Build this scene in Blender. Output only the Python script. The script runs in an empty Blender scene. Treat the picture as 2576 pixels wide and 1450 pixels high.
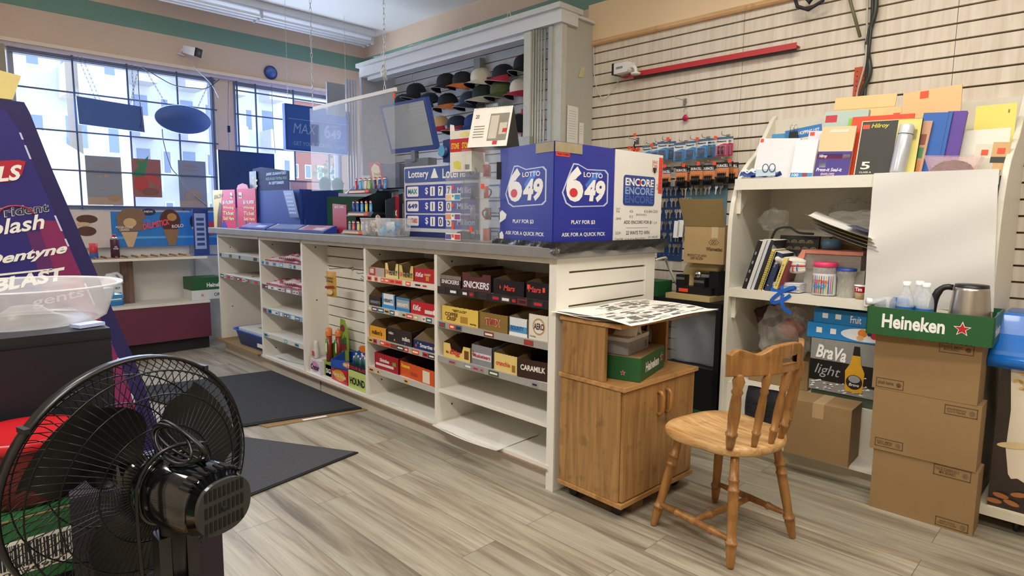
import bpy, math, random
from mathutils import Matrix, Vector
random.seed(7)
S = bpy.context.scene
COL = S.collection
PI = math.pi
# ------------------------------------------------------------ camera
FPX = 1554.0
CAMC = Vector((0, 0, 1.24))
_p = (1288.0, 725.0)
def _dir(vx, vy): return Vector((vx - _p[0], -(vy - _p[1]), -FPX)).normalized()
_Y = _dir(-280, 525); _X = _dir(2850, 558); _X = (_X - _Y * _X.dot(_Y)).normalized(); _Z = _X.cross(_Y)
RM = Matrix((_X, _Y, _Z))
cd = bpy.data.cameras.new('camera'); cam = bpy.data.objects.new('camera', cd); COL.objects.link(cam)
cd.sensor_width = 36; cd.lens = FPX / 2576 * 36; cd.clip_start = .02; cd.clip_end = 500
cam.matrix_world = Matrix.Translation(CAMC) @ RM.to_4x4()
S.camera = cam
def P(px, py, ax, val):
    """point of the plane ax=val that the photograph shows at pixel px, py (measuring aid)"""
    r = RM @ Vector((px - _p[0], -(py - _p[1]), -FPX)); i = 'xyz'.index(ax)
    return CAMC + r * ((val - CAMC[i]) / r[i])
# ------------------------------------------------------------ world, sun, exposure
w = bpy.data.worlds.new('world'); S.world = w; w.use_nodes = True
nt = w.node_tree; bg = nt.nodes['Background']
sky = nt.nodes.new('ShaderNodeTexSky'); sky.sky_type = 'HOSEK_WILKIE'; sky.turbidity = 3; sky.sun_direction = Vector((-.5, .3, .75)).normalized()
mx = nt.nodes.new('ShaderNodeMix'); mx.data_type = 'RGBA'; mx.inputs[0].default_value = .75
nt.links.new(sky.outputs[0], mx.inputs[6]); mx.inputs[7].default_value = (.50, .66, 1.0, 1)
nt.links.new(mx.outputs[2], bg.inputs[0]); bg.inputs[1].default_value = 3.2
sl = bpy.data.lights.new('sun', 'SUN'); so = bpy.data.objects.new('sun', sl); COL.objects.link(so)
sl.energy = 2.6; sl.color = (1, .96, .9); sl.angle = .01; so.rotation_euler = (math.radians(38), 0, math.radians(-55))
S.view_settings.view_transform = 'Standard'; S.view_settings.look = 'None'; S.view_settings.gamma = 1
S.view_settings.use_curve_mapping = False; S.view_settings.exposure = .70
def area(name, loc, sx, sy, power, col, rot=(0, 0, 0)):
    l = bpy.data.lights.new(name, 'AREA'); l.shape = 'RECTANGLE'; l.size = sx; l.size_y = sy; l.energy = power; l.color = col
    o = bpy.data.objects.new(name, l); COL.objects.link(o); o.location = loc; o.rotation_euler = rot; return o
WARM = (1, .95, .865)
for i, (lx, ly) in enumerate([(-.5, .3), (1.7, -.3), (-.3, 2.9), (2.2, 1.1)]):
    area('tube_light', (lx, ly, 3.02), .25, 1.2, (36, 22, 30, 14)[i], WARM)
# daylight entering through the two front windows
area('window_light', (1.5, 6.2, 1.9), 1.45, 1.15, 26, (.62, .76, 1), (math.radians(90), 0, PI))
area('window_light', (2.95, 6.2, 1.9), 1.1, 1.15, 20, (.62, .76, 1), (math.radians(90), 0, PI))
# ------------------------------------------------------------ materials
_m = {}
def lin(c):
    c = c.lstrip('#'); v = [int(c[i:i+2], 16) / 255 for i in (0, 2, 4)]
    return tuple(x / 12.92 if x < .04045 else ((x + .055) / 1.055) ** 2.4 for x in v) + (1,)
def mat(c, rough=.5, metal=0, noise=.12, scale=18, trans=0, alpha=1, emit=0, bump=0, coat=0):
    """procedural material: a colour broken up by soft noise"""
    k = (c, rough, metal, noise, scale, trans, alpha, emit, bump, coat)
    if k in _m: return _m[k]
    m = bpy.data.materials.new('surface_' + c.lstrip('#')); m.use_nodes = True; n = m.node_tree; b = n.nodes['Principled BSDF']
    b.inputs['Roughness'].default_value = rough; b.inputs['Metallic'].default_value = metal
    b.inputs['Transmission Weight'].default_value = trans; b.inputs['Alpha'].default_value = alpha; b.inputs['Coat Weight'].default_value = coat
    L = lin(c); b.inputs['Base Color'].default_value = L
    if noise and not trans:
        tc = n.nodes.new('ShaderNodeTexCoord'); t = n.nodes.new('ShaderNodeTexNoise'); t.inputs['Scale'].default_value = scale; t.inputs['Detail'].default_value = 4
        r = n.nodes.new('ShaderNodeMapRange'); r.inputs[3].default_value = 1 - noise; r.inputs[4].default_value = 1 + noise
        x = n.nodes.new('ShaderNodeMix'); x.data_type = 'RGBA'; x.blend_type = 'MULTIPLY'; x.inputs[0].default_value = 1; x.inputs[6].default_value = L
        n.links.new(tc.outputs['Object'], t.inputs[0]); n.links.new(t.outputs[0], r.inputs[0]); n.links.new(r.outputs[0], x.inputs[7]); n.links.new(x.outputs[2], b.inputs['Base Color'])
        if bump:
            bn = n.nodes.new('ShaderNodeBump'); bn.inputs[0].default_value = bump; bn.inputs[1].default_value = .01
            n.links.new(t.outputs[0], bn.inputs['Height']); n.links.new(bn.outputs[0], b.inputs['Normal'])
    if emit:
        b.inputs['Emission Color'].default_value = L; b.inputs['Emission Strength'].default_value = emit
    _m[k] = m; return m
def wood(c1, c2, axis=2, rough=.45, sc=1.0, ring=9, dirt=.8):
    k = ('w', c1, c2, axis, rough, sc, ring)
    if k in _m: return _m[k]
    m = bpy.data.materials.new('wood_' + c1.lstrip('#')); m.use_nodes = True; n = m.node_tree; b = n.nodes['Principled BSDF']; b.inputs['Roughness'].default_value = rough
    tc = n.nodes.new('ShaderNodeTexCoord'); mp = n.nodes.new('ShaderNodeMapping'); s = [ring * sc * 3] * 3; s[axis] = 1.6 * sc; mp.inputs['Scale'].default_value = s
    t = n.nodes.new('ShaderNodeTexNoise'); t.inputs['Scale'].default_value = 1.6; t.inputs['Detail'].default_value = 7; t.inputs['Distortion'].default_value = .8
    cr = n.nodes.new('ShaderNodeValToRGB'); cr.color_ramp.elements[0].position = .32; cr.color_ramp.elements[0].color = lin(c1); cr.color_ramp.elements[1].position = .68; cr.color_ramp.elements[1].color = lin(c2)
    n.links.new(tc.outputs['Object'], mp.inputs[0]); n.links.new(mp.outputs[0], t.inputs[0]); n.links.new(t.outputs[0], cr.inputs[0])
    t2 = n.nodes.new('ShaderNodeTexNoise'); t2.inputs['Scale'].default_value = 14; t2.inputs['Detail'].default_value = 6
    r = n.nodes.new('ShaderNodeMapRange'); r.inputs[1].default_value = .3; r.inputs[2].default_value = .42; r.inputs[3].default_value = .62; r.inputs[4].default_value = 1
    x = n.nodes.new('ShaderNodeMix'); x.data_type = 'RGBA'; x.blend_type = 'MULTIPLY'; x.inputs[0].default_value = dirt
    n.links.new(tc.outputs['Object'], t2.inputs[0]); n.links.new(t2.outputs[0], r.inputs[0]); n.links.new(cr.outputs[0], x.inputs[6]); n.links.new(r.outputs[0], x.inputs[7]); n.links.new(x.outputs[2], b.inputs['Base Color'])
    _m[k] = m; return m
def glass(c='#ffffff', alpha=.16, rough=.05):
    """thin clear plastic or pane: mostly see-through with a glossy coat"""
    k = ('g', c, alpha, rough)
    if k in _m: return _m[k]
    m = bpy.data.materials.new('clear_sheet'); m.use_nodes = True; n = m.node_tree; n.nodes.clear()
    o = n.nodes.new('ShaderNodeOutputMaterial'); tr = n.nodes.new('ShaderNodeBsdfTransparent'); pr = n.nodes.new('ShaderNodeBsdfPrincipled')
    pr.inputs['Base Color'].default_value = lin(c); pr.inputs['Roughness'].default_value = rough
    lw = n.nodes.new('ShaderNodeLayerWeight'); lw.inputs[0].default_value = .5; pw_ = n.nodes.new('ShaderNodeMath'); pw_.operation = 'POWER'; pw_.inputs[1].default_value = 4; n.links.new(lw.outputs['Facing'], pw_.inputs[0]); fr = n.nodes.new('ShaderNodeMath'); fr.operation = 'MULTIPLY'; fr.inputs[1].default_value = .3; n.links.new(pw_.outputs[0], fr.inputs[0])
    ns = n.nodes.new('ShaderNodeTexNoise'); ns.inputs['Scale'].default_value = 9
    ad = n.nodes.new('ShaderNodeMath'); ad.operation = 'MULTIPLY_ADD'; ad.inputs[1].default_value = alpha * .6; n.links.new(ns.outputs[0], ad.inputs[0])
    a2 = n.nodes.new('ShaderNodeMath'); a2.operation = 'ADD'; a2.inputs[1].default_value = alpha * .7; a2.use_clamp = True
    n.links.new(fr.outputs[0], ad.inputs[2]); n.links.new(ad.outputs[0], a2.inputs[0])
    mxx = n.nodes.new('ShaderNodeMixShader'); n.links.new(a2.outputs[0], mxx.inputs[0]); n.links.new(tr.outputs[0], mxx.inputs[1]); n.links.new(pr.outputs[0], mxx.inputs[2]); n.links.new(mxx.outputs[0], o.inputs[0])
    _m[k] = m; return m
# ------------------------------------------------------------ mesh builder
_tc = {}
def textmesh(body, bold, shear):
    k = (body, bold, shear)
    if k in _tc: return _tc[k]
    c = bpy.data.curves.new('t', 'FONT'); c.body = body; c.size = 1; c.offset = bold; c.shear = shear; c.resolution_u = 3; c.space_line = .85; c.align_x = 'CENTER' if '\n' in body else 'LEFT'
    o = bpy.data.objects.new('t', c); COL.objects.link(o); dg = bpy.context.evaluated_depsgraph_get(); dg.update()
    me = o.evaluated_get(dg).to_mesh(); v = [tuple(x.co) for x in me.vertices]; f = [tuple(x.vertices) for x in me.polygons]
    o.evaluated_get(dg).to_mesh_clear(); bpy.data.objects.remove(o); bpy.data.curves.remove(c)
    if not v: v = [(0, 0, 0)]
    x0 = min(a[0] for a in v); x1 = max(a[0] for a in v); y0 = min(a[1] for a in v); y1 = max(a[1] for a in v)
    v = [((a[0] - x0) / max(x1 - x0, 1e-6), (a[1] - y0) / max(y1 - y0, 1e-6)) for a in v]
    _tc[k] = (v, f); return _tc[k]
class G:
    def __init__(s, m=None):
        s.v = []; s.f = []; s.mi = []; s.sm = []; s.mats = []; s.cur = 0; s.X = Matrix(); s.smooth = False
        if m: s.m(m)
    def m(s, mt):
        if mt not in s.mats: s.mats.append(mt)
        s.cur = s.mats.index(mt); return s
    def add(s, vs, fs, sm=None):
        b = len(s.v); s.v += [tuple(s.X @ Vector(x)) for x in vs]
        for f in fs: s.f.append(tuple(i + b for i in f)); s.mi.append(s.cur); s.sm.append(s.smooth if sm is None else sm)
        return s
    def box(s, x0, x1, y0, y1, z0, z1):
        return s.add([(x0,y0,z0),(x1,y0,z0),(x1,y1,z0),(x0,y1,z0),(x0,y0,z1),(x1,y0,z1),(x1,y1,z1),(x0,y1,z1)], [(0,3,2,1),(4,5,6,7),(0,1,5,4),(1,2,6,5),(2,3,7,6),(3,0,4,7)])
    def quad(s, *p): return s.add(p, [tuple(range(len(p)))])
    def prism(s, poly, ax, a, b):
        """extrude a 2-D outline along an axis; for x the outline is (y,z), for y (x,z), for z (x,y)"""
        def c(p, t): return {'x': (t, p[0], p[1]), 'y': (p[0], t, p[1]), 'z': (p[0], p[1], t)}[ax]
        n = len(poly); return s.add([c(p, a) for p in poly] + [c(p, b) for p in poly], [tuple(range(n))[::-1], tuple(range(n, 2*n))] + [(i, (i+1) % n, n + (i+1) % n, n + i) for i in range(n)])
    def lathe(s, prof, seg=24, o=(0,0,0), ax='z', cap=True, sx=1, sy=1):
        vs = []; fs = []; n = len(prof)
        for i in range(seg):
            a = 2*PI*i/seg; ca, sa = math.cos(a), math.sin(a)
            for r, h in prof:
                q = (r*ca*sx, r*sa*sy, h)
                if ax == 'x': q = (h, r*ca*sx, r*sa*sy)
                if ax == 'y': q = (r*ca*sx, h, r*sa*sy)
                vs.append((q[0]+o[0], q[1]+o[1], q[2]+o[2]))
        for i in range(seg):
            j = (i+1) % seg
            for k in range(n-1): fs.append((i*n+k, j*n+k, j*n+k+1, i*n+k+1))
        if cap: fs.append(tuple(i*n for i in range(seg))[::-1]); fs.append(tuple(i*n+n-1 for i in range(seg)))
        return s.add(vs, fs, True)
    def tube(s, pts, r, seg=6, closed=False):
        P_ = [Vector(p) for p in pts]; n = len(P_); vs = []; fs = []; up = None
        rr = r if isinstance(r, (list, tuple)) else [r]*n
        for i, p in enumerate(P_):
            a = P_[(i-1) % n] if (closed or i) else p; b = P_[(i+1) % n] if (closed or i < n-1) else p
            t = (b-a).normalized()
            if up is None: up = t.orthogonal().normalized()
            up = (up - t*up.dot(t)); up = up.normalized() if up.length > 1e-6 else t.orthogonal().normalized()
            q = t.cross(up)
            for k in range(seg): an = 2*PI*k/seg; vs.append(tuple(p + (up*math.cos(an) + q*math.sin(an))*rr[i]))
        for i in range(n if closed else n-1):
            j = (i+1) % n
            for k in range(seg): fs.append((i*seg+k, i*seg+(k+1) % seg, j*seg+(k+1) % seg, j*seg+k))
        if not closed: fs.append(tuple(range(seg))[::-1]); fs.append(tuple((n-1)*seg+k for k in range(seg)))
        return s.add(vs, fs, True)
    def grid(s, fn, nu, nv, sm=True):
        vs = [fn(u/nu, v/nv) for v in range(nv+1) for u in range(nu+1)]
        return s.add(vs, [(v*(nu+1)+u, v*(nu+1)+u+1, (v+1)*(nu+1)+u+1, (v+1)*(nu+1)+u) for v in range(nv) for u in range(nu)], sm)
    def text(s, body, o, w, h, r=(1,0,0), u=(0,0,1), mt=None, bold=.012, shear=0):
        """lettering fitted to a w by h box whose lower left corner is o"""
        if mt: s.m(mt)
        v, f = textmesh(body, bold, shear); o = Vector(o); r = Vector(r); u = Vector(u)
        return s.add([tuple(o + r*(a*w) + u*(b*h)) for a, b in v], f)
    def disc(s, c, rx, rz, seg=24, y=None, start=0, end=2*PI):
        return s.add([(c[0]+rx*math.cos(start+(end-start)*i/seg), c[1], c[2]+rz*math.sin(start+(end-start)*i/seg)) for i in range(seg)], [tuple(range(seg))])
    def build(s, name, parent=None, bevel=0):
        me = bpy.data.meshes.new(name); me.from_pydata(s.v, [], s.f); me.polygons.foreach_set('material_index', s.mi); me.polygons.foreach_set('use_smooth', s.sm)
        for m in s.mats: me.materials.append(m)
        me.update(); o = bpy.data.objects.new(name, me); COL.objects.link(o)
        if parent: o.parent = parent
        if bevel:
            b = o.modifiers.new('bevel', 'BEVEL'); b.width = bevel; b.segments = 2; b.limit_method = 'ANGLE'; b.angle_limit = .7
        return o
def tag(o, label, cat, group=None, kind=None):
    o['label'] = label; o['category'] = cat
    if group: o['group'] = group
    if kind: o['kind'] = kind
    return o
def struct(o, label=None):
    o['kind'] = 'structure'
    if label: o['label'] = label
    return o
def thing(name, label, cat, loc=(0,0,0), rz=0, group=None):
    o = bpy.data.objects.new(name, None); COL.objects.link(o); o.empty_display_size = .05; o.location = loc; o.rotation_euler = (0, 0, math.radians(rz)); return tag(o, label, cat, group)
def solo(g, name, label, cat, loc=(0,0,0), rz=0, group=None, bevel=0):
    o = g.build(name, None, bevel); o.location = loc; o.rotation_euler = (0, 0, math.radians(rz)); return tag(o, label, cat, group)
def copy_tree(o, parent=None):
    c = o.copy(); COL.objects.link(c); c.parent = parent
    for ch in list(o.children): copy_tree(ch, c)
    return c
def bez(a, b, c, d, n=10):
    a, b, c, d = map(Vector, (a, b, c, d))
    return [tuple(a*(1-t)**3 + b*3*t*(1-t)**2 + c*3*t*t*(1-t) + d*t**3) for t in [i/n for i in range(n+1)]]
def rrect(x0, x1, z0, z1, r, n=5):
    o = []
    for cx, cz, a in ((x1-r, z0+r, -PI/2), (x1-r, z1-r, 0), (x0+r, z1-r, PI/2), (x0+r, z0+r, PI)):
        o += [(cx + r*math.cos(a + PI/2*i/n), cz + r*math.sin(a + PI/2*i/n)) for i in range(n+1)]
    return o
WHITE = mat('#e9e6dc', .45, noise=.05); PWHITE = mat('#f0eee8', .6, noise=.04); KRAFT = mat('#957850', .8, noise=.08, scale=9, bump=.1); KRAFTD = mat('#7d6241', .85, noise=.1)
BLACK = mat('#17171a', .4); BLACKG = mat('#0c0c0e', .12, coat=.6, noise=0); CHROME = mat('#c8c8c8', .18, 1, noise=0); INK = mat('#1c1c22', .6, noise=0)
ORNG = mat('#f4502a', .6, noise=.03); RED = mat('#c01c22', .5, noise=.05); CLEAR = glass(); CLEARM = glass('#f4f4f4', .34, .2); YELLOW = mat('#ead24c', .6, noise=.05)
HGREEN = mat('#1f5a2e', .5, noise=.06); NAVY = mat('#232a86', .45, noise=.06); CREAM = mat('#efe9d6', .6, noise=.05); WHT = mat('#f6f5f2', .5, noise=0)
# ============================================================ SETTING
def paint_mat():
    m = bpy.data.materials.new('peach_paint_with_green_stripe'); m.use_nodes = True; n = m.node_tree; b = n.nodes['Principled BSDF']; b.inputs['Roughness'].default_value = .75
    g = n.nodes.new('ShaderNodeNewGeometry'); sp = n.nodes.new('ShaderNodeSeparateXYZ'); n.links.new(g.outputs['Position'], sp.inputs[0])
    d = n.nodes.new('ShaderNodeMath'); d.operation = 'DIVIDE'; d.inputs[1].default_value = 4; n.links.new(sp.outputs[2], d.inputs[0])
    cr = n.nodes.new('ShaderNodeValToRGB'); cr.color_ramp.interpolation = 'CONSTANT'; e = cr.color_ramp.elements
    e[0].position = 0; e[0].color = lin('#dfc5aa'); e[1].position = 2.803/4; e[1].color = lin('#7c9f8c'); x = e.new(2.966/4); x.color = lin('#dfc5aa')
    n.links.new(d.outputs[0], cr.inputs[0]); t = n.nodes.new('ShaderNodeTexNoise'); t.inputs['Scale'].default_value = 3
    r = n.nodes.new('ShaderNodeMapRange'); r.inputs[3].default_value = .93; r.inputs[4].default_value = 1.07; q = n.nodes.new('ShaderNodeMix'); q.data_type = 'RGBA'; q.blend_type = 'MULTIPLY'; q.inputs[0].default_value = 1
    n.links.new(g.outputs['Position'], t.inputs[0]); n.links.new(t.outputs[0], r.inputs[0]); n.links.new(cr.outputs[0], q.inputs[6]); n.links.new(r.outputs[0], q.inputs[7]); n.links.new(q.outputs[2], b.inputs['Base Color'])
    return m
def floor_mat():
    m = bpy.data.materials.new('grey_oak_planks'); m.use_nodes = True; n = m.node_tree; b = n.nodes['Principled BSDF']; b.inputs['Roughness'].default_value = .42
    N = n.nodes.new; K = n.links.new
    g = N('ShaderNodeNewGeometry'); mp = N('ShaderNodeMapping'); mp.inputs['Rotation'].default_value = (0, 0, PI/2); K(g.outputs['Position'], mp.inputs[0])
    br = N('ShaderNodeTexBrick'); br.inputs['Scale'].default_value = 1; br.inputs['Brick Width'].default_value = 1.18; br.inputs['Row Height'].default_value = .172; br.offset = .37; br.offset_frequency = 2
    br.inputs['Mortar Size'].default_value = .0012; br.inputs['Mortar Smooth'].default_value = 0; br.inputs['Color1'].default_value = (0, 0, 0, 1); br.inputs['Color2'].default_value = (1, 1, 1, 1); br.inputs['Mortar'].default_value = (.5, .5, .5, 1); K(mp.outputs[0], br.inputs[0])
    # grain, stretched along the planks and shifted plank by plank
    sc = N('ShaderNodeMapping'); sc.inputs['Scale'].default_value = (11, .75, 1); K(g.outputs['Position'], sc.inputs[0])
    off = N('ShaderNodeVectorMath'); off.operation = 'SCALE'; off.inputs['Scale'].default_value = 23; K(br.outputs['Color'], off.inputs[0])
    ad = N('ShaderNodeVectorMath'); K(sc.outputs[0], ad.inputs[0]); K(off.outputs[0], ad.inputs[1])
    t = N('ShaderNodeTexNoise'); t.inputs['Scale'].default_value = 1.5; t.inputs['Detail'].default_value = 7; t.inputs['Distortion'].default_value = .7; t.inputs['Roughness'].default_value = .62; K(ad.outputs[0], t.inputs[0])
    s2 = N('ShaderNodeMapping'); s2.inputs['Scale'].default_value = (95, 3, 1); K(ad.outputs[0], s2.inputs[0]); sg = N('ShaderNodeMapping'); sg.inputs['Scale'].default_value = (120, 3.5, 1); K(g.outputs['Position'], sg.inputs[0])
    t2 = N('ShaderNodeTexNoise'); t2.inputs['Scale'].default_value = 1; t2.inputs['Detail'].default_value = 3; K(sg.outputs[0], t2.inputs[0])
    cr = N('ShaderNodeValToRGB'); e = cr.color_ramp.elements; e[0].position = .28; e[0].color = lin('#6f6455'); e[1].position = .68; e[1].color = lin('#b8b09e'); a = e.new(.42); a.color = lin('#978c79'); a = e.new(.52); a.color = lin('#aaa18e')
    K(t.outputs[0], cr.inputs[0])
    r2 = N('ShaderNodeMapRange'); r2.inputs[1].default_value = .3; r2.inputs[2].default_value = .7; r2.inputs[3].default_value = .84; r2.inputs[4].default_value = 1.08; K(t2.outputs[0], r2.inputs[0])
    q = N('ShaderNodeMix'); q.data_type = 'RGBA'; q.blend_type = 'MULTIPLY'; q.inputs[0].default_value = 1; K(cr.outputs[0], q.inputs[6]); K(r2.outputs[0], q.inputs[7])
    r3 = N('ShaderNodeMapRange'); r3.inputs[3].default_value = .80; r3.inputs[4].default_value = 1.08; K(br.outputs['Color'], r3.inputs[0]); q2 = N('ShaderNodeMix'); q2.data_type = 'RGBA'; q2.blend_type = 'MULTIPLY'; q2.inputs[0].default_value = 1; K(q.outputs[2], q2.inputs[6]); K(r3.outputs[0], q2.inputs[7])
    q3 = N('ShaderNodeMix'); q3.data_type = 'RGBA'; K(br.outputs['Fac'], q3.inputs[0]); K(q2.outputs[2], q3.inputs[6]); q3.inputs[7].default_value = lin('#6b604f'); K(q3.outputs[2], b.inputs['Base Color'])
    return m
PAINT = paint_mat()
HZ = 3.16
g = G(floor_mat()).box(-2.3, 4.0, -3.1, 6.45, -.06, 0); struct(g.build('floor'))
g = G(mat('#e6e4df', .8, noise=.03)).box(-2.3, 4.0, -3.1, 6.45, HZ, HZ+.06); struct(g.build('ceiling'))
g = G(PAINT).box(3.9, 4.0, -3.1, 6.45, 0, HZ); struct(g.build('wall_right'))
g = G(mat('#dccdb8', .8)).box(-2.3, -2.2, -3.1, 6.45, 0, HZ); struct(g.build('wall_left'))
g = G(mat('#dccdb8', .8)).box(-2.2, 3.9, -3.1, -3.0, 0, HZ); struct(g.build('wall_back'))
YW = 6.27; ZB = 1.25; ZT = 2.50
g = G(PAINT)
g.box(-2.2, 3.9, YW, 6.45, ZT, HZ).box(-2.2, .70, YW, 6.45, 0, ZT).box(2.27, 2.44, YW, 6.45, ZB, ZT).box(3.60, 3.9, YW, 6.45, ZB, ZT)
g.m(mat('#d9d5cc', .7)).box(.70, 1.99, YW, 6.45, 0, ZB).box(2.02, 3.9, YW, 6.45, 0, ZB)      # a slit of daylight shows between the boards
struct(g.build('wall_front'))
g = G(mat('#f0dcc4', .5)).box(-2.2, 3.6, YW-.05, YW, 2.528, 2.556); struct(g.build('trim_1'))
g = G(mat('#cfc7d2', .5)).box(-2.2, 3.6, YW-.03, YW, 2.50, 2.528).m(mat('#cfa59a', .6)).box(-.4, .56, YW-.03, YW, 1.2, 2.5).m(mat('#a29a86', .6)).box(.60, .72, YW-.05, YW, 1.2, 2.5); struct(g.build('trim_2'))
ALU = mat('#8e94a4', .35, .6, noise=.05); BARM = mat('#56627a', .5, .3, noise=.05)
def window(n, x0, x1, vs, hs):
    e = bpy.data.objects.new('window_%d' % n, None); COL.objects.link(e); e.location = ((x0+x1)/2, YW+.06, ZB); struct(e); cx = (x0+x1)/2
    g = G(ALU); t = .035
    for a in ((x0-cx, x0-cx+t, 0, ZT-ZB), (x1-cx-t, x1-cx, 0, ZT-ZB), (x0-cx+t, x1-cx-t, 0, t), (x0-cx+t, x1-cx-t, ZT-ZB-t, ZT-ZB)): g.box(a[0], a[1], -.03, .04, a[2], a[3])
    g.build('window_frame', e)
    g = G(glass('#eaf2ff', .05, .02)).box(x0-cx+t, x1-cx-t, 0, .006, t, ZT-ZB-t); g.build('pane', e)
    g = G(BARM)
    for v in vs: g.box(v-cx-.006, v-cx+.006, -.085, -.07, .0, ZT-ZB)
    for h in hs: g.box(x0-cx, x1-cx, -.098, -.086, h-ZB-.006, h-ZB+.006)
    g.build('security_grille', e)
window(1, .74, 2.27, (1.15, 1.54, 1.935, 2.235), (1.272, 1.57, 1.885, 2.20, 2.47))
window(2, 2.44, 3.60, (2.47, 2.65, 3.04, 3.43), (1.272, 1.57, 1.881, 2.187, 2.41))
# slatwall on the right: real slats with open grooves, a shadow line every three inches
def streak(c1, c2):
    m = wood(c1, c2, axis=2, rough=.55, sc=1.0, ring=7, dirt=0); return m
SLAT = streak('#cfc3b1', '#e2d8c9'); GROOVE = mat('#7a6344', .7); SLATW = mat('#cfd0d2', .5, noise=.04)
def slats(name, y0, y1, z0, ztop, gz, m, seams=(), gm=GROOVE):
    g = G(gm).box(3.702, 3.71, y0, y1, z0, ztop); g.m(m); h = ztop; k = 0
    ys = [y0] + sorted(seams) + [y1]
    zz = gz
    while zz > ztop: zz -= .0762
    while h > z0:
        lo = max(zz + .0048, z0)
        if h > lo:
            for a, b in zip(ys, ys[1:]): g.box(3.68, 3.702, a + (.0012 if a != y0 else 0), b - (.0012 if b != y1 else 0), lo, h)
        h = zz - .0048; zz -= .0762
    return g
g = slats('trim', -3.0, 2.915, 0, 2.452, 2.403, SLAT, (-.4, .68, 1.74, 2.845)); struct(g.build('wall_slats'))
g = slats('trim', 2.965, 5.75, .0, 2.60, 2.592, SLATW, (4.0, 5.06), mat('#cba57c', .6)); struct(g.build('wall_slats_behind_counter'))
g = G(mat('#e8cda6', .6, noise=.03, scale=4)).box(3.66, 3.69, -3.0, 2.90, 2.476, 2.74); struct(g.build('trim_3'))
g = G(wood('#c99c6b', '#e0ba8b', 1)).prism([(3.69, 2.452), (3.655, 2.452), (3.645, 2.462), (3.65, 2.476), (3.66, 2.488), (3.69, 2.488)], 'y', -3.0, 2.90)
for i, q in enumerate(g.v): pass
struct(g.build('trim_4'))
g = G(mat('#d8d2c6', .6)).box(3.71, 3.9, -3.0, 5.75, 0, 2.45); struct(g.build('wall_furring'))
# red steel upright showing in a gap of the slatwall
g = G(mat('#b4451f', .5, noise=.2)).box(3.70, 3.701, 0, .06, 0, .30); g = G(mat('#b4451f', .5, noise=.2)).box(3.672, 3.679, 1.055, 1.115, 1.84, 2.035).m(INK)
for i in range(7): g.disc
for i in range(7):
    for y in (1.07, 1.10): g.box(3.6715, 3.672, y-.003, y+.003, 1.86+i*.025, 1.866+i*.025)
solo(g, 'wall_upright', 'perforated red steel upright showing in the slatwall gap beside the cables', 'upright')
# ------------------------------------------------------------ street outside
g = G(mat('#b9b7b2', .9, scale=.5)).box(-40, 60, 6.6, 90, -.5, -.42); tag(g.build('street'), 'pale asphalt street outside the shop windows', 'street')
CONC = mat('#d8d6d2', .85, scale=.4); CONC2 = mat('#c3b3a6', .85, scale=.3); WGL = mat('#8694aa', .3, noise=.1)
def tower(name, label, x0, x1, y0, y1, floors, fh, m, nw, brick=False):
    t = thing(name, label, 'building', ((x0+x1)/2, y0, -.41)); W = (x1-x0)/2; D = y1-y0
    G(m).box(-W, W, 0, D, 0, floors*fh).build('wall', t)
    for k in range(floors):
        for i in range(nw):
            xx = -W + 2*W*(i+.5)/nw; ww = W/nw*(.5 if brick else .42)
            if brick or (i+k*0) % 2 == 0:
                f = G(mat('#f2f2f2', .5)).box(xx-ww, xx+ww, -.04, .0, k*fh+.9, k*fh+2.2).build('window', t)
                G(WGL).box(xx-ww+.08, xx+ww-.08, -.06, -.04, k*fh+.98, k*fh+2.12).build('pane', f)
            else:
                if not k: continue
                f = G(CONC).box(xx-2*ww, xx+2*ww, -1.5, 0, k*fh-.12, k*fh).box(xx-2*ww, xx+2*ww, -1.5, -1.4, k*fh, k*fh+.95).box(xx-2*ww, xx-2*ww+.1, -1.4, 0, k*fh, k*fh+.94).box(xx+2*ww-.1, xx+2*ww, -1.4, 0, k*fh, k*fh+.94).build('balcony', t)
                G(WGL).box(xx-ww*1.3, xx+ww*1.3, -.05, 0, k*fh+.05, k*fh+2.2).build('balcony_door', f)
    G(mat('#bdbab4', .8)).box(-W-.2, W+.2, -.2, D, floors*fh, floors*fh+.6).build('parapet', t)
    return t
tower('apartment_block', 'pale concrete apartment block with long balconies filling the left window', -6, 6.9, 28, 40, 8, 2.9, CONC, 11)
tower('apartment_tower', 'taller white apartment tower with stacked balconies at the edge of the sky', 8.2, 18.5, 38, 50, 10, 2.8, mat('#dddcdb', .85, scale=.4), 9)
tower('brick_house', 'low red brick apartment house beyond the right window', 24, 33, 56, 64, 3, 4.0, mat('#a8705c', .85, scale=2), 7, True)
g = G(mat('#8a8173', .8)).lathe([(.14, 0), (.10, 9)], 10, (3.1, 17, -.4)).box(2.3, 3.9, 16.95, 17.05, 7.1, 7.25).m(mat('#b9bec8', .5)).lathe([(.22, 0), (.22, .8)], 12, (2.7, 16.8, 5.5))
solo(g, 'utility_pole', 'grey utility pole with crossarm and transformer seen through the left window', 'pole')
LEAF = mat('#4b6a35', .7, noise=.5, scale=3)
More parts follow.
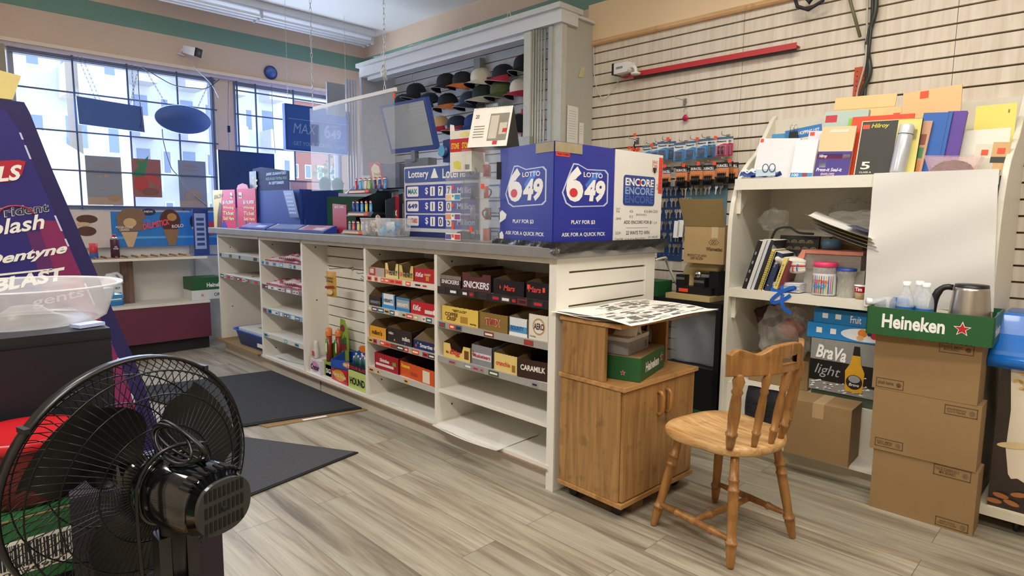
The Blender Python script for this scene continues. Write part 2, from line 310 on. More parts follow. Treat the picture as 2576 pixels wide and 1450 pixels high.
for i, (x, y, h, r) in enumerate([(13.2, 22, 2.6, 1.6), (17.2, 24, 3.0, 1.9), (21.5, 25, 2.3, 1.6)]):
    t = thing('street_tree', ['leafy green tree left of its neighbours behind the right window', 'tallest leafy green tree in the middle behind the right window', 'leafy green tree furthest right behind the right window'][i], 'tree', (x, y, -.4), 0, 'trees across the street')
    G(mat('#5a4a38', .9)).lathe([(.16, 0), (.09, h)], 8).build('trunk', t)
    g = G(LEAF)
    for k in range(420):
        a = random.random()*2*PI; b = math.acos(2*random.random()-1); q = r*random.random()**.4
        c = Vector((q*math.sin(b)*math.cos(a), q*math.sin(b)*math.sin(a), h+.6+q*math.cos(b)*.75)); s = .09+.1*random.random()
        d = Vector((random.uniform(-1, 1), random.uniform(-1, 1), random.uniform(-1, 1))).normalized(); e = d.orthogonal().normalized()*s; f = d.cross(e)
        g.quad(c+e, c+f*.6, c-e, c-f*.6)
    g.build('foliage', t)
g = G(mat('#f4f4f6', .6)).grid(lambda u, v: (-.9+u*3.0, 9.6+1.1*math.sin(v*PI/2), 2.75-1.0*u**2.4-.75*(1-math.cos(v*PI/2))), 20, 8)
for i in range(2): g.m(ALU).box((-.8, 1.9)[i], (-.75, 1.95)[i], 10.6, 10.65, -.4, 2.0 - i*.9)
o = solo(g, 'shop_awning', 'curved white canopy standing outside the left window', 'awning')
# ============================================================ COUNTER
def Wd(loc, m=None):
    g = G(m); g.X = Matrix.Translation(-Vector(loc)); return g
BY = [5.67, 4.80, 4.10, 3.28, 2.585, 1.755]
CL = (2.02, 1.74, 0)
LAM = mat('#efebe1', .5, noise=.05, scale=6); LAMF = mat('#f0e8dc', .5, noise=.05); SHELF = mat('#ece8de', .5, noise=.06, scale=5)
ct = thing('candy_counter', 'long white shop counter with five open shelf bays and slatted end', 'counter', CL)
def cpart(name, *boxes, m=LAM, bev=0):
    g = Wd(CL, m)
    for b in boxes: g.box(*b)
    return g.build(name, ct, bev)
for i, y in enumerate(BY):
    xb = 2.46
    if i == 5: cpart('side_panel', (2.021, 2.10, 1.7575, 1.785, 0, 1.055))
    else: cpart('divider', (2.02, xb, y-.012, y+.012, .09, 1.055))
for i in range(5):
    a, b = BY[i+1]+.012, BY[i]-.012
    cpart('face_rail', (2.015, 2.035, a, b, 1.032, 1.055), m=LAMF)
    cpart('bottom_shelf', (2.018, 2.46, a, b, .092, .115), m=SHELF)
    if i != 2:
        for z in ([.885, .700], [.870, .685, .497, .300], [], [.868, .685, .488, .303], [.862, .676, .488, .303])[i]: cpart('shelf', (2.03, 2.46, a, b, z-.018, z), m=SHELF)
cpart('back_panel', (2.46, 2.47, 4.10, 5.68, .1, 1.05), m=LAM); cpart('back_panel', (2.46, 2.47, 1.786, 3.28, .1, 1.05), m=LAM)
cpart('kick_board', (2.05, 2.065, 1.775, 3.92, 0, .09), (2.05, 2.065, 3.94, 5.68, 0, .09), m=mat('#cfc6b8', .6, noise=.12, scale=7))
cpart('edge_strip', (2.012, 2.02, 1.775, 5.67, .090, .098), m=mat('#a58a72', .7, noise=.2))
# slatted back of the middle bay
g = Wd(CL, GROOVE); g.box(2.222, 2.228, 3.292, 4.088, .115, 1.04).m(LAM); z = 1.04
for k in range(14):
    lo = max(1.006-.0715*k+.004, .115); g.box(2.21, 2.222, 3.292, 4.088, lo, z); z = lo-.008
    if z < .125: break
g.build('slat_panel', ct)
# slatted end panel facing the chair
g = Wd(CL, mat('#6f6039', .7)); g.box(2.10, 2.72, 1.757, 1.762, .02, 1.05).m(LAM); z = 1.055
for k in range(13):
    lo = max(.986-.0762*k, .0); g.box(2.105, 2.715, 1.744, 1.757, lo+.009, z); z = lo
g.box(2.02, 2.105, 1.742, 1.757, 0, 1.055).box(2.715, 2.80, 1.742, 1.757, 0, 1.055); g.build('end_panel', ct)
cpart('rear_panel', (2.79, 2.80, 1.76, 5.67, 0, 1.05), m=LAM)
g = Wd(CL, INK)
for y, z in ((5.55, .93), (4.70, .99), (4.03, 1.0), (4.03, .62), (3.2, .99), (3.2, .2), (2.5, .99), (2.5, .2), (4.72, .16), (5.6, .2), (5.05, .4)): g.lathe([(.005, 0), (.005, .001)], 8, (2.12, BY[[b for b in range(5) if BY[b] > y][-1]]-.0135, z), 'y')
g.build('peg_hole', ct)
# price strips clipped to the shelf edges, with their printed tabs
def strip(y1, y0, z, base, cols, seed, h=.032):
    random.seed(seed); g = Wd(CL, mat(base, .35, noise=.05)); g.prism([(2.028, z-h), (2.012, z-h+.004), (2.016, z+.002), (2.03, z+.002)], 'y', 0, 0) if 0 else g.box(2.022, 2.030, y0, y1, z-h, z+.001)
    y = y1-.01
    while y > y0+.05:
        w = random.uniform(.035, .075); c = random.choice(cols)
        if c:
            g.m(mat(c, .5, noise=.0)).box(2.0205, 2.022, y-w, y-.004, z-h+.004, z-.003)
            g.m(mat(random.choice(['#f4f0e4', '#26262c', '#c8282c']), .5, noise=0)).box(2.0198, 2.0205, y-w+.008, y-.014, z-h+.012, z-.011)
        y -= w+random.choice((0, 0, .03))
    g.build('price_strip', ct)
strip(5.65, 4.82, .885, '#a9aca8', ['#2e5a4a', None, None, None], 1); strip(5.65, 4.82, .700, '#7f9184', ['#3e6a58', '#d8d8d4', '#c64a58', None], 2)
strip(4.785, 4.115, .870, '#c6c8c8', ['#4a8ab4', '#5a9ac0', '#d8dce0', None], 3); strip(4.785, 4.115, .685, '#8a7f92', ['#4a3a58', '#dcdcdc', None], 4)
strip(4.785, 4.115, .497, '#9ab0c0', ['#3c7aa8', '#e4ecf0', '#8a5a4a', '#2c4a7a'], 5); strip(4.785, 4.115, .300, '#e0ddd4', ['#5fb6c4', '#d8e4e8', None, None], 6)
strip(3.268, 2.60, .868, '#e8dfd2', ['#f0603a', '#f0603a', '#e8d8cc', '#b08868'], 7); strip(3.268, 2.60, .685, '#cfc8be', ['#5a3a68', '#e8e4dc', '#e04a30', '#c8b890', '#2c6a80'], 8)
strip(3.268, 2.60, .488, '#b8b4aa', ['#c03040', '#6a4a3a', '#e8b840', '#3a2a22', '#e8542c'], 9); strip(3.268, 2.60, .303, '#c8c4ba', ['#d03a4a', None, None, '#e8b060', None], 10)
strip(2.572, 1.78, .862, '#2c2826', ['#4a3430', '#2a2c30', '#7a2a28', '#3a3030'], 11, .036); strip(2.572, 1.78, .676, '#a8a6a0', [None, None, '#8a4a38', '#e8502c', None, '#55606a'], 12)
strip(2.572, 1.78, .488, '#a8a6a0', [None, '#9a9aa0', '#4a5a3c', None, '#e8502c', None, None], 13); strip(3.268, 2.9, .118, '#ded9cc', ['#2c6a60', None, '#e4e0d0', '#2c6a60'], 14, .03)
# worktop
g = Wd(CL, mat('#8b8986', .45, noise=.22, scale=14)); g.box(1.985, 2.84, 1.715, 5.79, 1.055, 1.104)
solo(g, 'worktop', 'worn grey laminate worktop running along the top of the white counter', 'countertop', CL, bevel=.004)
g = Wd((2.1, 2.3, .1), mat('#efece4', .7, noise=.03))
g.grid(lambda u, v: (1.975+.30*v, 2.56-.50*u, .119+.003*math.sin(u*7)-.006*(1-v)*(1-v)), 12, 6)
g.m(mat('#dcd8cc', .7)).grid(lambda u, v: (1.97+.02*v, 2.56-.50*u, .1195-.012*math.sin(u*PI)*(1-v)-.003), 40, 2)
solo(g, 'shelf_liner_paper', 'crumpled white liner paper hanging over the lowest shelf of the right bay', 'paper', (2.1, 2.3, .1))
g = Wd((2.1, 5.2, .15), KRAFT); g.box(1.985, 2.42, 4.83, 5.72, .1155, .121).box(1.985, 1.990, 4.83, 5.72, .104, .1155)
solo(g, 'cardboard_sheet', 'flat brown cardboard sheet lining the bottom of the leftmost counter bay', 'cardboard', (2.1, 5.2, .15))
# ============================================================ DISPLAY BENCH UNDER THE WINDOW
BL = (1.0, 5.87, 0)
bn = thing('display_bench', 'low window display bench with burgundy front, white ledge and upper shelf', 'shelf', BL)
def bpart(name, *boxes, m=LAM):
    g = Wd(BL, m)
    for b in boxes: g.box(*b)
    return g.build(name, bn)
bpart('kick_board', (-1.5, 2.0, 5.93, 5.94, 0, .12), m=mat('#1f1c20', .6))
bpart('front_panel', (-1.5, 2.0, 5.865, 5.885, .115, .425), m=mat('#6a2f46', .45, noise=.08, scale=3))
bpart('ledge', (-1.5, 2.0, 5.86, 6.24, .425, .448), m=mat('#e8e4da', .5, noise=.1, scale=5))
bpart('upper_shelf', (-1.5, 2.0, 5.88, 6.22, .825, .845), m=LAMF)
bpart('upright', (1.36, 1.45, 6.06, 6.10, .448, .825), m=wood('#6d5145', '#83665a'))
bpart('upright', (-.2, -.11, 6.06, 6.10, .448, .825), m=wood('#6d5145', '#83665a'))
bpart('back_board', (-1.5, 1.96, 6.225, 6.24, .448, 1.2), m=mat('#dcd8d2', .6, noise=.05))
for i in range(12): bpart('pusher_tray', (1.0+i*.075, 1.068+i*.075, 5.90, 6.1, .846, .852), (1.0+i*.075, 1.006+i*.075, 5.90, 6.1, .852, .866), m=KRAFT)
# ============================================================ SECURITY SHUTTER AROUND THE BACK WALL
SL = (3.3, 2.84, 0); GREY = mat('#b9b9ae', .5, noise=.04, scale=3); GREYW = mat('#dcdcda', .45, noise=.04)
sh = thing('security_shutter', 'grey steel shutter housing framing the cap wall behind the counter', 'shutter', SL)
def spart(name, *boxes, m=GREY):
    g = Wd(SL, m)
    for b in boxes: g.box(*b)
    return g.build(name, sh)
spart('side_panel', (3.36, 3.678, 2.86, 2.915, .0, 2.60)); spart('side_panel', (3.31, 3.36, 2.845, 2.925, 0, 2.60), m=mat('#c3c3b8', .5))
spart('header', (3.28, 3.46, 2.83, 5.36, 2.535, 2.62), (3.462, 3.678, 2.835, 2.92, 2.60, 2.618), m=GREYW)
spart('header_top', (3.25, 3.50, 2.82, 5.38, 2.62, 2.655), m=mat('#cfcfcb', .5))
spart('header_track', (3.33, 3.42, 2.93, 5.30, 2.505, 2.535), m=mat('#e8e8ea', .4))
g = Wd(SL, mat('#b2b2a8', .4, .2))
for i, (y, r) in enumerate([(2.965, .012), (3.005, .008), (3.03, .008), (3.05, .008), (3.07, .008), (3.09, .008)]): g.tube([(3.32-.006*i, y, .95), (3.32-.006*i, y, 2.53)], r, 8)
g.box(3.30, 3.315, 2.925, 2.96, .95, 2.53); g.build('folded_leaf', sh)
spart('lead_bar', (3.27, 3.33, 3.10, 3.165, 1.02, 2.52), m=mat('#c2c2b6', .45)); spart('latch', (3.25, 3.31, 3.08, 3.19, 1.72, 1.80), m=mat('#a9a99c', .4, .3))
spart('end_panel', (3.30, 3.678, 5.36, 5.40, .0, 2.60), m=mat('#c6cad2', .5))
g = Wd(SL, mat('#aab0bc', .4, .2))
for i in range(4): g.tube([(3.29-.03*i, 5.45, 1.1), (3.29-.03*i, 5.45, 2.52)], .010, 8)
g.box(2.98, 3.17, 5.44, 5.46, 2.16, 2.46); g.build('folded_leaf', sh)
spart('post', (3.62, 3.678, 4.02, 4.10, .0, 2.56), m=mat('#a2a49c', .5))
for i, y in enumerate((3.9, 4.55, 5.0, 3.35)):
    g = Wd((3.3, y, 2.66), mat('#e8e8e0', .5)); g.tube([(3.3, y-.03, 2.657), (3.3, y-.005, 2.71), (3.3, y+.005, 2.71), (3.3, y+.03, 2.657)], .003, 5)
    solo(g, 'wire_hook', 'bent white wire loop standing on top of the shutter header', 'hook', (3.3, y, 2.66), 0, 'wire loops on the shutter header')
for i, (y, l) in enumerate(((4.95, .3), (4.35, .42))):
    g = Wd((3.34, y, 2.66), PWHITE); g.prism([(y-l/2, 2.657), (y+l/2, 2.675), (y+l/2, 2.678), (y-l/2, 2.66)], 'x', 3.27, 3.40); solo(g, 'paper_sheet', ['small white card', 'longer white card'][i] + ' lying on top of the shutter header', 'paper', (3.34, y, 2.66))
# grey tobacco shelves, closed
TL = (3.45, 4.2, 0)
tb = thing('tobacco_cabinet', 'white cabinet of closed horizontal flaps behind the counter under the caps', 'cabinet', TL)
g = Wd(TL, mat('#d6d7da', .5)); g.box(3.40, 3.67, 3.0, 5.3, 0, 1.52); g.build('body', tb)
for k in range(9):
    g = Wd(TL, mat('#c9cbd0' if k % 2 else '#e0e1e4', .5)); g.prism([(3.40, .42+k*.12), (3.375, .42+k*.12), (3.39, .525+k*.12), (3.40, .525+k*.12)], 'x', 0, 0) if 0 else g.box(3.378, 3.40, 3.02, 5.28, .42+k*.12, .525+k*.12)
    g.m(mat('#39508a', .5)).box(3.376, 3.378, 3.02, 5.28, .505+k*.12, .517+k*.12).m(INK)
    if k == 7: g.m(PWHITE).box(3.375, 3.378, 3.9, 4.5, .43+k*.12, .50+k*.12).text('+6', (3.374, 4.44, .435+k*.12), .06, .05, (0, -1, 0), mt=INK)
    g.build('flap', tb)
# ============================================================ WHITE SHELF UNIT ON THE RIGHT
UL = (3.2, .96, 0); UW = mat('#e6e2d4', .45, noise=.05, scale=4); UD = mat('#dcd7c8', .5, noise=.05)
un = thing('shelf_unit', 'tall white shelf unit with curved side panels standing against the slatwall', 'shelf', UL)
def upart(name, *boxes, m=UW, bev=0):
    g = Wd(UL, m)
    for b in boxes: g.box(*b)
    return g.build(name, un, bev)
prof = [(3.13, 0), (3.13, .10), (3.17, .12), (3.17, 1.16), (3.175, 1.24), (3.19, 1.32), (3.225, 1.41), (3.28, 1.485), (3.36, 1.545), (3.45, 1.60), (3.55, 1.71), (3.63, 1.80), (3.676, 1.83), (3.676, 0)]
for y in (1.51, .375): g = Wd(UL, UW); g.prism(prof, 'y', y, y+.024) if 1 else 0; g.build('side_panel', un, .004)
upart('back_panel', (3.655, 3.676, .399, 1.51, .1, 1.80), m=UD)
upart('shelf', (3.19, 3.655, .399, 1.51, 1.422, 1.442)); upart('shelf_lip', (3.18, 3.20, .399, 1.51, 1.385, 1.442))
upart('shelf', (3.19, 3.655, .399, 1.51, .838, .860)); upart('shelf_lip', (3.18, 3.20, .399, 1.51, .815, .862))
upart('shelf', (3.22, 3.655, .399, 1.51, .315, .335)); upart('lower_panel', (3.22, 3.24, .399, 1.51, .1, .315)); upart('base_ledge', (3.06, 3.24, .399, 1.51, .085, .102)); upart('kick_board', (3.13, 3.15, .399, 1.51, 0, .085), m=mat('#cfc8b4', .5, noise=.06))
upart('step', (3.47, 3.655, .399, 1.51, 1.442, 1.56)); upart('step', (3.58, 3.655, .399, 1.51, 1.56, 1.66))
upart('mid_partition', (3.36, 3.655, 1.10, 1.12, .335, .838), m=UD)
for z in (1.40, .835):
    g = Wd(UL, UW); g.prism([(3.22, z), (3.38, z), (3.38, z-.02), (3.30, z-.05), (3.25, z-.11), (3.22, z-.14)], 'y', 1.49, 1.51); g.build('bracket', un)
# ============================================================ CARTONS AND TRAY
def carton(name, label, x0, x1, y0, y1, z0, z1, marks=(), skew=0, group=None, m=KRAFT, rz=0, tape=True):
    L = ((x0+x1)/2, (y0+y1)/2, z0); hx, hy, h = (x1-x0)/2, (y1-y0)/2, z1-z0; g = G(m); g.box(-hx, hx, -hy, hy, 0, h)
    if tape: g.m(mat('#b69a72', .35, noise=.05)).box(-hx-.0006, hx, -.025, .025, h-.0, h+.0006).box(-hx-.0006, -hx, -.025, .025, h-.07, h+.0006)
    for (a, b, c, d, s) in marks:     # outlined printed panel on the -x face
        y = hy-2*hy*a; y2 = hy-2*hy*c; g.m(mat('#5b452c', .7, noise=0)); f = -hx-.0008
        for q in ((y, y-.003, b, d), (y2+.003, y2, b, d), (y, y2, b, b+.003/h), (y, y2, d-.003/h, d)): g.box(f, -hx, min(q[0], q[1]), max(q[0], q[1]), q[2]*h, q[3]*h)
        g.text(s, (f-.0004, y-.008, b*h+.01), abs(y-y2)-.045, (d-b)*h-.02, (0, -1, 0)); g.lathe([(.009, 0), (.009, .001)], 12, (f-.001, y2+.018, (b+d)/2*h), 'x')
    return solo(g, name, label, 'box', L, rz, group, bevel=.003)
carton('cardboard_box', 'lowest brown cardboard carton of the three stacked by the freezer', 2.915, 3.045, .335, .70, 0, .262, [(.60, .82, .94, .99, 'FACE CAREFULLY\nMIX BOARD'), (.66, .03, .96, .17, 'plush home\ncoast to cover')], tape=False)
carton('cardboard_box', 'middle brown cardboard carton of the three stacked by the freezer', 2.91, 3.045, .345, .715, .263, .525, [(.68, .80, .97, .95, 'plushtissue\ncore facial'), (.05, .06, .33, .20, 'FSC MIX\nBOARD')], rz=.6, tape=False)
carton('cardboard_box', 'topmost brown carton of the stack, under the green beer tray', 2.912, 3.045, .36, .725, .526, .765, [(.62, .80, .93, .97, 'FACE MIX\nBOARD'), (.04, .03, .32, .20, 'plush home')], rz=-.5, tape=False)
carton('cardboard_box', 'small brown carton leaning on the ledge of the white shelf unit', 3.02, 3.21, .83, 1.115, .103, .372, rz=3)
# green beer tray on the cartons, with bottles and a kettle in it
STAR = [(math.cos(PI/2+i*PI/5)*(1 if i % 2 == 0 else .42), math.sin(PI/2+i*PI/5)*(1 if i % 2 == 0 else .42)) for i in range(10)]
def star(g, o, r, rv=(1,0,0), uv=(0,0,1)):
    o = Vector(o); rv = Vector(rv); uv = Vector(uv); nv = rv.cross(uv)*.0006
    for mt, k, d in ((WHT, 1.25, 0), (RED, 1, 1)):
        g.m(mt); c = [tuple(o + nv*d + rv*(a*r*k) + uv*(b*r*k)) for a, b in STAR]; g.add(c + [tuple(o + nv*d)], [(i, (i+1) % 10, 10) for i in range(10)])
t = thing('beer_tray', 'open green printed cardboard tray with bottles and kettle on the topmost carton', 'tray', (3.03, .545, .766), -88)
w_, d_, h_ = .212, .165, .113
g = G(HGREEN); g.box(-w_, w_, -d_, -d_+.004, 0, h_).box(-w_, w_, d_-.004, d_, 0, h_).box(-w_, -w_+.004, -d_, d_, 0, h_).box(w_-.004, w_, -d_, d_, 0, h_)
g.m(KRAFT).box(-w_+.004, w_-.004, -d_+.004, d_-.004, 0, .004).box(-w_+.004, w_-.004, -d_+.004, -d_+.005, .004, h_).box(w_-.005, w_-.004, -d_+.004, d_-.004, .004, h_)
g.text('Heineken', (-.155, -d_-.0006, .030), .215, .058, mt=WHT, bold=.03); star(g, (.115, -d_-.0008, .058), .024)
g.text('Heineken', (w_+.0006, -.12, .03), .17, .045, (0, 1, 0), mt=WHT, bold=.03)
for i in range(28): g.m(HGREEN).add([(-w_+i*.015, -d_, 0), (-w_+i*.015+.007, -d_, -.004), (-w_+i*.015+.014, -d_, 0)], [(0, 1, 2)])
g.build('tray_wall', t)
def bottle(label, loc, rot=None, blue=True):
    t = thing('water_bottle', label, 'bottle', loc, 0, 'water bottles in the green tray')
    G(glass('#eef6ff', .30, .1)).lathe([(.0, 0), (.024, 0), (.031, .012), (.031, .05), (.029, .06), (.031, .07), (.031, .13), (.028, .15), (.014, .185), (.0125, .20)], 18, cap=False).build('body', t)
    if blue: G(mat('#2b6fb8', .4, noise=.1)).lathe([(.0316, .058), (.0316, .112)], 18, cap=False).text('AQUAFINA', (-.022, -.0325, .076), .044, .012, mt=WHT).build('label_band', t)
    G(mat('#f4f4f4', .4)).lathe([(.015, .198), (.015, .215), (.0, .215)], 14, cap=False).build('bottle_cap', t)
    if rot: t.rotation_euler = rot
    return t
bottle('water bottle with blue label standing leftmost in the green tray', (2.93, .632, .772)).rotation_euler.z = -1.57
bottle('water bottle with blue label standing in front of the kettle side', (2.925, .562, .772)).rotation_euler.z = -1.57
bottle('water bottle with white cap standing behind the two front bottles', (2.995, .60, .772)).rotation_euler.z = -1.57
bottle('empty clear bottle lying across the left end of the green tray', (3.05, .60, .87), (0, PI/2*.94, 2.2))
bottle('clear bottle lying low with its white cap toward the front', (3.02, .70, .80), (PI/2, 0, .3+PI/2*3.6), False)
bottle('crumpled clear bottle lying between the bottles and the kettle', (2.955, .56, .80), (PI/2*.86, 0, 0), False)
t = thing('electric_kettle', 'brushed steel electric kettle with black handle in the green tray', 'kettle', (3.03, .43, .772), -68)
ST = mat('#b8b2a8', .28, .85, noise=.05)
G(ST).lathe([(.0, 0), (.075, 0), (.075, .02), (.071, .08), (.060, .19), (.058, .20)], 28).build('body', t)
G(BLACK).lathe([(.058, .20), (.056, .212), (.0, .214)], 28, cap=False).build('lid', t)
hp = bez((-.058, .018, .195), (-.125, .03, .215), (-.125, .03, .10), (-.115, .03, .015), 12)
G(BLACK).tube(hp, [.012]*4+[.015]*6+[.014]*3, 10).tube([(-.115, .03, .03), (-.07, .02, .03)], .012, 8).build('handle', t)
# ============================================================ WOODEN CABINET
WD = wood('#8f683c', '#b58a55', 2, .38, 1, 8); WDE = wood('#a2733f', '#c99a62', 0, .4, 1, 6)
KL = (2.285, 1.53, 0)
cb = thing('wooden_cabinet', 'light oak two-door cabinet with open hutch standing at the end of the counter', 'cabinet', KL, -2)
def kp(name, *b, m=WD, bev=.002, par=None):
    g = G(m)
    for q in b: g.box(*q)
    return g.build(name, par or cb, bev)
kp('body', (-.27, .265, -.155, .17, .075, .545)); kp('base_board', (-.275, .27, -.178, .172, .055, .075), m=WDE); kp('top_board', (-.278, .275, -.182, .175, .545, .563), m=WDE)
for s in (0, 1):
    a = (-.262, .0)[s]; d = kp('door', (a, a+.259, -.172, -.156, .080, .540)); hx = (-.028, .031)[s]
    G(wood('#9c6a30', '#b98445', 2, .35, 1, 5)).tube([(hx, -.172, .502), (hx, -.188, .500), (hx, -.196, .488), (hx, -.196, .420), (hx, -.188, .408), (hx, -.172, .406)], .0085, 10).build('handle', d)
kp('hutch_side', (-.27, -.252, -.07, .165, .563, .795)); kp('hutch_side', (.235, .253, -.03, .165, .563, .795)); kp('hutch_back', (-.252, .235, .155, .165, .563, .795), m=WD)
kp('hutch_side_front', (-.252, -.10, -.071, -.058, .563, .795)) if 0 else None
kp('hutch_top', (-.278, .305, -.155, .175, .795, .813), m=WDE)
for x, y in ((-.22, -.12), (.2, -.12), (-.22, .12), (.2, .12)):
    o = G(BLACK).lathe([(.022, -.012), (.026, -.006), (.026, .006), (.022, .012)], 16, (x, y, .026), 'x').box(x-.004, x+.004, y-.01, y+.01, .03, .056).build('caster', cb)
kp('packing_board', (-.16, -.08, -.15, -.06, .0, .054), m=KRAFTD)
g = G(mat('#e9e5dc', .8, noise=.05)); NW = mat('#77736c', .8, noise=.2, scale=60)
for k in range(4):
    sx = random.uniform(-.02, .02); ph = k*1.3
    fn = lambda u, v, ph=ph, k=k, sx=sx: (-.31+sx+.62*u+.02*(v-.5)*(k-1.5), -.205+.40*v-.008*k+.03*(u-.5)*(k-1.5)/2, .0015+.0035*k+.006*math.sin(u*6+ph)*abs(v-.4)*1.5+.004*math.cos(v*7+ph)+.006)
    g.m(mat('#e9e5dc', .8, noise=.05)).grid(fn, 16, 12)
random.seed(3); g.m(NW)
for i in range(230):
    u = random.choice((.04, .15, .27, .38, .52, .63, .75, .86))+random.uniform(0, .01); v = random.uniform(.04, .94); du = .095; dv = random.choice((.008, .008, .008, .008, .03))
    if v+dv > .97 or u+du > .98: continue
    p = [fn(a, b) for a, b in ((u, v), (u+du, v), (u+du, v+dv), (u, v+dv))]; g.quad(*[(a, b, c+.002) for a, b, c in p])
solo(g, 'newspaper', 'open black and white newspapers spread over the wooden cabinet hutch', 'newspaper', (2.31, 1.525, .814), -4)
t = thing('beer_carton', 'green printed beer carton flap box standing in the hutch of the wooden cabinet', 'box', (2.245, 1.475, .565), 14)
g = G(HGREEN); g.box(-.15, .17, -.075, .10, 0, .098).m(KRAFT).box(-.148, .168, -.073, .098, .098, .1)
g.text('Heineken', (-.085, -.0758, .028), .175, .042, mt=WHT, bold=.03); star(g, (.125, -.0762, .055), .019); star(g, (-.1508, .0, .03), .01, (0, -1, 0)); g.build('carton_body', t)
t = thing('tissue_box', 'grey printed tissue box with a white tissue poking out, on the beer carton', 'box', (2.215, 1.50, .667), 10)
g = G(mat('#8d8b88', .5, noise=.2, scale=30)); g.box(-.11, .10, -.055, .055, 0, .07).m(mat('#c9c6c0', .5)).box(-.111, .101, -.056, .056, .055, .071); g.text('5', (.06, -.057, .012), .02, .026, mt=INK); g.build('box_body', t)
G(WHT).grid(lambda u, v: (-.06+.09*u, -.06+.10*v, .071+.05*math.sin(u*PI)*(1-abs(v-.4))*1.1-.02*(1-v)*math.sin(u*9)), 8, 8).build('tissue', t)
g = G(mat('#3f2f22', .1, coat=.5)).lathe([(.02, 0), (.022, .01), (.022, .05), (.009, .08), (.009, .10)], 14).m(mat('#7a2a20', .4)).lathe([(.011, .095), (.011, .115), (0, .115)], 12, cap=False)
solo(g, 'sauce_bottle', 'small dark sauce bottle with red cap behind the beer carton in the hutch', 'bottle', (2.40, 1.52, .666))
# ============================================================ WOODEN CHAIR
CH = (2.243, 1.036, 0); CW1 = wood('#875a2b', '#ab7a42', 2, .35, 1.2, 7); CW2 = wood('#b07e45', '#dcb47e', 1, .4, 1.8, 6)
ch = thing('wooden_chair', 'worn honey-coloured wooden chair with turned spindles and curved top rail', 'chair', CH, -11)
def turned(p0, p1, prof, name, seg=14, m=CW1):
    a = Vector(p0); b = Vector(p1); g = G(m); g.tube([a.lerp(b, t) for t, r in prof], [r for t, r in prof], seg); return g.build(name, ch)
LEG = [(0, .011), (.02, .013), (.10, .0165), (.16, .019), (.20, .019), (.205, .022), (.225, .022), (.23, .017), (.30, .0165), (.42, .018), (.60, .0185), (.66, .0185), (.665, .021), (.68, .021), (.685, .0175), (.75, .0175), (.755, .0205), (.77, .0205), (.775, .017), (.9, .0155), (1, .0145)]
feet = [(-.195, -.175), (.19, -.175), (.19, .19), (-.195, .19)]; tops = [(-.125, -.12), (.125, -.12), (.125, .13), (-.125, .13)]
for (a, b), (c, d) in zip(feet, tops): turned((a, b, 0), (c, d, .392), LEG, 'leg')
def lp(i, t): return Vector((feet[i][0], feet[i][1], 0)).lerp(Vector((tops[i][0], tops[i][1], .392)), t)
STR = [(0, .008), (.12, .011), (.24, .013), (.25, .016), (.28, .016), (.29, .012), (.5, .0145), (.71, .012), (.72, .016), (.75, .016), (.76, .013), (.88, .011), (1, .008)]
for a, b in ((0, 3), (1, 2)): turned(lp(a, .24), lp(b, .24), STR, 'stretcher')
turned((lp(0, .24)+lp(3, .24))/2, (lp(1, .24)+lp(2, .24))/2, STR, 'stretcher')
def seat_r(t):          # outline of the seat, wide in front with a waist
    a = t*2*PI; x = math.cos(a); y = math.sin(a); k = 1/max(abs(x)**3.2+abs(y)**3.2, 1e-9)**(1/3.2) if y > 0 else 1/max(abs(x)**2.3+abs(y)**2.3, 1e-9)**(1/2.3)
    w = .215 if y > 0 else .205; w *= 1 - .05*math.exp(-((y+.05)/.25)**2); return x*k*w, y*k*(.205 if y > 0 else .20)
ns = 56; g = G(CW2); ol = [seat_r(i/ns) for i in range(ns)]; vs = []; rings = [(.70, .385), (.97, .389), (1.0, .397), (1.0, .416), (.975, .423), (.85, .421), (.6, .414), (.3, .411)]
for k, z in rings: vs += [(x*k, y*k+.005, z + (.004*(1-abs(x)/.2) if z > .41 and k < .9 and y > 0 else 0)) for x, y in ol]
fs = [tuple(range(ns))[::-1], tuple((len(rings)-1)*ns+i for i in range(ns))] + [(k*ns+i, k*ns+(i+1) % ns, (k+1)*ns+(i+1) % ns, (k+1)*ns+i) for k in range(len(rings)-1) for i in range(ns)]
g.add(vs, fs, True); g.build('seat', ch)
def rail(t, k=0): return Vector((.215*t, -.235+.085*t*t + k*.018, 0))
SP = [(0, .009), (.08, .012), (.18, .0135), (.19, .016), (.215, .016), (.22, .0125), (.45, .0155), (.62, .014), (.72, .0115), (.76, .0155), (.80, .0115), (.90, .0165), (.97, .0105), (1, .009)]
for i in range(5):
    t = (-.86, -.43, 0, .43, .86)[i]; k = 1.35 if i in (0, 4) else 1
    turned((.165*t/.86, -.178+.072*t*t, .418), rail(t, .5)+Vector((0, 0, .705)), [(a, b*k) for a, b in SP], 'spindle')
def rz(t): a = abs(t); return (.695+.006*(1-a), .792 - .022*max(0, (a-.86)/.14)**2 - .020*math.exp(-((a-.62)/.16)**2) + .012*max(0, 1-a/.45)**.5)
g = G(CW1); n = 40; vs = []; fs = []
for i in range(n+1):
    t = -1+2*i/n; z0, z1 = rz(t)
    for k in (0, 1):
        p = rail(t, k); vs += [(p.x, p.y, z0), (p.x, p.y, z0+.032), (p.x, p.y, z0+.062), (p.x, p.y, z1)]
for i in range(n):
    b = i*8; c = b+8; hole = abs(-1+2*(i+.5)/n) < .20
    for k in (0, 4):
        for j in range(3):
            if not (hole and j == 1): fs.append((b+k+j, c+k+j, c+k+j+1, b+k+j+1))
    fs.append((b+3, c+3, c+7, b+7)); fs.append((b, b+4, c+4, c))
    if hole: fs.append((b+1, b+5, c+5, c+1)); fs.append((b+2, c+2, c+6, b+6))
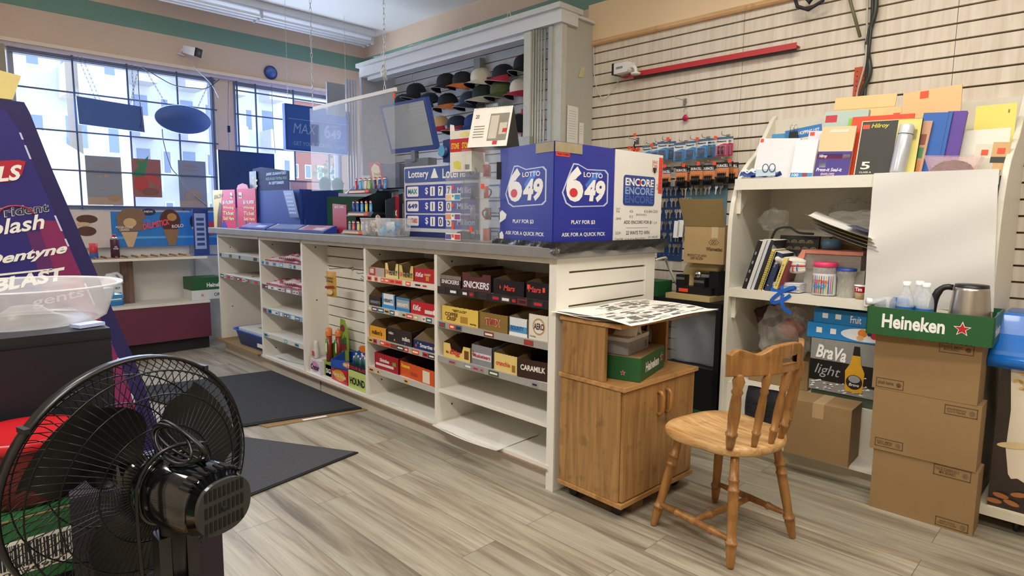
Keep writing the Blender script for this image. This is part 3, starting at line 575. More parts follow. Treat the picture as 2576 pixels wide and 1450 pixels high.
fs += [(0, 1, 5, 4), (1, 2, 6, 5), (2, 3, 7, 6), (n*8, n*8+4, n*8+5, n*8+1), (n*8+1, n*8+5, n*8+6, n*8+2), (n*8+2, n*8+6, n*8+7, n*8+3)]
g.add(vs, fs, False); o = g.build('top_rail', ch, .004)
# ============================================================ FLOOR MATS
RUB = mat('#2b2b2d', .85, noise=.25, scale=60, bump=.35); TRIM = mat('#1c1c1e', .7)
def matobj(label, pts, z):
    c = (sum(p[0] for p in pts)/len(pts), sum(p[1] for p in pts)/len(pts), 0); g = Wd(c, TRIM); g.prism(pts, 'z', z, z+.008)
    cx, cy = c[0], c[1]; g.m(RUB).prism([(cx+(x-cx)*.97, cy+(y-cy)*.97) for x, y in pts], 'z', z+.008, z+.011); return solo(g, 'floor_mat', label, 'mat', c)
matobj('black rubber floor mat lying farther off, along the white counter', [(2.03, 3.36), (1.36, 3.53), (1.02, 4.86), (2.02, 4.66)], .006)
RUB = mat('#454548', .85, noise=.2, scale=60, bump=.35)
matobj('black rubber floor mat lying nearer, with its corner toward the open floor', [(1.63, 2.74), (.985, 2.62), (.62, 3.32), (1.24, 3.46)], .0)
g = Wd((1.8, 3.4, 0), KRAFT); g.prism([(2.06, 3.32), (1.45, 3.44), (1.42, 3.60), (2.0, 3.5)], 'z', .001, .005).m(PWHITE).prism([(1.66, 3.402), (1.80, 3.375), (1.80, 3.40), (1.66, 3.427)], 'z', .005, .0056)
solo(g, 'cardboard_strip', 'strip of brown cardboard sticking out under the farther black mat', 'cardboard', (1.8, 3.4, 0))
# ============================================================ PEDESTAL FAN
HC = CAMC + RM @ Vector(((345-1288)/FPX*1.08, -(1192-725)/FPX*1.08, -1.08)); nb = (RM @ Vector((.88, -.10, .46))).normalized(); upv = Vector((0, 0, 1)); rv = nb.cross(upv).normalized()*-1; uv = rv.cross(nb)*-1
uv = nb.cross(rv)
if uv.z < 0: uv = -uv
FM = Matrix((rv, nb, uv)).transposed().to_4x4()
FB = (HC.x+nb.x*.10, HC.y+nb.y*.10, 0)
fan = thing('pedestal_fan', 'black pedestal fan with wire cage seen from behind at the left front', 'fan', FB)
def fg(m): g = G(m); g.X = Matrix.Translation(HC - Vector(FB)) @ FM; return g
WIRE = mat('#141416', .3, .4, noise=0); R_ = .207
def pol(r, a, y): return (r*math.cos(a), y, r*math.sin(a))
g = fg(WIRE); N = 84
for i in range(N):
    a = 2*PI*i/N; g.tube([pol(.060, a, .078), pol(.083, a, .076), pol(.092, a, .064), pol(.150, a+.02, .054), pol(.185, a+.06, .040), pol(.203, a+.16, .008)], .00085, 4)
for r, y in ((.060, .078), (.098, .064), (.150, .055), (.188, .040)): g.tube([pol(r, 2*PI*k/60, y) for k in range(60)], .0014, 5, True)
g.build('rear_grille', fan)
g = fg(WIRE)
for i in range(N): a = 2*PI*i/N; g.tube([pol(.203, a, -.008), pol(.190, a-.12, -.040), pol(.150, a-.17, -.062), pol(.045, a-.2, -.075)], .00085, 4)
for r, y in ((.045, -.075), (.11, -.068), (.165, -.055)): g.tube([pol(r, 2*PI*k/60, y) for k in range(60)], .0014, 5, True)
g.lathe([(.045, -.073), (.045, -.080), (.0, -.082)], 24, ax='y', cap=False); g.build('front_grille', fan)
g = fg(mat('#111113', .35)); g.lathe([(.203, -.010), (.2085, -.010), (.2085, .010), (.203, .010), (.203, -.010)], 72, ax='y', cap=False); g.build('rim_band', fan)
for i in range(4): a = .9+i*PI/2; g = fg(mat('#202022', .4)); p = pol(.209, a, 0); g.box(p[0]-.004, p[0]+.004, -.012, .012, p[2]-.004, p[2]+.004); g.build('rim_clip', fan)
for k in range(3):
    g = fg(mat('#0e0f11', .42)); a0 = 2.18+k*2*PI/3
    g.grid(lambda u, v, a0=a0: pol(.03+.150*v, a0+(u-.5)*(1.25*math.sin(min(1, v*1.15)*PI*.86)**.8+.25)+.35*v, .012-(u-.5)*.055*(1-.3*v)), 12, 12); g.build('blade', fan)
g = fg(BLACKG); g.lathe([(.0, -.035), (.03, -.034), (.034, -.01), (.034, .03), (0, .03)], 24, ax='y', cap=False); g.build('blade_hub', fan)
# motor housing: rounded shell with a slotted grille at the back
def shell(a, y, k=1):
    w = .058*k*(1+.06*max(0, math.cos(a))**2); h = .055*k; c = math.cos(a); s_ = math.sin(a); e = .8
    return (w*math.copysign(abs(c)**e, c), y, h*math.copysign(abs(s_)**e, s_)+.004)
g = fg(BLACKG); sec = [(.072, .86), (.078, .96), (.09, 1.0), (.13, 1.02), (.17, 1.0), (.20, .93), (.222, .80)]
vs = []; fs = []
for y, k in sec: vs += [shell(2*PI*i/40, y, k) for i in range(40)]
for j in range(len(sec)-1): fs += [(j*40+i, j*40+(i+1) % 40, (j+1)*40+(i+1) % 40, (j+1)*40+i) for i in range(40)]
fs.append(tuple(range(40))); fs.append(tuple((len(sec)-1)*40+i for i in range(40))[::-1]); g.add(vs, fs, True); g.build('motor_housing', fan)
g = fg(mat('#3a3a38', .3, .2)); g.prism([(x*.80, z*.80) for x, y, z in [shell(2*PI*i/40, 0) for i in range(40)]], 'y', .222, .229)
g.m(mat('#050505', .8, noise=0))
for row in (-.026, .0, .026):
    for i in range(9):
        x = -.032+i*.008
        if row == -.002 and abs(x) < .012: continue
        g.box(x-.0022, x+.0022, .2285, .2300, row+.004-.009, row+.004+.009)
g.lathe([(.005, .229), (.005, .231), (0, .231)], 12, ax='y', cap=False).m(mat('#050505', .8, noise=0))
for i in range(11):
    a = PI*.5+(i-5)*.17; p = shell(a, .19, .97); g.box(p[0]-.0022, p[0]+.0022, .186, .208, p[2]-.003, p[2]+.001)
g.build('rear_vent', fan)
g = fg(BLACKG); g.tube([shell(2*PI*i/40, .105, 1.035) for i in range(40)], .0035, 6, True); g.build('seam_band', fan)
g = fg(mat('#101012', .35))
for k in range(4): g.tube([(.012*math.sin(t*2*PI+k)+.006*k-.02, .135+.052*math.cos(t*2*PI)*(.8+.08*k), .090+.026*math.sin(t*2*PI)*(.7+.12*k)-.25*(.052*math.cos(t*2*PI))) for t in [i/30 for i in range(31)]], .0028, 6)
g.tube(bez((.03, .15, .08), (.0, .14, .09), (-.05, .12, .10), (-.068, .115, .03), 10)+bez((-.068, .115, .03), (-.07, .11, -.05), (-.06, .11, -.14), (-.05, .11, -.30), 10), .003, 6); g.build('power_cord', fan)
hl = HC + FM.to_3x3() @ Vector((0, .10, -.055)) - Vector(FB)
g = G(BLACK); g.tube([hl, hl+Vector((0, 0, -.05)), hl+Vector((0, 0, -.13))], [.024, .022, .020], 14).m(mat('#2c2c2c', .35)).box(hl.x-.03, hl.x-.012, hl.y-.02, hl.y+.02, hl.z-.10, hl.z-.02).box(hl.x+.012, hl.x+.03, hl.y-.02, hl.y+.02, hl.z-.10, hl.z-.02); g.build('tilt_bracket', fan)
G(mat('#3a3b3a', .3, .3)).tube([(hl.x, hl.y, hl.z-.10), (hl.x, hl.y, hl.z-.17)], [.028, .026], 16).tube([(hl.x, hl.y, hl.z-.16), (hl.x, hl.y, .03)], .0135, 14).build('pole', fan)
g = G(BLACK)
for k in range(4): a = PI/4+k*PI/2; g.tube([(hl.x, hl.y, .03), (hl.x+.2*math.cos(a), hl.y+.2*math.sin(a), .012)], [.018, .012], 8)
g.build('cross_base', fan)
# ============================================================ GUM DISPLAY AND THINGS AT THE LEFT EDGE
DL = (.3, 2.95, 0); PUR = mat('#2c2578', .45, noise=.06, scale=3); MAG = mat('#86265e', .45, noise=.06, scale=3); DPUR = mat('#241f5c', .45, noise=.05)
gd = thing('gum_display_rack', 'tall purple gum and candy display rack with slanted printed side panel', 'display rack', DL)
def edge(z): return .806 + (.094-z)*.31 + (.0 if z < .547 else -(z-.547)*-.009)
def ex(z):
    T = [(0, .84), (.094, .806), (.547, .709), (1.062, .554), (1.383, .458), (1.60, .40), (1.638, .385)]
    for (a, b), (c, d) in zip(T, T[1:]):
        if a <= z <= c: return b+(d-b)*(z-a)/(c-a)
    return T[-1][1]
ZS = [0, .094, .547, 1.062, 1.383, 1.60, 1.638]
g = Wd(DL, DPUR); g.prism([(-.25, 0)] + [(ex(z), z) for z in ZS] + [(-.25, 1.64)], 'y', 2.95, 2.965); pn = g.build('side_panel', gd)
zz = [0, .2, .4, .6, .8, 1.0, 1.2, 1.4, 1.52]
g = Wd(DL, PUR); g.prism([(-.25, 0)] + [(ex(z)-.052, z) for z in zz] + [(.33, 1.60), (-.25, 1.61)], 'y', 2.948, 2.95)
g.m(MAG).prism([(ex(z)-.054, z) for z in zz[2:7]] + [(ex(z)-.12-.25*(1.2-z)*.25, z) for z in zz[2:7]][::-1], 'y', 2.947, 2.948)
g.m(mat('#5e2768', .45, noise=.06)).prism([(ex(.3)-.20, .3), (ex(.8)-.21, .8), (.36, 1.16), (.43, 1.16), (ex(.8)-.155, .8), (ex(.3)-.13, .3)], 'y', 2.9472, 2.948)
g.m(mat('#cfd4f4', .5, noise=0))
for z, h in ((1.50, .025), (1.43, .05), (1.16, .06), (1.10, .03), (.86, .09), (.70, .03), (.60, .03), (.42, .05)): g.prism([(ex(z)-.058, z), (ex(z+h)-.058, z+h), (ex(z+h)-.052, z+h), (ex(z)-.052, z)], 'y', 2.9462, 2.9475)
F = 2.9455; R2 = (.985, 0, .17); U2 = (-.0, 0, 1)
g.m(mat('#b72438', .45, noise=0)).prism([(.0, 1.30), (.33, 1.345), (.36, 1.37), (.375, 1.42), (.355, 1.425), (.0, 1.375)], 'y', F, F+.001)
g.text('HALLS', (.15, F-.001, 1.316), .215, .056, R2, U2, mt=WHT, bold=.035, shear=.25)
g.m(mat('#a03048', .5, noise=0)).tube([(.335+.05*math.cos(a), F, 1.225+.03*math.sin(a)) for a in [i*PI/12 for i in range(13)]], .004, 4)
g.text('Trident', (.262, F-.001, 1.205), .175, .036, R2, U2, mt=mat('#d6d6e4', .5, noise=0), bold=.035); g.text('Trident', (.265, F-.0015, 1.208), .17, .032, R2, U2, mt=mat('#343048', .5, noise=0), bold=.01)
g.text('Splash', (.215, F-.001, 1.118), .205, .075, R2, U2, mt=WHT, bold=.02, shear=.2)
g.text('Dentyne', (.225, F-.001, 1.02), .262, .05, R2, U2, mt=WHT, bold=.035, shear=.3); g.prism([(.25, 1.003), (.43, 1.016), (.43, 1.010), (.26, .996)], 'y', F-.001, F)
g.text('BLAST', (.25, F-.001, .935), .222, .05, (.99, 0, .16), (0, 0, 1), mt=WHT, bold=.045, shear=.15); g.text('gents', (.36, F-.001, .86), .17, .04, R2, U2, mt=mat('#c8c8dc', .5, noise=0), bold=.01)
g.build('printed_face', pn)
g = Wd(DL, DPUR)
for z in (.25, .55, .85, 1.1, 1.35): g.box(-.25, ex(z)-.03, 2.965, 3.36, z-.01, z)
g.build('shelf_boards', gd)
g = Wd(DL, DPUR); g.prism([(-.25, 0)] + [(ex(z), z) for z in ZS] + [(-.25, 1.64)], 'y', 3.36, 3.375); g.build('side_panel', gd)
for i, (x0, z0, c, lb, h) in enumerate(((.60, .85, '#2f9ad0', 'sky blue gum packet sticking out of the upper rack shelf', .06), (.665, .55, '#55c040', 'lime green packet sticking out beside the rack edge', .045), (.63, .68, '#3a86c0', 'small blue packet poking past the rack edge', .03))):
    g = G(mat(c, .35)); g.box(-.03, .035, -.03, .03, 0, h).m(WHT).box(.0351, .0355, -.02, .02, .008, h-.01).box(-.02, .03, -.0305, -.03, .008, h*.4)
    solo(g, 'candy_packet', lb, 'packet', (x0+.02, 3.10, z0+.001 if i != 2 else .851), 12)
g = Wd((.25, 2.98, 1.64), mat('#e6d68c', .5)); g.prism([(.05, 1.645), (.355, 1.645), (.385, 1.735), (.05, 1.79)], 'y', 2.97, 3.05).m(mat('#c9b45a', .5)).prism([(.12, 1.70), (.30, 1.69), (.30, 1.71), (.12, 1.735)], 'y', 2.969, 2.97)
solo(g, 'card_box', 'yellow card box lying on top of the purple gum display', 'box', (.25, 2.98, 1.64))
# black cabinet and clear bowl
g = Wd((.1, 1.9, 0), mat('#1c1d24', .45, noise=.2, scale=5)); g.box(-.6, .362, 1.75, 2.2, 0, .955).m(mat('#101015', .5)).box(-.6, .363, 1.748, 1.75, .93, .935)
solo(g, 'black_cabinet', 'large black cabinet standing behind the fan with a clear bowl on top', 'cabinet', (.1, 1.9, 0))
t = thing('plastic_bowl', 'wide clear plastic bowl resting on the black cabinet', 'bowl', (.225, 1.96, .957))
BW = glass('#f2f2f4', .22, .25)
G(BW).lathe([(.0, .045), (.03, .042), (.06, .02), (.10, .006), (.155, .002), (.172, .012), (.198, .088), (.212, .094), (.212, .098), (.196, .092), (.170, .016), (.155, .006)], 56, cap=False).build('bowl_wall', t)
G(glass('#f6f6f8', .45, .2)).tube([(.21*math.cos(a), .21*math.sin(a), .096) for a in [i*2*PI/60 for i in range(60)]], .0028, 6, True).build('rim', t)
g = G(mat('#b8c4f0', .3)).box(-.03, .03, -.02, .02, 0, .008); solo(g, 'plastic_wrap_scrap', 'small scrap of pale wrapper at the corner of the black cabinet', 'wrapper', (.325, 1.80, .957), 20)
# red tub, green beer box and cartons in the corner
t = thing('plastic_tub', 'red plastic tub with a bright red lid standing on the green beer box', 'tub', (.165, 1.60, .646))
G(mat('#560f0d', .35, noise=.06)).lathe([(.09, 0), (.096, .01), (.098, .12), (.094, .128)], 40).text('s', (-.085, -.083, .055), .022, .035, mt=WHT, bold=.02).build('tub_body', t)
G(mat('#b81420', .35, noise=.03)).lathe([(.099, .115), (.103, .118), (.103, .135), (.098, .138), (.090, .135), (.0, .134)], 40, cap=False).build('lid', t)
t = thing('beer_box', 'green printed beer box with a large barcode under the red tub', 'box', (.07, 1.6, .505))
g = G(HGREEN); g.box(-.2, .178, -.12, .14, 0, .14).m(KRAFT).box(-.2, .1785, -.121, -.12, .137, .14).m(mat('#d8d4c8', .6)).box(-.02, .155, -.1212, -.12, .025, .095)
random.seed(11); x = -.012; g.m(INK)
while x < .145: wd = random.choice((.0015, .003, .0045)); g.box(x, x+wd, -.1218, -.1212, .040, .088); x += wd+random.choice((.0015, .003))
g.text('000728901', (.0, -.1219, .028), .13, .008, mt=INK); g.build('carton_body', t)
g = G(mat('#cfccc2', .6)); g.box(-.2, .10, -.13, .14, 0, .05); solo(g, 'flat_box', 'white flat box under the green beer box beside the fan', 'box', (.07, 1.6, .455))
carton('cardboard_box', 'brown carton at the bottom of the pile behind the fan', -.13, .16, 1.46, 1.74, 0, .455)
g = G(mat('#2a2433', .5, noise=.1)).box(-.13, .13, -.05, .14, 0, .70).m(mat('#16141c', .5)).box(-.131, .06, -.051, -.05, .01, .69)
solo(g, 'speaker_box', 'narrow black box standing on the floor behind the fan pole', 'box', (.335, 1.40, 0), -8)
# ============================================================ ON THE WINDOW BENCH
t = thing('washer_fluid_jug', 'white jug of blue washer fluid standing on the window bench ledge', 'jug', (1.27, 6.02, .449))
G(mat('#e8eaf0', .4)).lathe([(.07, 0), (.085, .01), (.085, .17), (.07, .21), (.04, .25), (.03, .27)], 24, sx=1, sy=.7).build('jug_body', t); G(mat('#e8eaf0', .4)).tube([(.0, 0, .26), (.05, 0, .27), (.078, 0, .24), (.08, 0, .18)], .014, 8).build('handle', t)
G(mat('#2d7cc0', .4)).lathe([(.086, .0), (.086, .06)], 24, sx=1, sy=.7, cap=False).m(mat('#dfe8f4', .4)).box(-.06, .065, -.063, -.062, .06, .17).text('TURBO', (-.04, -.0635, .14), .09, .02, mt=INK, bold=.03, shear=.3).m(mat('#2c63a8', .4)).box(-.02, .06, -.0636, -.063, .065, .11).build('label_wrap', t)
t = thing('butane_can', 'maroon gas canister with silver top standing on the upper bench shelf', 'can', (1.31, 5.99, .846))
G(mat('#4a2236', .35)).lathe([(.031, 0), (.033, .004), (.033, .155), (.031, .16)], 24).box(-.02, .02, -.034, -.033, .07, .11).text('GAS\nPOWER', (-.018, -.035, .075), .036, .03, mt=WHT).build('can_body', t); G(CHROME).lathe([(.03, .16), (.02, .175), (.012, .18)], 20).build('neck', t); G(RED).lathe([(.013, .178), (.013, .2)], 14).build('cap', t)
g = G(mat('#c8323c', .4)).lathe([(.03, 0), (.03, .13)], 18).m(mat('#3a68b8', .4)).lathe([(.031, .0), (.031, .05)], 18, cap=False); solo(g, 'canister', 'red and blue canister half hidden behind the purple display edge', 'canister', (1.16, 6.0, .846))
t = thing('beer_box', 'green beer box over a white box on the window bench beside the counter', 'box', (1.99, 6.0, .449))
G(HGREEN).box(-.13, .14, -.1, .12, .088, .20).text('Heineken', (.0, -.1008, .11), .16, .04, mt=WHT, bold=.03).build('carton_top', t)
G(mat('#dcdcdc', .5)).box(-.13, .14, -.1, .12, 0, .087).text('ORO', (.06, -.1008, .025), .08, .03, (1, 0, 0), (0, 0, 1), mt=INK).m(mat('#f08a3c', .5)).box(-.05, -.03, -.1006, -.1, .03, .05).build('carton_bottom', t)
t = thing('ticket_stand', 'dark blue upright lottery leaflet stand on the upper bench shelf', 'stand', (1.95, 5.96, .846), 0)
G(mat('#26408a', .4)).box(-.03, .10, .0, .012, 0, .42).build('stand_back', t); G(mat('#26408a', .4)).box(-.05, .15, -.06, .06, 0, .008).build('stand_foot', t)
g = G(mat('#9fb0dc', .4)).box(-.02, .075, -.004, 0, .06, .38).m(mat('#31498c', .4))
for i in range(6): g.box(-.005, .06, -.005, -.004, .09+i*.045, .115+i*.045)
g.build('leaflet', t)
# ice cream banner along the window bench
IL = (1.6, 6.16, .93)
ib = thing('ice_cream_banner', 'long blue ice cream poster with cones and bars under the left window', 'poster', IL)
g = Wd(IL, mat('#2c7fd0', .5, noise=.15, scale=4)); g.box(1.33, 2.22, 6.16, 6.165, .93, 1.235).m(mat('#d9cfc6', .5)).box(1.0, 1.33, 6.16, 6.165, .93, 1.235).m(mat('#5fb0ea', .5)).box(1.33, 2.22, 6.158, 6.16, 1.00, 1.02)
g.m(mat('#5a3a2c', .5)).disc((1.16, 6.157, 1.17), .075, .035).disc((1.15, 6.156, 1.07), .07, .04).m(mat('#d8b890', .5)).disc((1.13, 6.155, 1.13), .05, .015)
g.m(mat('#d8b98c', .5)); g.prism([(1.40, 1.06), (1.53, 1.06), (1.485, .93), (1.445, .93)], 'y', 6.156, 6.158).m(mat('#8a6a50', .5)).prism([(1.37, 1.20), (1.42, 1.25), (1.50, 1.27), (1.58, 1.24), (1.60, 1.16), (1.56, 1.07), (1.38, 1.06)], 'y', 6.154, 6.157).m(mat('#d9b888', .5)).disc((1.47, 6.153, 1.14), .05, .04).m(mat('#2d2a50', .5)).disc((1.62, 6.155, 1.235), .055, .03).text('NEW', (1.585, 6.153, 1.228), .07, .018, mt=WHT, bold=.02)
g.m(mat('#5a3226', .5)).disc((1.79, 6.156, 1.16), .085, .10).m(mat('#c69250', .5)).disc((1.805, 6.154, 1.19), .04, .035).m(mat('#9a7450', .5)).prism([(1.73, 1.08), (1.86, 1.08), (1.825, .935), (1.77, .935)], 'y', 6.155, 6.157)
g.m(mat('#2a2226', .5)).disc((2.02, 6.156, 1.15), .065, .075).m(WHT).prism([(2.045, 1.22), (2.08, 1.18), (2.05, 1.08), (2.03, 1.08), (2.055, 1.17)], 'y', 6.154, 6.156)
g.text('DRUMSTICK', (1.57, 6.152, 1.075), .22, .055, (.97, 0, .22), (0, 0, 1), mt=mat('#f05a6a', .5, noise=0), bold=.04); g.text('ROLO', (1.80, 6.151, 1.09), .10, .03, (.98, 0, .1), mt=mat('#f4d8dc', .5, noise=0), bold=.04); g.text('OREO', (1.97, 6.151, 1.075), .11, .03, (.97, 0, .2), mt=WHT, bold=.04)
g.text('MOCHA COOKIE\nCRUNCH', (1.36, 6.151, 1.07), .13, .04, mt=WHT, bold=.02).m(mat('#e8505c', .5)).prism([(2.10, 1.04), (2.15, 1.02), (2.18, 1.12), (2.15, 1.16), (2.11, 1.14)], 'y', 6.155, 6.157).m(mat('#4a7fd0', .5)).disc((1.60, 6.152, 1.155), .035, .02)
g.build('printed_sheet', ib)
# ============================================================ GOODS IN THE COUNTER BAYS
def ypx(px, py=700, x=2.03): return P(px, py, 'x', x).y
def teeth(pts, n=9, d=.003):
    """perforated cardboard edge between two points"""
    (a, b), (c, e) = pts; o = []
    for i in range(n): t = i/n; o += [(a+(c-a)*t, b+(e-b)*t), (a+(c-a)*(t+.5/n), b+(e-b)*(t+.5/n)+d)]
    return o + [(c, e)]
def tray(label, y1, y0, z, hf, hb, out, side=None, notch=0, inner='#8a7250', dep=.30, words=(), blobs=(), rz=0, fill=None, step=.3, xf=2.035, pl=.5):
    w = (y1-y0)/2-.0015; t = .0025; g = G(); O = mat(out, .4, noise=.05); I = mat(inner, .8, noise=.06); SD = mat(side or out, .4, noise=.05)
    # front
    fr = [(-w, 0), (w, 0), (w, hf)] + ([(notch, hf), (notch-.012, hf*pl), (-notch+.012, hf*pl), (-notch, hf)] if notch else teeth([(w, hf), (-w, hf)], 8, .002)[1:-1]) + [(-w, hf)]
    g.m(O).prism(fr, 'y', 0, t).m(I).prism([(a*.985, b*.985+.0005) for a, b in fr], 'y', t, t+.001)
    sp = [(0, 0), (dep, 0), (dep, hb)] + teeth([(dep*.98, hb), (dep*step, hb)], 10)[:-1] + [(dep*step, hb), (0, hf)]
    for s in (-1, 1): g.m(SD).prism(sp, 'x', s*w, s*(w-.001)).m(I).prism(sp, 'x', s*(w-.001), s*(w-t))
    g.m(I).box(-w, w, dep-t, dep, 0, hb).box(-w+t, w-t, t, dep-t, 0, .003)
    for q_, (s, x, zz, ww, hh, c, sh_) in enumerate(words): g.text(s, (x*2*w-w, -.0012-.0004*q_, zz*hf), ww*2*w, hh*hf, mt=mat(c, .5, noise=0), bold=.03, shear=sh_)
    for q_, (sh_, x, zz, a, b, c) in enumerate(blobs):
        e_ = -.0003-.00015*q_
        g.m(mat(c, .4, noise=.05)); cx = x*2*w-w; cz = zz*hf
        if sh_ == 'o': g.disc((cx, e_, cz), a*w, b*hf, 20)
        else: g.box(cx-a*w, cx+a*w, e_, 0, cz-b*hf, cz+b*hf)
    if fill:
        random.seed(len(label))
        for k in range(fill[1]):
            a = random.uniform(-w*.5, w*.5); b = random.uniform(.05, dep*.7); g.m(mat(random.choice(fill[0]), .35)).box(a-.03, a+.03, b-.012, b+.012, .004+.006*(k % 3), .018+.006*(k % 3))
    return solo(g, 'candy_tray', label, 'candy box', (xf, (y1+y0)/2, z+.0012), -90+rz, 'open candy trays in the counter bays')
T = tray; z = .868
T('red and grey wafer box leftmost on the top shelf of the fourth bay', 3.255, 3.085, z, .050, .085, '#b9a9a0', '#c8c0b8', words=[('KIT', .05, .4, .22, .35, '#f4e8e0', 0)], blobs=[('r', .2, .5, .40, .45, '#c03a34'), ('r', .18, .55, .24, .28, '#d8ccc4')], step=.2)
T('pale yellow peanut bar tray with notched front, left one on the top shelf', 3.085, 2.945, z, .085, .10, '#ecd98e', '#e4cf84', notch=.045, words=[('OH', .05, .25, .25, .3, '#e0554a', 0), ('HENRY!', .32, .2, .60, .34, '#3a2c26', 0)])
T('yellow peanut bar tray with notched front, right one on the top shelf', 2.945, 2.80, z, .082, .10, '#ddc070', '#cfb066', notch=.045, words=[('OH', .06, .22, .25, .3, '#e0554a', 0), ('HENRY!', .33, .18, .60, .34, '#3a2c26', 0)])
T('red chunky wafer tray at the right end of the top shelf of the fourth bay', 2.80, 2.60, z, .075, .10, '#b81c26', '#c7a98c', inner='#b99a72', words=[('KitKat', .08, .38, .36, .32, '#f8f0ec', .3), ('CHUNKY', .48, .5, .3, .16, '#f4d8a0', 0)], blobs=[('r', .62, .3, .15, .16, '#d88a3a')])
z = .685
T('black cookie chocolate tray leftmost on the second shelf', 3.262, 3.13, z, .058, .10, '#2b2a2c', '#33312f', words=[("HERSHEY'S", .1, .25, .82, .3, '#a8a4a0', .1)], step=.15)
T('white and light blue milk chocolate tray on the second shelf', 3.12, 2.985, z, .085, .09, '#e6e8ea', '#3a3836', words=[("HERSHEY'S", .14, .42, .7, .25, '#2a3c50', 0)], blobs=[('r', .06, .5, .1, .5, '#3a96d8'), ('r', .94, .5, .1, .5, '#3a96d8'), ('r', .5, .12, 1, .12, '#3a96d8')])
T('grey and blue cookies and cream tray on the second shelf', 2.975, 2.84, z, .075, .10, '#a9acb0', '#4a4a4c', words=[("HERSHEY'S", .08, .35, .8, .28, '#f4f4f4', 0)], blobs=[('r', .5, .1, 1, .14, '#2e86c4'), ('r', .5, .93, 1, .07, '#2e86c4')])
T('red wafer tray with white logo at the right end of the second shelf', 2.835, 2.60, z, .070, .09, '#c2202a', '#b88a70', inner='#b08f6c', words=[('KitKat', .10, .3, .32, .45, '#f8f0ec', .3)], blobs=[('r', .72, .32, .3, .14, '#e4e0d4'), ('o', .92, .35, .08, .2, '#f4f4f0')])
z = .488
T('yellow peanut candy tray leftmost on the third shelf', 3.262, 3.08, z, .070, .10, '#eaa52c', '#4a3c2e', words=[("m&m's", .15, .3, .62, .42, '#3a221a', 0)], step=.12)
T('dark brown chocolate candy tray in the middle of the third shelf', 3.07, 2.82, z, .085, .10, '#2f2522', '#2a211e', inner='#a08257', words=[('m&m', .06, .55, .2, .2, '#d8d0c8', 0), ('m&m', .62, .3, .3, .3, '#e8e0d8', 0)], blobs=[('o', .72, .14, .06, .08, '#3a68c8'), ('o', .3, .2, .05, .07, '#d8a83a')])
T('dark blue coloured candy tray at the right end of the third shelf', 2.81, 2.60, z, .050, .10, '#1f2a5e', '#3a3c48', inner='#bfa98a', words=[('Smarties', .3, .3, .55, .45, '#e8e8f4', 0)], blobs=[('o', .12, .4, .06, .18, '#d84a8a'), ('o', .2, .7, .05, .15, '#48b468'), ('o', .92, .5, .05, .18, '#e8a83a')])
z = .303
T('red fruit candy box leftmost on the fourth shelf', 3.21, 2.955, z, .095, .10, '#a81a26', '#8e1620', inner='#4a3a2c', words=[('Skittles', .22, .5, .40, .22, '#f4f0ec', .1)], blobs=[('r', .42, .3, .75, .08, '#ecd8d8'), ('r', .82, .55, .14, .12, '#6aa03c')], fill=(['#7a1820'], 3))
T('orange peanut butter cup box with torn front on the fourth shelf', 2.955, 2.605, z, .085, .115, '#d9581c', '#c04c1a', inner='#4a3426', words=[("Reeses", .04, .62, .26, .26, '#f4d83a', .1)], blobs=[('r', .77, .46, .20, .40, '#e8dcc8'), ('r', .42, .35, .2, .12, '#b8441a')], fill=(['#5a2a1a', '#c8581c'], 5), rz=-3, dep=.27)
z = .862
T('dark brown caramel bar tray leftmost on the top shelf of the right bay', 2.565, 2.395, z, .062, .10, '#4a3330', '#2a2426', words=[('SNICKERS', .06, .28, .86, .34, '#f0f0f4', .12)], blobs=[('r', .5, .82, 1, .16, '#8a7a76')])
T('caramel bar tray with big blue and white lettering on the top shelf', 2.39, 2.17, z, .085, .085, '#5c2f2e', '#2a2426', notch=.05, words=[('SNICKERS', .05, .12, .9, .42, '#2c3a8a', .12), ('SNICKERS', .06, .14, .88, .40, '#f4f4f8', .12)], pl=.8)
T('black nougat bar tray with red script, second from the right on the top shelf', 2.16, 1.945, z, .07, .085, '#1e1b1c', '#201d1e', words=[('Mars', .35, .3, .36, .38, '#d8423a', .2)], blobs=[('o', .24, .5, .05, .12, '#c84a3a')])
T('black nougat bar tray with orange stickers at the right end of the top shelf', 1.94, 1.795, z, .075, .085, '#201c1e', '#262224', words=[('Mars', .12, .4, .55, .36, '#d8423a', .2)], blobs=[('r', .12, .7, .12, .14, '#f4583a'), ('r', .78, .6, .1, .14, '#f4583a')])
z = .676
T('wide yellow wafer crisp tray leftmost on the second shelf of the right bay', 2.555, 2.26, z, .085, .115, '#ecc95c', '#e4bc50', inner='#b79a68', words=[('COFFEE\nCRISP', .1, .14, .36, .5, '#5a2c20', .1), ('makes a nice\nlight snack', .3, .70, .4, .18, '#4a3020', 0), ('48x50g', .78, .08, .16, .12, '#4a3020', 0)], blobs=[('r', .62, .3, .2, .2, '#b88a3a')], step=.45)
T('gold caramel finger tray with red lettering on the second shelf', 2.255, 2.05, z, .085, .10, '#8f7238', '#9c7f48', inner='#7a5e3c', words=[('TWIX', .22, .3, .52, .42, '#f4ece0', .1), ('TWIX', .235, .32, .49, .38, '#b8262c', .1)], fill=(['#6a4028', '#b8862c'], 14))
T('white and blue coconut bar tray on the second shelf', 2.045, 1.925, z, .085, .095, '#e4e8ec', '#c9c0ac', inner='#b8a988', words=[('BOUNTY', .1, .3, .72, .26, '#2c5a9a', 0)], blobs=[('r', .5, .36, .95, .2, '#58a0d4'), ('r', .5, .1, 1, .1, '#f4f4f4')])
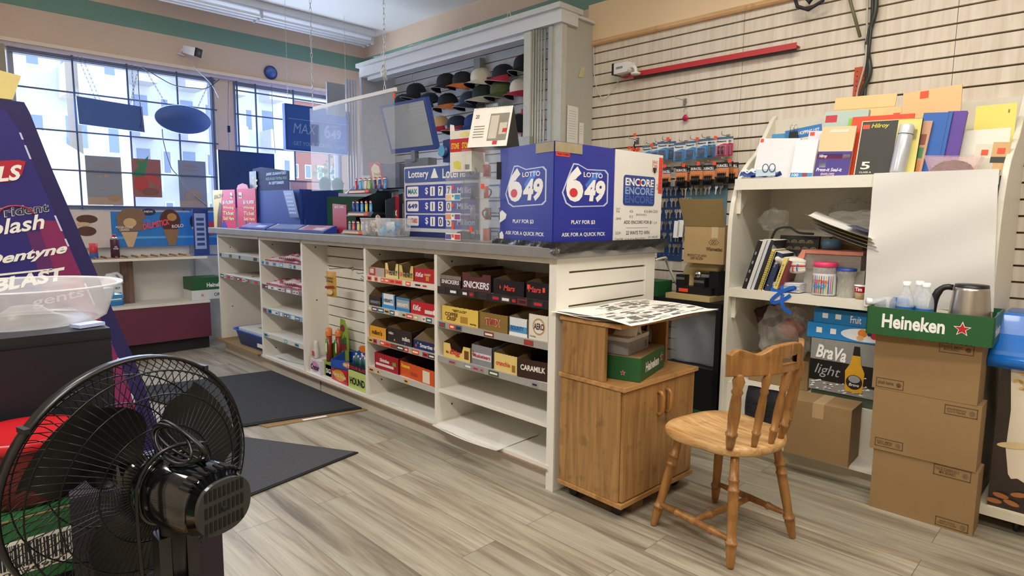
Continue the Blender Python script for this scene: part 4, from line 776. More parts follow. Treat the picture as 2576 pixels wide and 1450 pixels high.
T('cream aerated chocolate tray at the right end of the second shelf', 1.92, 1.795, z, .115, .12, '#ece4d4', '#d8ccb4', inner='#b8a078', words=[('AERO', .28, .42, .5, .26, '#4a2c22', 0), ('24x42g', .08, .08, .3, .08, '#8a7a6a', 0)], blobs=[('o', .52, .54, .62, .34, '#c09a6a'), ('o', .52, .54, .50, .27, '#efe8da')])
z = .488
T('pale yellow low-front candy bar tray leftmost on the third shelf, last bay', 2.545, 2.32, z, .075, .105, '#ecd078', '#e4c46a', inner='#5e4430', notch=.055, words=[('Mr', .12, .28, .12, .2, '#c83a3a', 0), ('Big', .26, .18, .40, .46, '#d84038', .2)], blobs=[('r', .86, .45, .16, .3, '#7a4a2a')], fill=(['#3a2a22'], 8))
T('grey nougat bar tray with red lettering on the third shelf', 2.315, 2.16, z, .10, .115, '#8f8f94', '#6a6c74', inner='#7d6a54', words=[('Musketeers', .08, .38, .84, .2, '#b8323a', .1), ('3', .04, .48, .1, .2, '#b8323a', 0)], blobs=[('r', .5, .46, .93, .16, '#d8d8dc')])
T('pale yellow honeycomb bar tray on the third shelf', 2.15, 1.985, z, .085, .105, '#e9cf82', '#30303a', inner='#8f7650', words=[('crunchie', .1, .32, .6, .28, '#d8503a', .1)], blobs=[('r', .84, .3, .14, .2, '#a8742c')])
T('dark brown caramel square box turned askew at the right end of the third shelf', 1.975, 1.80, z, .088, .095, '#3a2418', '#3a2418', inner='#8a6c48', words=[('CARAMILK', .1, .42, .8, .3, '#f4f0e8', 0)], rz=9, dep=.24, fill=(['#241812'], 10))
# bags of striped candy in the second bay
def bag(g, w, d, h, seed, c1, c2):
    random.seed(seed); ph = random.random()*6
    g.m(c1).grid(lambda u, v: ((u-.5)*w, (v-.5)*d, .003+h*(math.sin(u*PI)*math.sin(v*PI))**.5+.006*math.sin(u*19+ph)*math.sin(v*15+ph)*(math.sin(u*PI)*math.sin(v*PI))), 18, 14)
    g.m(c2)
    for i in range(9): x = -w/2+w*(i+.3)/9; g.prism([(x, .001), (x+w*.05, .001), (x+w*.05, .012), (x, .012)], 'y', -d/2-.004, -d/2).box(x, x+w*.05, d/2-.002, d/2+.018, .001, .014)
    for i in range(16): x = random.uniform(-w*.35, w*.35); y = random.uniform(-d*.35, d*.35); zz = .004+h*(math.sin((x/w+.5)*PI)*math.sin((y/d+.5)*PI))**.5; g.box(x-.012, x+.012, y-.006, y+.006, zz, zz+.004)
BAGC = mat('#dcd0d6', .2, noise=.3, scale=60); BAGR = mat('#b8323c', .3)
k = 0
for z in (.870, .685):
    for y in (4.62, 4.42, 4.22):
        for q in range(1 if y == 4.62 else 2):
            g = G(); bag(g, .19, .26, .035, k+3, BAGC, BAGR)
            solo(g, 'candy_bag', ['left', 'middle lower', 'middle upper', 'right lower', 'right upper'][k % 5] + ' striped red and white candy bag on the %s shelf of the second bay' % ('top' if z > .8 else 'second'), 'candy bag', (2.17, y+.02*(-1)**q, z+.001+.028*q), -90+random.uniform(-14, 14), 'striped candy bags in the second bay'); k += 1
g = G(mat('#e2e0da', .5)); g.grid(lambda u, v: (-.22+.44*u, -.13+.26*v, .002+.05*max(0, .35-u)+.004*math.sin(v*5)), 8, 4); solo(g, 'paper_sheet', 'curled white paper sheet lying on the lowest shelf of the second bay', 'paper', (2.2, 4.42, .117), -80)
# leftmost bay
t = thing('plastic_basin', 'blue rectangular plastic basin full of papers in the leftmost counter bay', 'basin', (2.20, 5.10, .1225), -88)
BL_ = mat('#2a5fc0', .3, noise=.05)
g = G(BL_); a = rrect(-.25, .25, -.15, .15, .05); b = rrect(-.285, .285, -.175, .175, .05); n = len(a)
g.add([(x, y, 0) for x, y in a]+[(x, y, .13) for x, y in b]+[(x*1.06, y*1.08, .135) for x, y in b]+[(x*1.06, y*1.08, .125) for x, y in b], [tuple(range(n))[::-1]]+[(k*n+i, k*n+(i+1) % n, (k+1)*n+(i+1) % n, (k+1)*n+i) for k in range(3) for i in range(n)], True)
g.m(PWHITE).box(.15, .24, -.172, -.168, .03, .06); g.build('basin_wall', t)
G(mat('#d5cfc2', .7)).prism([(x*.9, y*.9) for x, y in b], 'z', .11, .140).m(mat('#8a8478', .7)).box(-.1, .04, -.05, .0, .140, .1405).build('paper_stack', t)
for z, c, lb in ((.885, '#b8a08a', 'flat tan cardboard piece on the top shelf of the leftmost bay'), (.700, '#a89880', 'flat cardboard pad lying on the second shelf of the leftmost bay')):
    g = G(mat(c, .8)); g.box(-.22, .12 if z < .8 else 0, -.12, .15, 0, .010); solo(g, 'cardboard_pad', lb, 'cardboard', (2.22, 5.0 if z > .8 else 5.3, z+.001), -88)
# middle bay: hook, bag and toy boxes
g = G(CHROME); g.box(-.05, .05, -.004, 0, -.04, .012)
for x in (-.04, -.02, 0, .02, .04): g.box(x-.004, x+.004, -.006, -.003, -.035, .01)
solo(g, 'hook_plate', 'chrome slatwall hook plate in the middle bay beside the caramel bag', 'hook', (2.2085, 3.42, .835), -90)
for i, (y, z, l) in enumerate(((3.44, .862, .14), (3.41, .838, .12), (3.46, .82, .10), (3.74, .872, .17))):
    g = G(CHROME); g.tube([(0, 0, 0), (0, -l, 0), (0, -l-.012, .01)], .003, 6).box(-.012, .012, -.002, 0, -.02, .012); solo(g, 'display_hook', ['top short', 'middle short', 'lowest short', 'longest, farthest left'][i]+' chrome display hook on the slats of the middle bay', 'hook', (2.2095, y, z), -90, 'chrome hooks in the middle bay')
g = G(mat('#c9a050', .3, noise=.15)); g.grid(lambda u, v: (-.055+.11*u, -.016*math.sin(u*PI)*math.sin(v*PI), .02+.17*v), 10, 10).grid(lambda u, v: (-.055+.11*u, .016*math.sin(u*PI)*math.sin(v*PI), .02+.17*v), 10, 10)
g.m(mat('#9a2a2c', .4)).prism([(-.05, .075), (.05, .085), (.05, .10), (-.05, .09)], 'y', -.017, -.0165).m(mat('#e8c890', .4)).disc((0, -.0165, .055), .035, .018).text("Werther's\nOriginal", (-.048, -.0185, .115), .096, .045, mt=mat('#3a2418', .5, noise=0), bold=.02)
solo(g, 'caramel_bag', 'gold caramel candy bag hanging from a chrome hook in the middle bay', 'candy bag', (2.045, 3.735, .665), -84)
zb = .116
t = thing('toy_candy_display', 'tall green cardboard candy display with a curved header in the middle bay', 'display', (2.09, 3.82, zb+.0), -90)
HG = mat('#8fae38', .4, noise=.2, scale=12); HG2 = mat('#5f8a2a', .4)
g = G(HG); g.prism([(-.12, .0), (.12, .0), (.12, .26), (.11, .34), (.075, .40), (.02, .405), (.01, .32), (-.04, .24), (-.12, .20)], 'y', .05, .055)
for i in range(9): a = .2+i*.3; g.m(HG2).prism([(0, .16), (.10*math.cos(a)+.01, .16+.08*math.sin(a)*(2.2 if math.cos(a) > -.2 else .6)), (.10*math.cos(a+.13)+.01, .16+.08*math.sin(a+.13)*(2.2 if math.cos(a) > -.2 else .6))], 'y', .049, .05)
g.m(mat('#8a2c3a', .4)).disc((.05, .048, .34), .03, .025).disc((.02, .048, .22), .08, .04).text('HOSE NOSE', (-.06, .046, .2), .16, .045, (1, 0, .25), mt=mat('#2a7a4a', .4), bold=.05); g.build('header_card', t)
g = G(HG); g.box(-.12, .12, -.02, .12, .0, .10); g.build('display_tray', t)
for i, (x, y) in enumerate(((-.085, .02), (-.03, -.0), (.03, .03))):
    g = G(mat('#9a3a2c', .3)).lathe([(.021, 0), (.021, .18)], 14).m(mat('#e0823a', .3)).lathe([(.024, .18), (.024, .21), (.015, .225), (0, .228)], 14, cap=False).m(mat('#7cc04a', .4)).box(-.012, .012, -.023, -.021, .06, .15).m(WHT).box(-.008, .008, -.0235, -.023, .07, .13)
    solo(g, 'candy_tube', ['left', 'middle', 'right'][i]+' candy tube with orange cap standing in the green display', 'candy', (2.10+y-.01*(i == 1), 3.84-x, zb+.101), -90, 'orange-capped candy tubes')
g = G(mat('#d8d4d0', .3)).lathe([(.02, 0), (.024, .01), (.024, .06), (.018, .075), (.018, .11), (.012, .125), (0, .13)], 16).m(mat('#d8503c', .4)).box(-.015, .015, -.026, -.024, .02, .055)
solo(g, 'candy_bottle', 'small white candy bottle with a fruit label at the left of the middle bay', 'candy', (2.07, 4.02, zb+.10), -90)
def minibox(label, y, x, w, d, h, c, txt, tc, z=zb, rz=0, blob=None, shear=0):
    g = G(mat(c, .4, noise=.08)); g.box(-w/2, w/2, 0, d, 0, h)
    if blob: g.m(mat(blob, .4)).disc((0, -.0006, h*.5), w*.38, h*.4)
    g.text(txt, (-w*.42, -.0012, h*.25), w*.84, h*.42, mt=mat(tc, .5, noise=0), bold=.04, shear=shear); return solo(g, 'candy_box', label, 'candy box', (x, y, z), -90+rz, None)
minibox('white box with purple lettering at the far left floor of the middle bay', 3.985, 2.04, .15, .16, .097, '#e4e0e6', 'Crater', '#3a2a5a', blob='#d8a0b0', shear=.2)
minibox('black and white box beside the purple lettered one in the middle bay', 3.85, 2.07, .08, .12, .08, '#2c2c30', 'SG', '#e8e8e8')
minibox('red box with yellow starburst on the floor of the middle bay', 3.66, 2.045, .23, .12, .095, '#c41e2e', 'Nerds Rope', '#f4e0a0', rz=-4, blob='#e8a03a')
minibox('pale green box with black lettering at the right floor of the middle bay', 3.41, 2.03, .215, .14, .115, '#c6d878', 'HOUND', '#1c1c1c', shear=-.15)
g = G(mat('#2a58b8', .35, noise=.08)); g.prism([(-.12, 0), (.12, 0), (.13, .07), (-.13, .05)], 'y', 0, .003).prism([(-.13, 0), (.13, 0), (.13, .13), (.02, .13), (-.04, .09), (-.13, .08)], 'y', .15, .153).prism([(0, 0), (.15, 0), (.15, .12), (0, .06)], 'x', .127, .13).prism([(0, 0), (.15, 0), (.15, .10), (0, .05)], 'x', -.13, -.127).box(-.128, .128, 0, .15, 0, .003)
g.m(mat('#e8802c', .4)).disc((.05, -.001, .035), .06, .02).disc((.03, .149, .115), .05, .025).m(RED).box(-.06, -.01, .03, .09, .02, .035).box(.0, .05, .05, .11, .03, .045).m(PWHITE).box(.06, .12, .147, .149, .06, .12)
g.text('Hot Wheels', (-.0, -.0018, .025), .11, .022, mt=WHT, bold=.03, shear=.2); solo(g, 'toy_car_box', 'open blue toy car box tipped on the candy boxes in the middle bay', 'toy box', (2.045, 3.60, zb+.097), -80)
g = G(mat('#1a2236', .4)); g.prism([(-.11, 0), (.11, 0), (.11, .045), (-.11, .045)], 'y', 0, .003).box(-.11, .11, 0, .12, 0, .002).box(-.11, -.108, 0, .12, 0, .06).box(.108, .11, 0, .12, 0, .06).box(-.11, .11, .118, .12, 0, .06).text('SOUR BLAST', (-.1, -.0006, .01), .2, .02, mt=mat('#c8323c', .5), bold=.03)
random.seed(5)
for i in range(14):
    x = -.095+.013*i; g.m(mat(['#2c4a8c', '#a82830', '#2a7a3c', '#303038'][i % 4], .3)).tube([(x, .03+.05*(i % 2), .01), (x+.012, .02+.05*(i % 2), .075+.012*(i % 3))], .009, 8).m(mat('#d8d8dc', .3)).tube([(x+.012, .02+.05*(i % 2), .075+.012*(i % 3)), (x+.014, .02+.05*(i % 2), .09+.012*(i % 3))], .006, 6)
solo(g, 'candy_spray_tray', 'dark blue tray of small spray candies above the pale green box', 'candy box', (2.04, 3.41, zb+.116), -90)
# ============================================================ ON THE COUNTER
ZC = 1.105
NVY = mat('#25309a', .4, noise=.04); BLUEP = mat('#2b4fb0', .5, noise=.08)
def local(loc, rz): return Matrix.Translation(Vector(loc)) @ Matrix.Rotation(math.radians(rz), 4, 'Z')
# the three lottery panels around the counter corner
def logo649(g, cx, cz, w):
    h = w*.60; g.m(mat('#c9d4ea', .4, noise=0)); 
    o = [(-.5, -.15), (-.42, -.38), (-.30, -.46), (.42, -.42), (.5, -.34), (.5, .34), (.43, .42), (.02, .40), (-.18, .50), (-.28, .50), (-.34, .34)]
    g.add([(cx+a*w, -.0006, cz+b*h) for a, b in o], [tuple(range(len(o)))]); g.m(NVY).add([(cx+a*w*.94, -.0010, cz+b*h*.94) for a, b in o], [tuple(range(len(o)))])
    g.m(mat('#3f78d8', .4, noise=0)).add([(cx+a*w, -.0012, cz+b*h) for a, b in ((-.02, .05), (.2, .36), (.34, .36), (.05, -.1))], [(0, 1, 2, 3)])
    g.text('6', (cx-w*.42, -.0018, cz-h*.34), w*.36, h*.78, mt=WHT, bold=.05); g.text('49', (cx-w*.04, -.0018, cz-h*.33), w*.47, h*.50, mt=WHT, bold=.05, shear=.15)
    g.text('LOTTO', (cx-.06*w, -.0018, cz+h*.22), w*.42, h*.11, mt=WHT, bold=.02); g.m(mat('#d8303c', .4, noise=0)).disc((cx-w*.265, -.0022, cz-h*.14), w*.085, h*.10)
def lotto(label, p, q, kind):
    p = Vector(p); q = Vector(q); w = (q-p).length; a = math.degrees(math.atan2((q-p).y, (q-p).x)); H = .44
    g = G(NVY if kind < 2 else mat('#ece9e2', .5, noise=.03)); g.box(0, w, 0, .005, 0, H)
    if kind < 2:
        logo649(g, w*.5, H*.58, w*.78)
        g.text('PLAY FOR $3', (w*.27, -.0006, H*.20), w*.4, H*.045, mt=WHT, bold=.02).m(mat('#5a68c0', .5, noise=0)).box(w*.22, w*.76, -.0004, 0, H*.155, H*.158); g.text('ASK FOR A QUICK PICK', (w*.12, -.0006, H*.075), w*.74, H*.045, mt=WHT, bold=.02)
    else:
        g.m(mat('#24408e', .35, noise=.1)).prism(rrect(w*.17, w*.83, H*.41, H*.74, .018), 'y', -.002, 0)
        for zz, c in ((.625, '#f4f4f6'), (.53, '#8fa8dc'), (.435, '#4a64b0')): g.text('ENCORE', (w*.20, -.003, H*zz), w*.60, H*.085, mt=mat(c, .5, noise=0), bold=.03)
        g.m(mat('#d8303c', .4, noise=0)).disc((w*.50, -.0036, H*.668), .010, .013)
        g.text('ADD ENCORE FOR $1', (w*.20, -.0006, H*.20), w*.6, H*.042, mt=INK, bold=.01).text('22 WAYS TO WIN', (w*.25, -.0006, H*.085), w*.5, H*.042, mt=INK, bold=.01).box(w*.25, w*.72, -.0004, 0, H*.160, H*.163)
        PEN = mat('#6a6864', .6, noise=0)
        for s, x, zz, ww, hh in (('416-844-2343', .62, .33, .30, .035), ('8454(45)', .45, .29, .22, .03), ('4/26', .31, .33, .07, .03), ('9/13', .31, .27, .07, .03), ('234598 1614 416-844-8350', .03, .02, .62, .03), ('559', .04, .09, .10, .03), ('241-445-83', .72, .04, .22, .025), ('519', .84, .2, .07, .03), ('347\n5/6', .04, .33, .08, .05), ('3840', .04, .25, .1, .025), ('+1845\n38/4', .86, .60, .10, .07)): g.text(s, (w*x, -.0007, H*zz), w*ww, H*hh, mt=PEN, bold=0)
        g.m(mat('#e0483a', .5)).box(w*.91, w*.99, -.002, 0, H*.56, H*.97)
        for i in range(9): g.text('14 15', (w*.925, -.0026, H*(.59+i*.042)), w*.05, .005, mt=mat('#9a241c', .5, noise=0))
        g.text('5840\n7380\n5555', (w*.76, -.0007, H*.80), w*.12, H*.13, mt=mat('#c83a34', .6, noise=0), bold=0)
    if kind == 1: g.m(mat('#e8483a', .5, noise=0)).box(.004, .095, -.0012, 0, H*.86, H*.90).text('THANK YOU MERCI', (.01, -.0018, H*.87), .08, .008, mt=INK)
    TAPE = mat('#a29678', .25, noise=.25, scale=20)
    if kind < 2: g.m(TAPE).box(*((w*.70, w+.002) if kind == 0 else (-.002, w*.42)), -.003, -.0008, H*.90, H*.995)
    if kind == 0: g.m(WHT).prism([(0, .09), (.05, .11), (.06, .13), (.02, .15), (.0, .14)], 'y', -.001, 0).prism([(0, .0), (.03, .0), (.035, .03), (.02, .05), (0, .04)], 'y', -.001, 0)
    solo(g, 'lottery_board', label, 'sign', (p.x, p.y, ZC+.008), a)
lotto('blue lottery panel on the aisle side of the counter, left of its twin', (2.085, 2.165, 0), (1.998, 1.752, 0), 0)
lotto('blue lottery panel just right of the taped corner', (2.0, 1.745, 0), (2.425, 1.745, 0), 1)
lotto('white lottery panel with handwritten phone numbers at the counter end', (2.43, 1.745, 0), (2.838, 1.74, 0), 2)
g = Wd((2.2, 1.9, ZC), mat('#2a2a28', .3, noise=.3, scale=30, bump=.5))
def drape(u, v):
    if u < .45: t = u/.45; x = 2.075-(2.075-1.978)*t; y = 2.2-(2.2-1.715)*t; nx, ny = -1, 0
    else: t = (u-.45)/.55; x = 1.978+.88*t; y = 1.712; nx, ny = 0, -1
    k = .006*math.sin(u*37+v*3)+.005*math.sin(u*61+v*6); return (x+nx*(.006+k*v), y+ny*(.006+k*v), 1.128-.045*v+.004*math.sin(u*23)*v)
g.grid(drape, 90, 6); solo(g, 'black_plastic_sheet', 'crumpled black plastic sheet under the lottery panels at the counter corner', 'plastic sheet', (2.2, 1.9, ZC))
for i, (x, y, z) in enumerate(((2.76, 1.738, 1.485), (2.09, 2.16, 1.48))):
    g = G(BLACK).prism([(-.012, 0), (.012, 0), (.004, -.025), (-.004, -.025)], 'y', -.004, .006) if i == 0 else G(BLACK).box(-.025, .025, -.008, .01, -.07, .012)
    solo(g, ('binder_clip', 'black_tape')[i], ('small black binder clip on the top edge of the white lottery panel', 'black tape wrapped on the top left corner of the blue lottery panel')[i], ('clip', 'tape')[i], (x, y, z), (0, -78)[i])
# lottery jackpot sign
t = thing('jackpot_sign', 'white framed blue lottery jackpot sign with flip digits on the counter', 'sign', (2.26, 2.90, ZC), -90)
G(mat('#d5d6da', .4, noise=.03)).box(-.30, .40, .0, .06, 0, .42).m(mat('#22306a', .4)).box(-.30, .40, -.004, 0, .0, .03).build('sign_body', t)
g = G(mat('#4a64a8', .2, noise=.15, scale=5)).prism(rrect(-.29, .39, .325, .41, .01), 'y', -.004, 0); g.text('Lottery', (-.25, -.0046, .34), .20, .055, mt=WHT, bold=.02).text('Loterie', (.08, -.0046, .34), .20, .055, mt=WHT, bold=.02).prism([(-.03, .345), (.04, .345), (.01, .40), (.0, .40)], 'y', -.0046, -.004).build('sign_header', t)
for i, (lg, dg) in enumerate((('MAX', '$ 7 . 7'), ('649', '$ 5 . 0'), ('LOTTARIO', '$ 0 5'))):
    zb_ = .23-i*.088; g = G(mat('#2c3fa4', .25, noise=.15, scale=6)).prism(rrect(-.28, .38, zb_, zb_+.078, .008), 'y', -.004, 0).m(WHT).prism(rrect(-.265, -.15, zb_+.01, zb_+.07, .01), 'y', -.0048, -.004)
    g.text(lg, (-.255, -.0056, zb_+.026), .095, .030, mt=mat(('#3a8aa0', '#2a3c9a', '#d84a3a')[i], .5, noise=0), bold=.04)
    dg_ = []; g.text('$', (-.085, -.0046, zb_+.018), .03, .045, mt=WHT)
    for j, d in enumerate(('1', '75 '[i], '705'[i] if i else '7')):
        x = -.035+j*.075; h_ = G(WHT); dg_.append(h_); h_.prism(rrect(x, x+.045, zb_+.012, zb_+.066, .005), 'y', -.0052, -.004); h_.text(d if d.strip() else '0', (x+(.009 if d != '1' else .019), -.006, zb_+.018), .026 if d != '1' else .007, .042, mt=INK, bold=.02)
    g.text('Million', (.21, -.0046, zb_+.022), .15, .035, mt=mat('#b8c4e8', .4, noise=0), bold=.02); rw = g.build('jackpot_row', t)
    for h in dg_: h.build('digit_card', rw)
# clear acrylic cases
AC = glass('#eef2f6', .07, .05)
t = thing('acrylic_display_case', 'tall clear acrylic case of small accessories left of the lottery panels', 'display case', (2.075, 2.30, ZC+.001), -90)
G(AC).box(-.105, .105, -.03, -.027, 0, .455).box(-.105, .105, .12, .123, 0, .455).box(-.105, -.102, -.03, .12, 0, .455).box(.102, .105, -.03, .12, 0, .455).box(-.105, .105, -.03, .123, .455, .458).build('case_shell', t)
for i, z in enumerate((.0, .105, .21, .315)): G(AC).box(-.10, .10, -.026, .118, z+.001, z+.004).build('case_shelf', t)
CON = ['#4a4c58', '#6a7a94', '#8a3a40', '#3a4458', '#707880', '#2c3038', '#a8584a', '#587058']
random.seed(21)
for i in range(16):
    zz = (.006, .111, .216, .321)[i//4]; x = -.075+.05*(i % 4); y = .02+.06*(i % 2); g = G(mat(CON[(i*3) % 8], .35, noise=.2, scale=40))
    if i % 3 == 0: g.tube([(.022*math.cos(a), .004*math.sin(2*a), .028+.022*math.sin(a)) for a in [k*PI/8 for k in range(16)]], .004, 6, True)
    else: g.grid(lambda u, v: (-.022+.044*u, -.008*math.sin(u*PI)*math.sin(v*PI), .06*v), 6, 6).grid(lambda u, v: (-.022+.044*u, .008*math.sin(u*PI)*math.sin(v*PI), .06*v), 6, 6)
    solo(g, 'accessory_packet', ('%s %s packet on the %s level of the tall acrylic case' % (['grey', 'dark', 'coloured', 'small'][i % 4], ['ring', 'bagged', 'folded'][i % 3], ['bottom', 'second', 'third', 'top'][i//4])), 'packet', (2.075+y, 2.30-x, ZC+zz), -90+random.uniform(-10, 10), 'accessories inside the acrylic case')
for i, (x, z) in enumerate(((.055, .26), (-.03, .05))): g = G(ORNG).box(-.012, .012, -.001, 0, 0, .024); solo(g, 'price_sticker', ['upper', 'lower'][i]+' orange price sticker on the tall acrylic case', 'sticker', (2.044, 2.30-x, ZC+z), -90)
t = thing('phone_card_case', 'narrow clear acrylic case with orange stickers beside the tall acrylic case', 'display case', (2.055, 2.478, ZC+.001), -90)
G(AC).box(-.062, .062, -.004, -.001, 0, .345).box(-.062, .062, .12, .123, 0, .345).box(-.062, -.059, -.001, .12, 0, .345).box(.059, .062, -.001, .12, 0, .345).build('case_shell', t)
g = G()
for z, c1, c2 in ((.205, '#e8c89a', '#4a9ac8'), (.105, '#e89a6a', '#8a4a98'), (.002, '#5a5a9a', '#c8484a')): g.m(PWHITE).box(-.06, .06, -.0055, -.004, z, z+.036).m(mat(c1, .5)).box(-.058, -.014, -.006, -.0055, z+.004, z+.03).m(mat(c2, .5)).box(.014, .058, -.006, -.0055, z+.004, z+.03).m(mat('#4aa05a', .5)).box(-.006, .006, -.006, -.0055, z+.018, z+.028)
g.m(ORNG)
for z in (.262, .172, .058, .015): g.box(-.008, .008, -.007, -.006, z, z+.018+(.02 if z == .058 else 0))
g.build('label_strip', t)
g = G(mat('#4a4048', .25, noise=.3)); g.lathe([(.045, 0), (.05, .02), (.035, .04), (.0, .045)], 16, sx=1, sy=.7); solo(g, 'wrapped_item', 'dark wrapped item at the bottom of the narrow acrylic case', 'packet', (2.12, 2.478, ZC+.006))
# straw box, calendar, monitor, terminal
t = thing('straw_box', 'white and red straw carton standing on top of the acrylic cases', 'box', (2.115, 2.44, 1.456), -84)
ob = G(mat('#e9e5da', .5, noise=.03)).box(-.075, .075, -.05, .05, 0, .205).m(mat('#c4242c', .5)).box(-.0755, .0755, -.0506, .0506, .10, .165).m(mat('#e8dc8a', .5)).disc((.03, -.051, .185), .035, .012)
ob.text('STONE', (-.065, -.0515, .115), .055, .03, mt=mat('#f0c83a', .5, noise=0), bold=.03).text('STONE', (.01, -.0515, .115), .055, .03, mt=mat('#f0c83a', .5, noise=0), bold=.03).m(mat('#e0d85a', .5)).prism([(-.045, .02), (-.0, .01), (.005, .045), (-.02, .055), (-.05, .05)], 'y', -.0515, -.051).m(INK)
for i in range(8): ob.box(.03+i*.004, .031+i*.004+.001*(i % 2), -.0515, -.0508, .01, .035)
ob.build('carton_body', t)
G(PWHITE).prism([(-.075, .205), (-.045, .205), (-.05, .235), (-.075, .24)], 'y', -.05, -.047).build('carton_flap', t)
t = thing('desk_calendar', 'spiral desk calendar standing on the acrylic case behind the panels', 'calendar', (2.06, 2.235, 1.565), -74)
G(mat('#22221f', .5)).prism([(-.0, 0), (.13, 0), (.065, .20)], 'x', -.11, .11).build('calendar_stand', t)
g = G(mat('#ece8de', .5)); nrm = Vector((0, .065, .20)).normalized()
g.X = Matrix(((1, 0, 0, 0), (0, nrm.z, nrm.y, 0), (0, -nrm.y, nrm.z, 0), (0, 0, 0, 1))); g.box(-.11, .11, -.004, -.001, 0, .205).m(mat('#8a8478', .5)).box(-.005, .10, -.005, -.004, .03, .17).m(mat('#c8c0b0', .5)).box(.0, .045, -.0055, -.005, .04, .16).box(.055, .095, -.0055, -.005, .06, .12).m(RED).box(.03, .055, -.006, -.005, .01, .028).box(.075, .1, -.006, -.005, .07, .09).text('20', (-.09, -.0048, .15), .02, .02, mt=INK)
for i in range(5): g.m(mat('#7a766e', .5, noise=0)).box(-.09, -.03, -.0048, -.004, .05+i*.014, .054+i*.014)
g.m(CHROME)
for i in range(18): g.tube([(-.10+i*.0118, -.006, .198), (-.10+i*.0118, -.004, .208), (-.10+i*.0118, .004, .205)], .001, 4)
g.build('calendar_page', t)
t = thing('customer_monitor', 'blue framed flat monitor tilted on a stand above the jackpot sign', 'monitor', (2.33, 3.26, 1.51), -89)
tilt = Matrix.Rotation(math.radians(16), 4, 'X'); up_ = Matrix.Translation((0, 0, .27))
g = G(mat('#24408c', .35, noise=.04)); g.X = up_ @ tilt; g.box(-.235, .235, 0, .03, -.155, .155).box(-.19, .19, .03, .06, -.12, .12); g.build('monitor_body', t)
mb_ = [c for c in t.children][0]; g = G(mat('#a4abb4', .15, noise=.12, scale=3)); g.X = up_ @ tilt; g.box(-.212, .212, -.002, 0, -.125, .138)
FNT = mat('#a9b2bd', .3, noise=0); g.text('MAX', (-.17, -.0026, -.09), .10, .06, mt=FNT, bold=.0, shear=.2).text('649', (-.0, -.0026, .09), .05, .04, mt=FNT).text('$50,000,000', (.05, -.0026, .0), .14, .018, mt=FNT).text('max', (.03, -.0026, -.04), .04, .02, mt=FNT)
for i in range(4): g.m(FNT).box(.06, .19, -.0026, -.002, .06+i*.02, .064+i*.02)
g.build('screen', mb_)
G(mat('#6a707c', .3)).box(-.10, .14, .05, .12, 0, .08).box(-.02, .02, .04, .07, .06, .2).m(mat('#2a3c70', .3)).box(-.08, .15, .03, .14, -.03, .0).build('monitor_stand', t)
t = thing('handheld_scanner', 'blue scanner with round light blue lens in front of the blue monitor side', 'scanner', (2.20, 2.73, 1.53), -80)
G(mat('#263a70', .35)).prism([(-.03, 0), (.06, 0), (.08, .09), (.05, .13), (-.03, .12)], 'y', .02, .12).build('scanner_body', t); g = G(mat('#26456e', .3)).lathe([(.030, -.012), (.034, 0), (.03, .012)], 24, (-.02, .01, .06), 'y').m(mat('#5aa0cc', .2)).disc((-.02, -.004, .06), .022, .032); g.build('lens', t)
# lighter displays, tubs, bags
LTC = ['#c8323c', '#3a62b4', '#46a85a', '#b8406c', '#3a8cc4', '#d8d4c8', '#7a3c3c', '#2c50a8', '#4ab0d8', '#e0c040', '#303848']
def lighter(y, x, z, c, label, grp):
    g = G(mat(c, .25, noise=.02)).lathe([(.0105, 0), (.0115, .003), (.0115, .055)], 10, sy=.6).m(CHROME).lathe([(.010, .055), (.010, .068)], 8, sy=.6).m(RED).box(-.003, .006, -.004, .004, .066, .074)
    solo(g, 'lighter', label, 'lighter', (x, y, z), random.uniform(-6, 6)-90, grp)
LD = (2.16, 3.50, ZC)
t = thing('lighter_display', 'dark tiered lighter display with red side card on the counter', 'display', LD, -90)
DG = mat('#27333c', .4, noise=.05)
g = G(DG); g.prism([(.02, 0), (.24, 0), (.24, .30), (.16, .30), (.16, .27), (.02, .22)], 'x', -.14, -.135).prism([(.02, 0), (.24, 0), (.24, .30), (.16, .30), (.16, .27), (.02, .22)], 'x', .21, .215).box(-.14, .21, .235, .24, 0, .30); g.build('display_body', t)
for z, y0, y1, nme in ((.275, -.02, .12, 'top_tier'), (.13, -.03, .10, 'middle_tier'), (.0, -.07, .04, 'bottom_tier')):
    g = G(DG).box(-.18, .21 if z > .2 else .12, y0+.02, y1, z, z+.012).prism([(y0, z-.014), (y0+.022, z+.016), (y0+.026, z+.016), (y0+.004, z-.014)] if z else [(y0, 0), (y0+.022, .028), (y0+.026, .028), (y0+.004, 0)], 'x', -.18, .16 if z > .2 else .12)
    zz = z-.008 if z else .006; g.m(mat('#e8b48a', .4)).box(-.15, .04, y0-.001, y0+.004, zz, zz+.014).m(ORNG).box(.05, .085, y0-.002, y0+.004, zz, zz+.018); g.build(nme, t)
G(mat('#a8243c', .4, noise=.1)).prism([(-.37, 0), (-.19, 0), (-.19, .19), (-.37, .20)], 'y', -.02, -.015).text('JACK LINKS', (-.34, -.022, .165), .12, .02, mt=WHT).build('red_side_card', t)
G(mat('#a8243c', .4)).prism([(.16, 0), (.25, 0), (.25, .25), (.19, .25)], 'y', .09, .094).text('2X', (.19, .088, .12), .05, .04, mt=WHT, bold=.03).build('red_end_card', t)
G(mat('#b02a40', .4)).prism([(-.06, .30), (.09, .30), (.03, .47), (-.11, .47)], 'y', .10, .104).m(mat('#f0e0b0', .4)).prism([(-.04, .32), (.07, .32), (.02, .44), (-.03, .46), (-.07, .43)], 'y', .098, .1).text('Three Big\nChew You', (-.04, .097, .36), .09, .04, mt=mat('#a03040', .4)).build('topper_card', t)
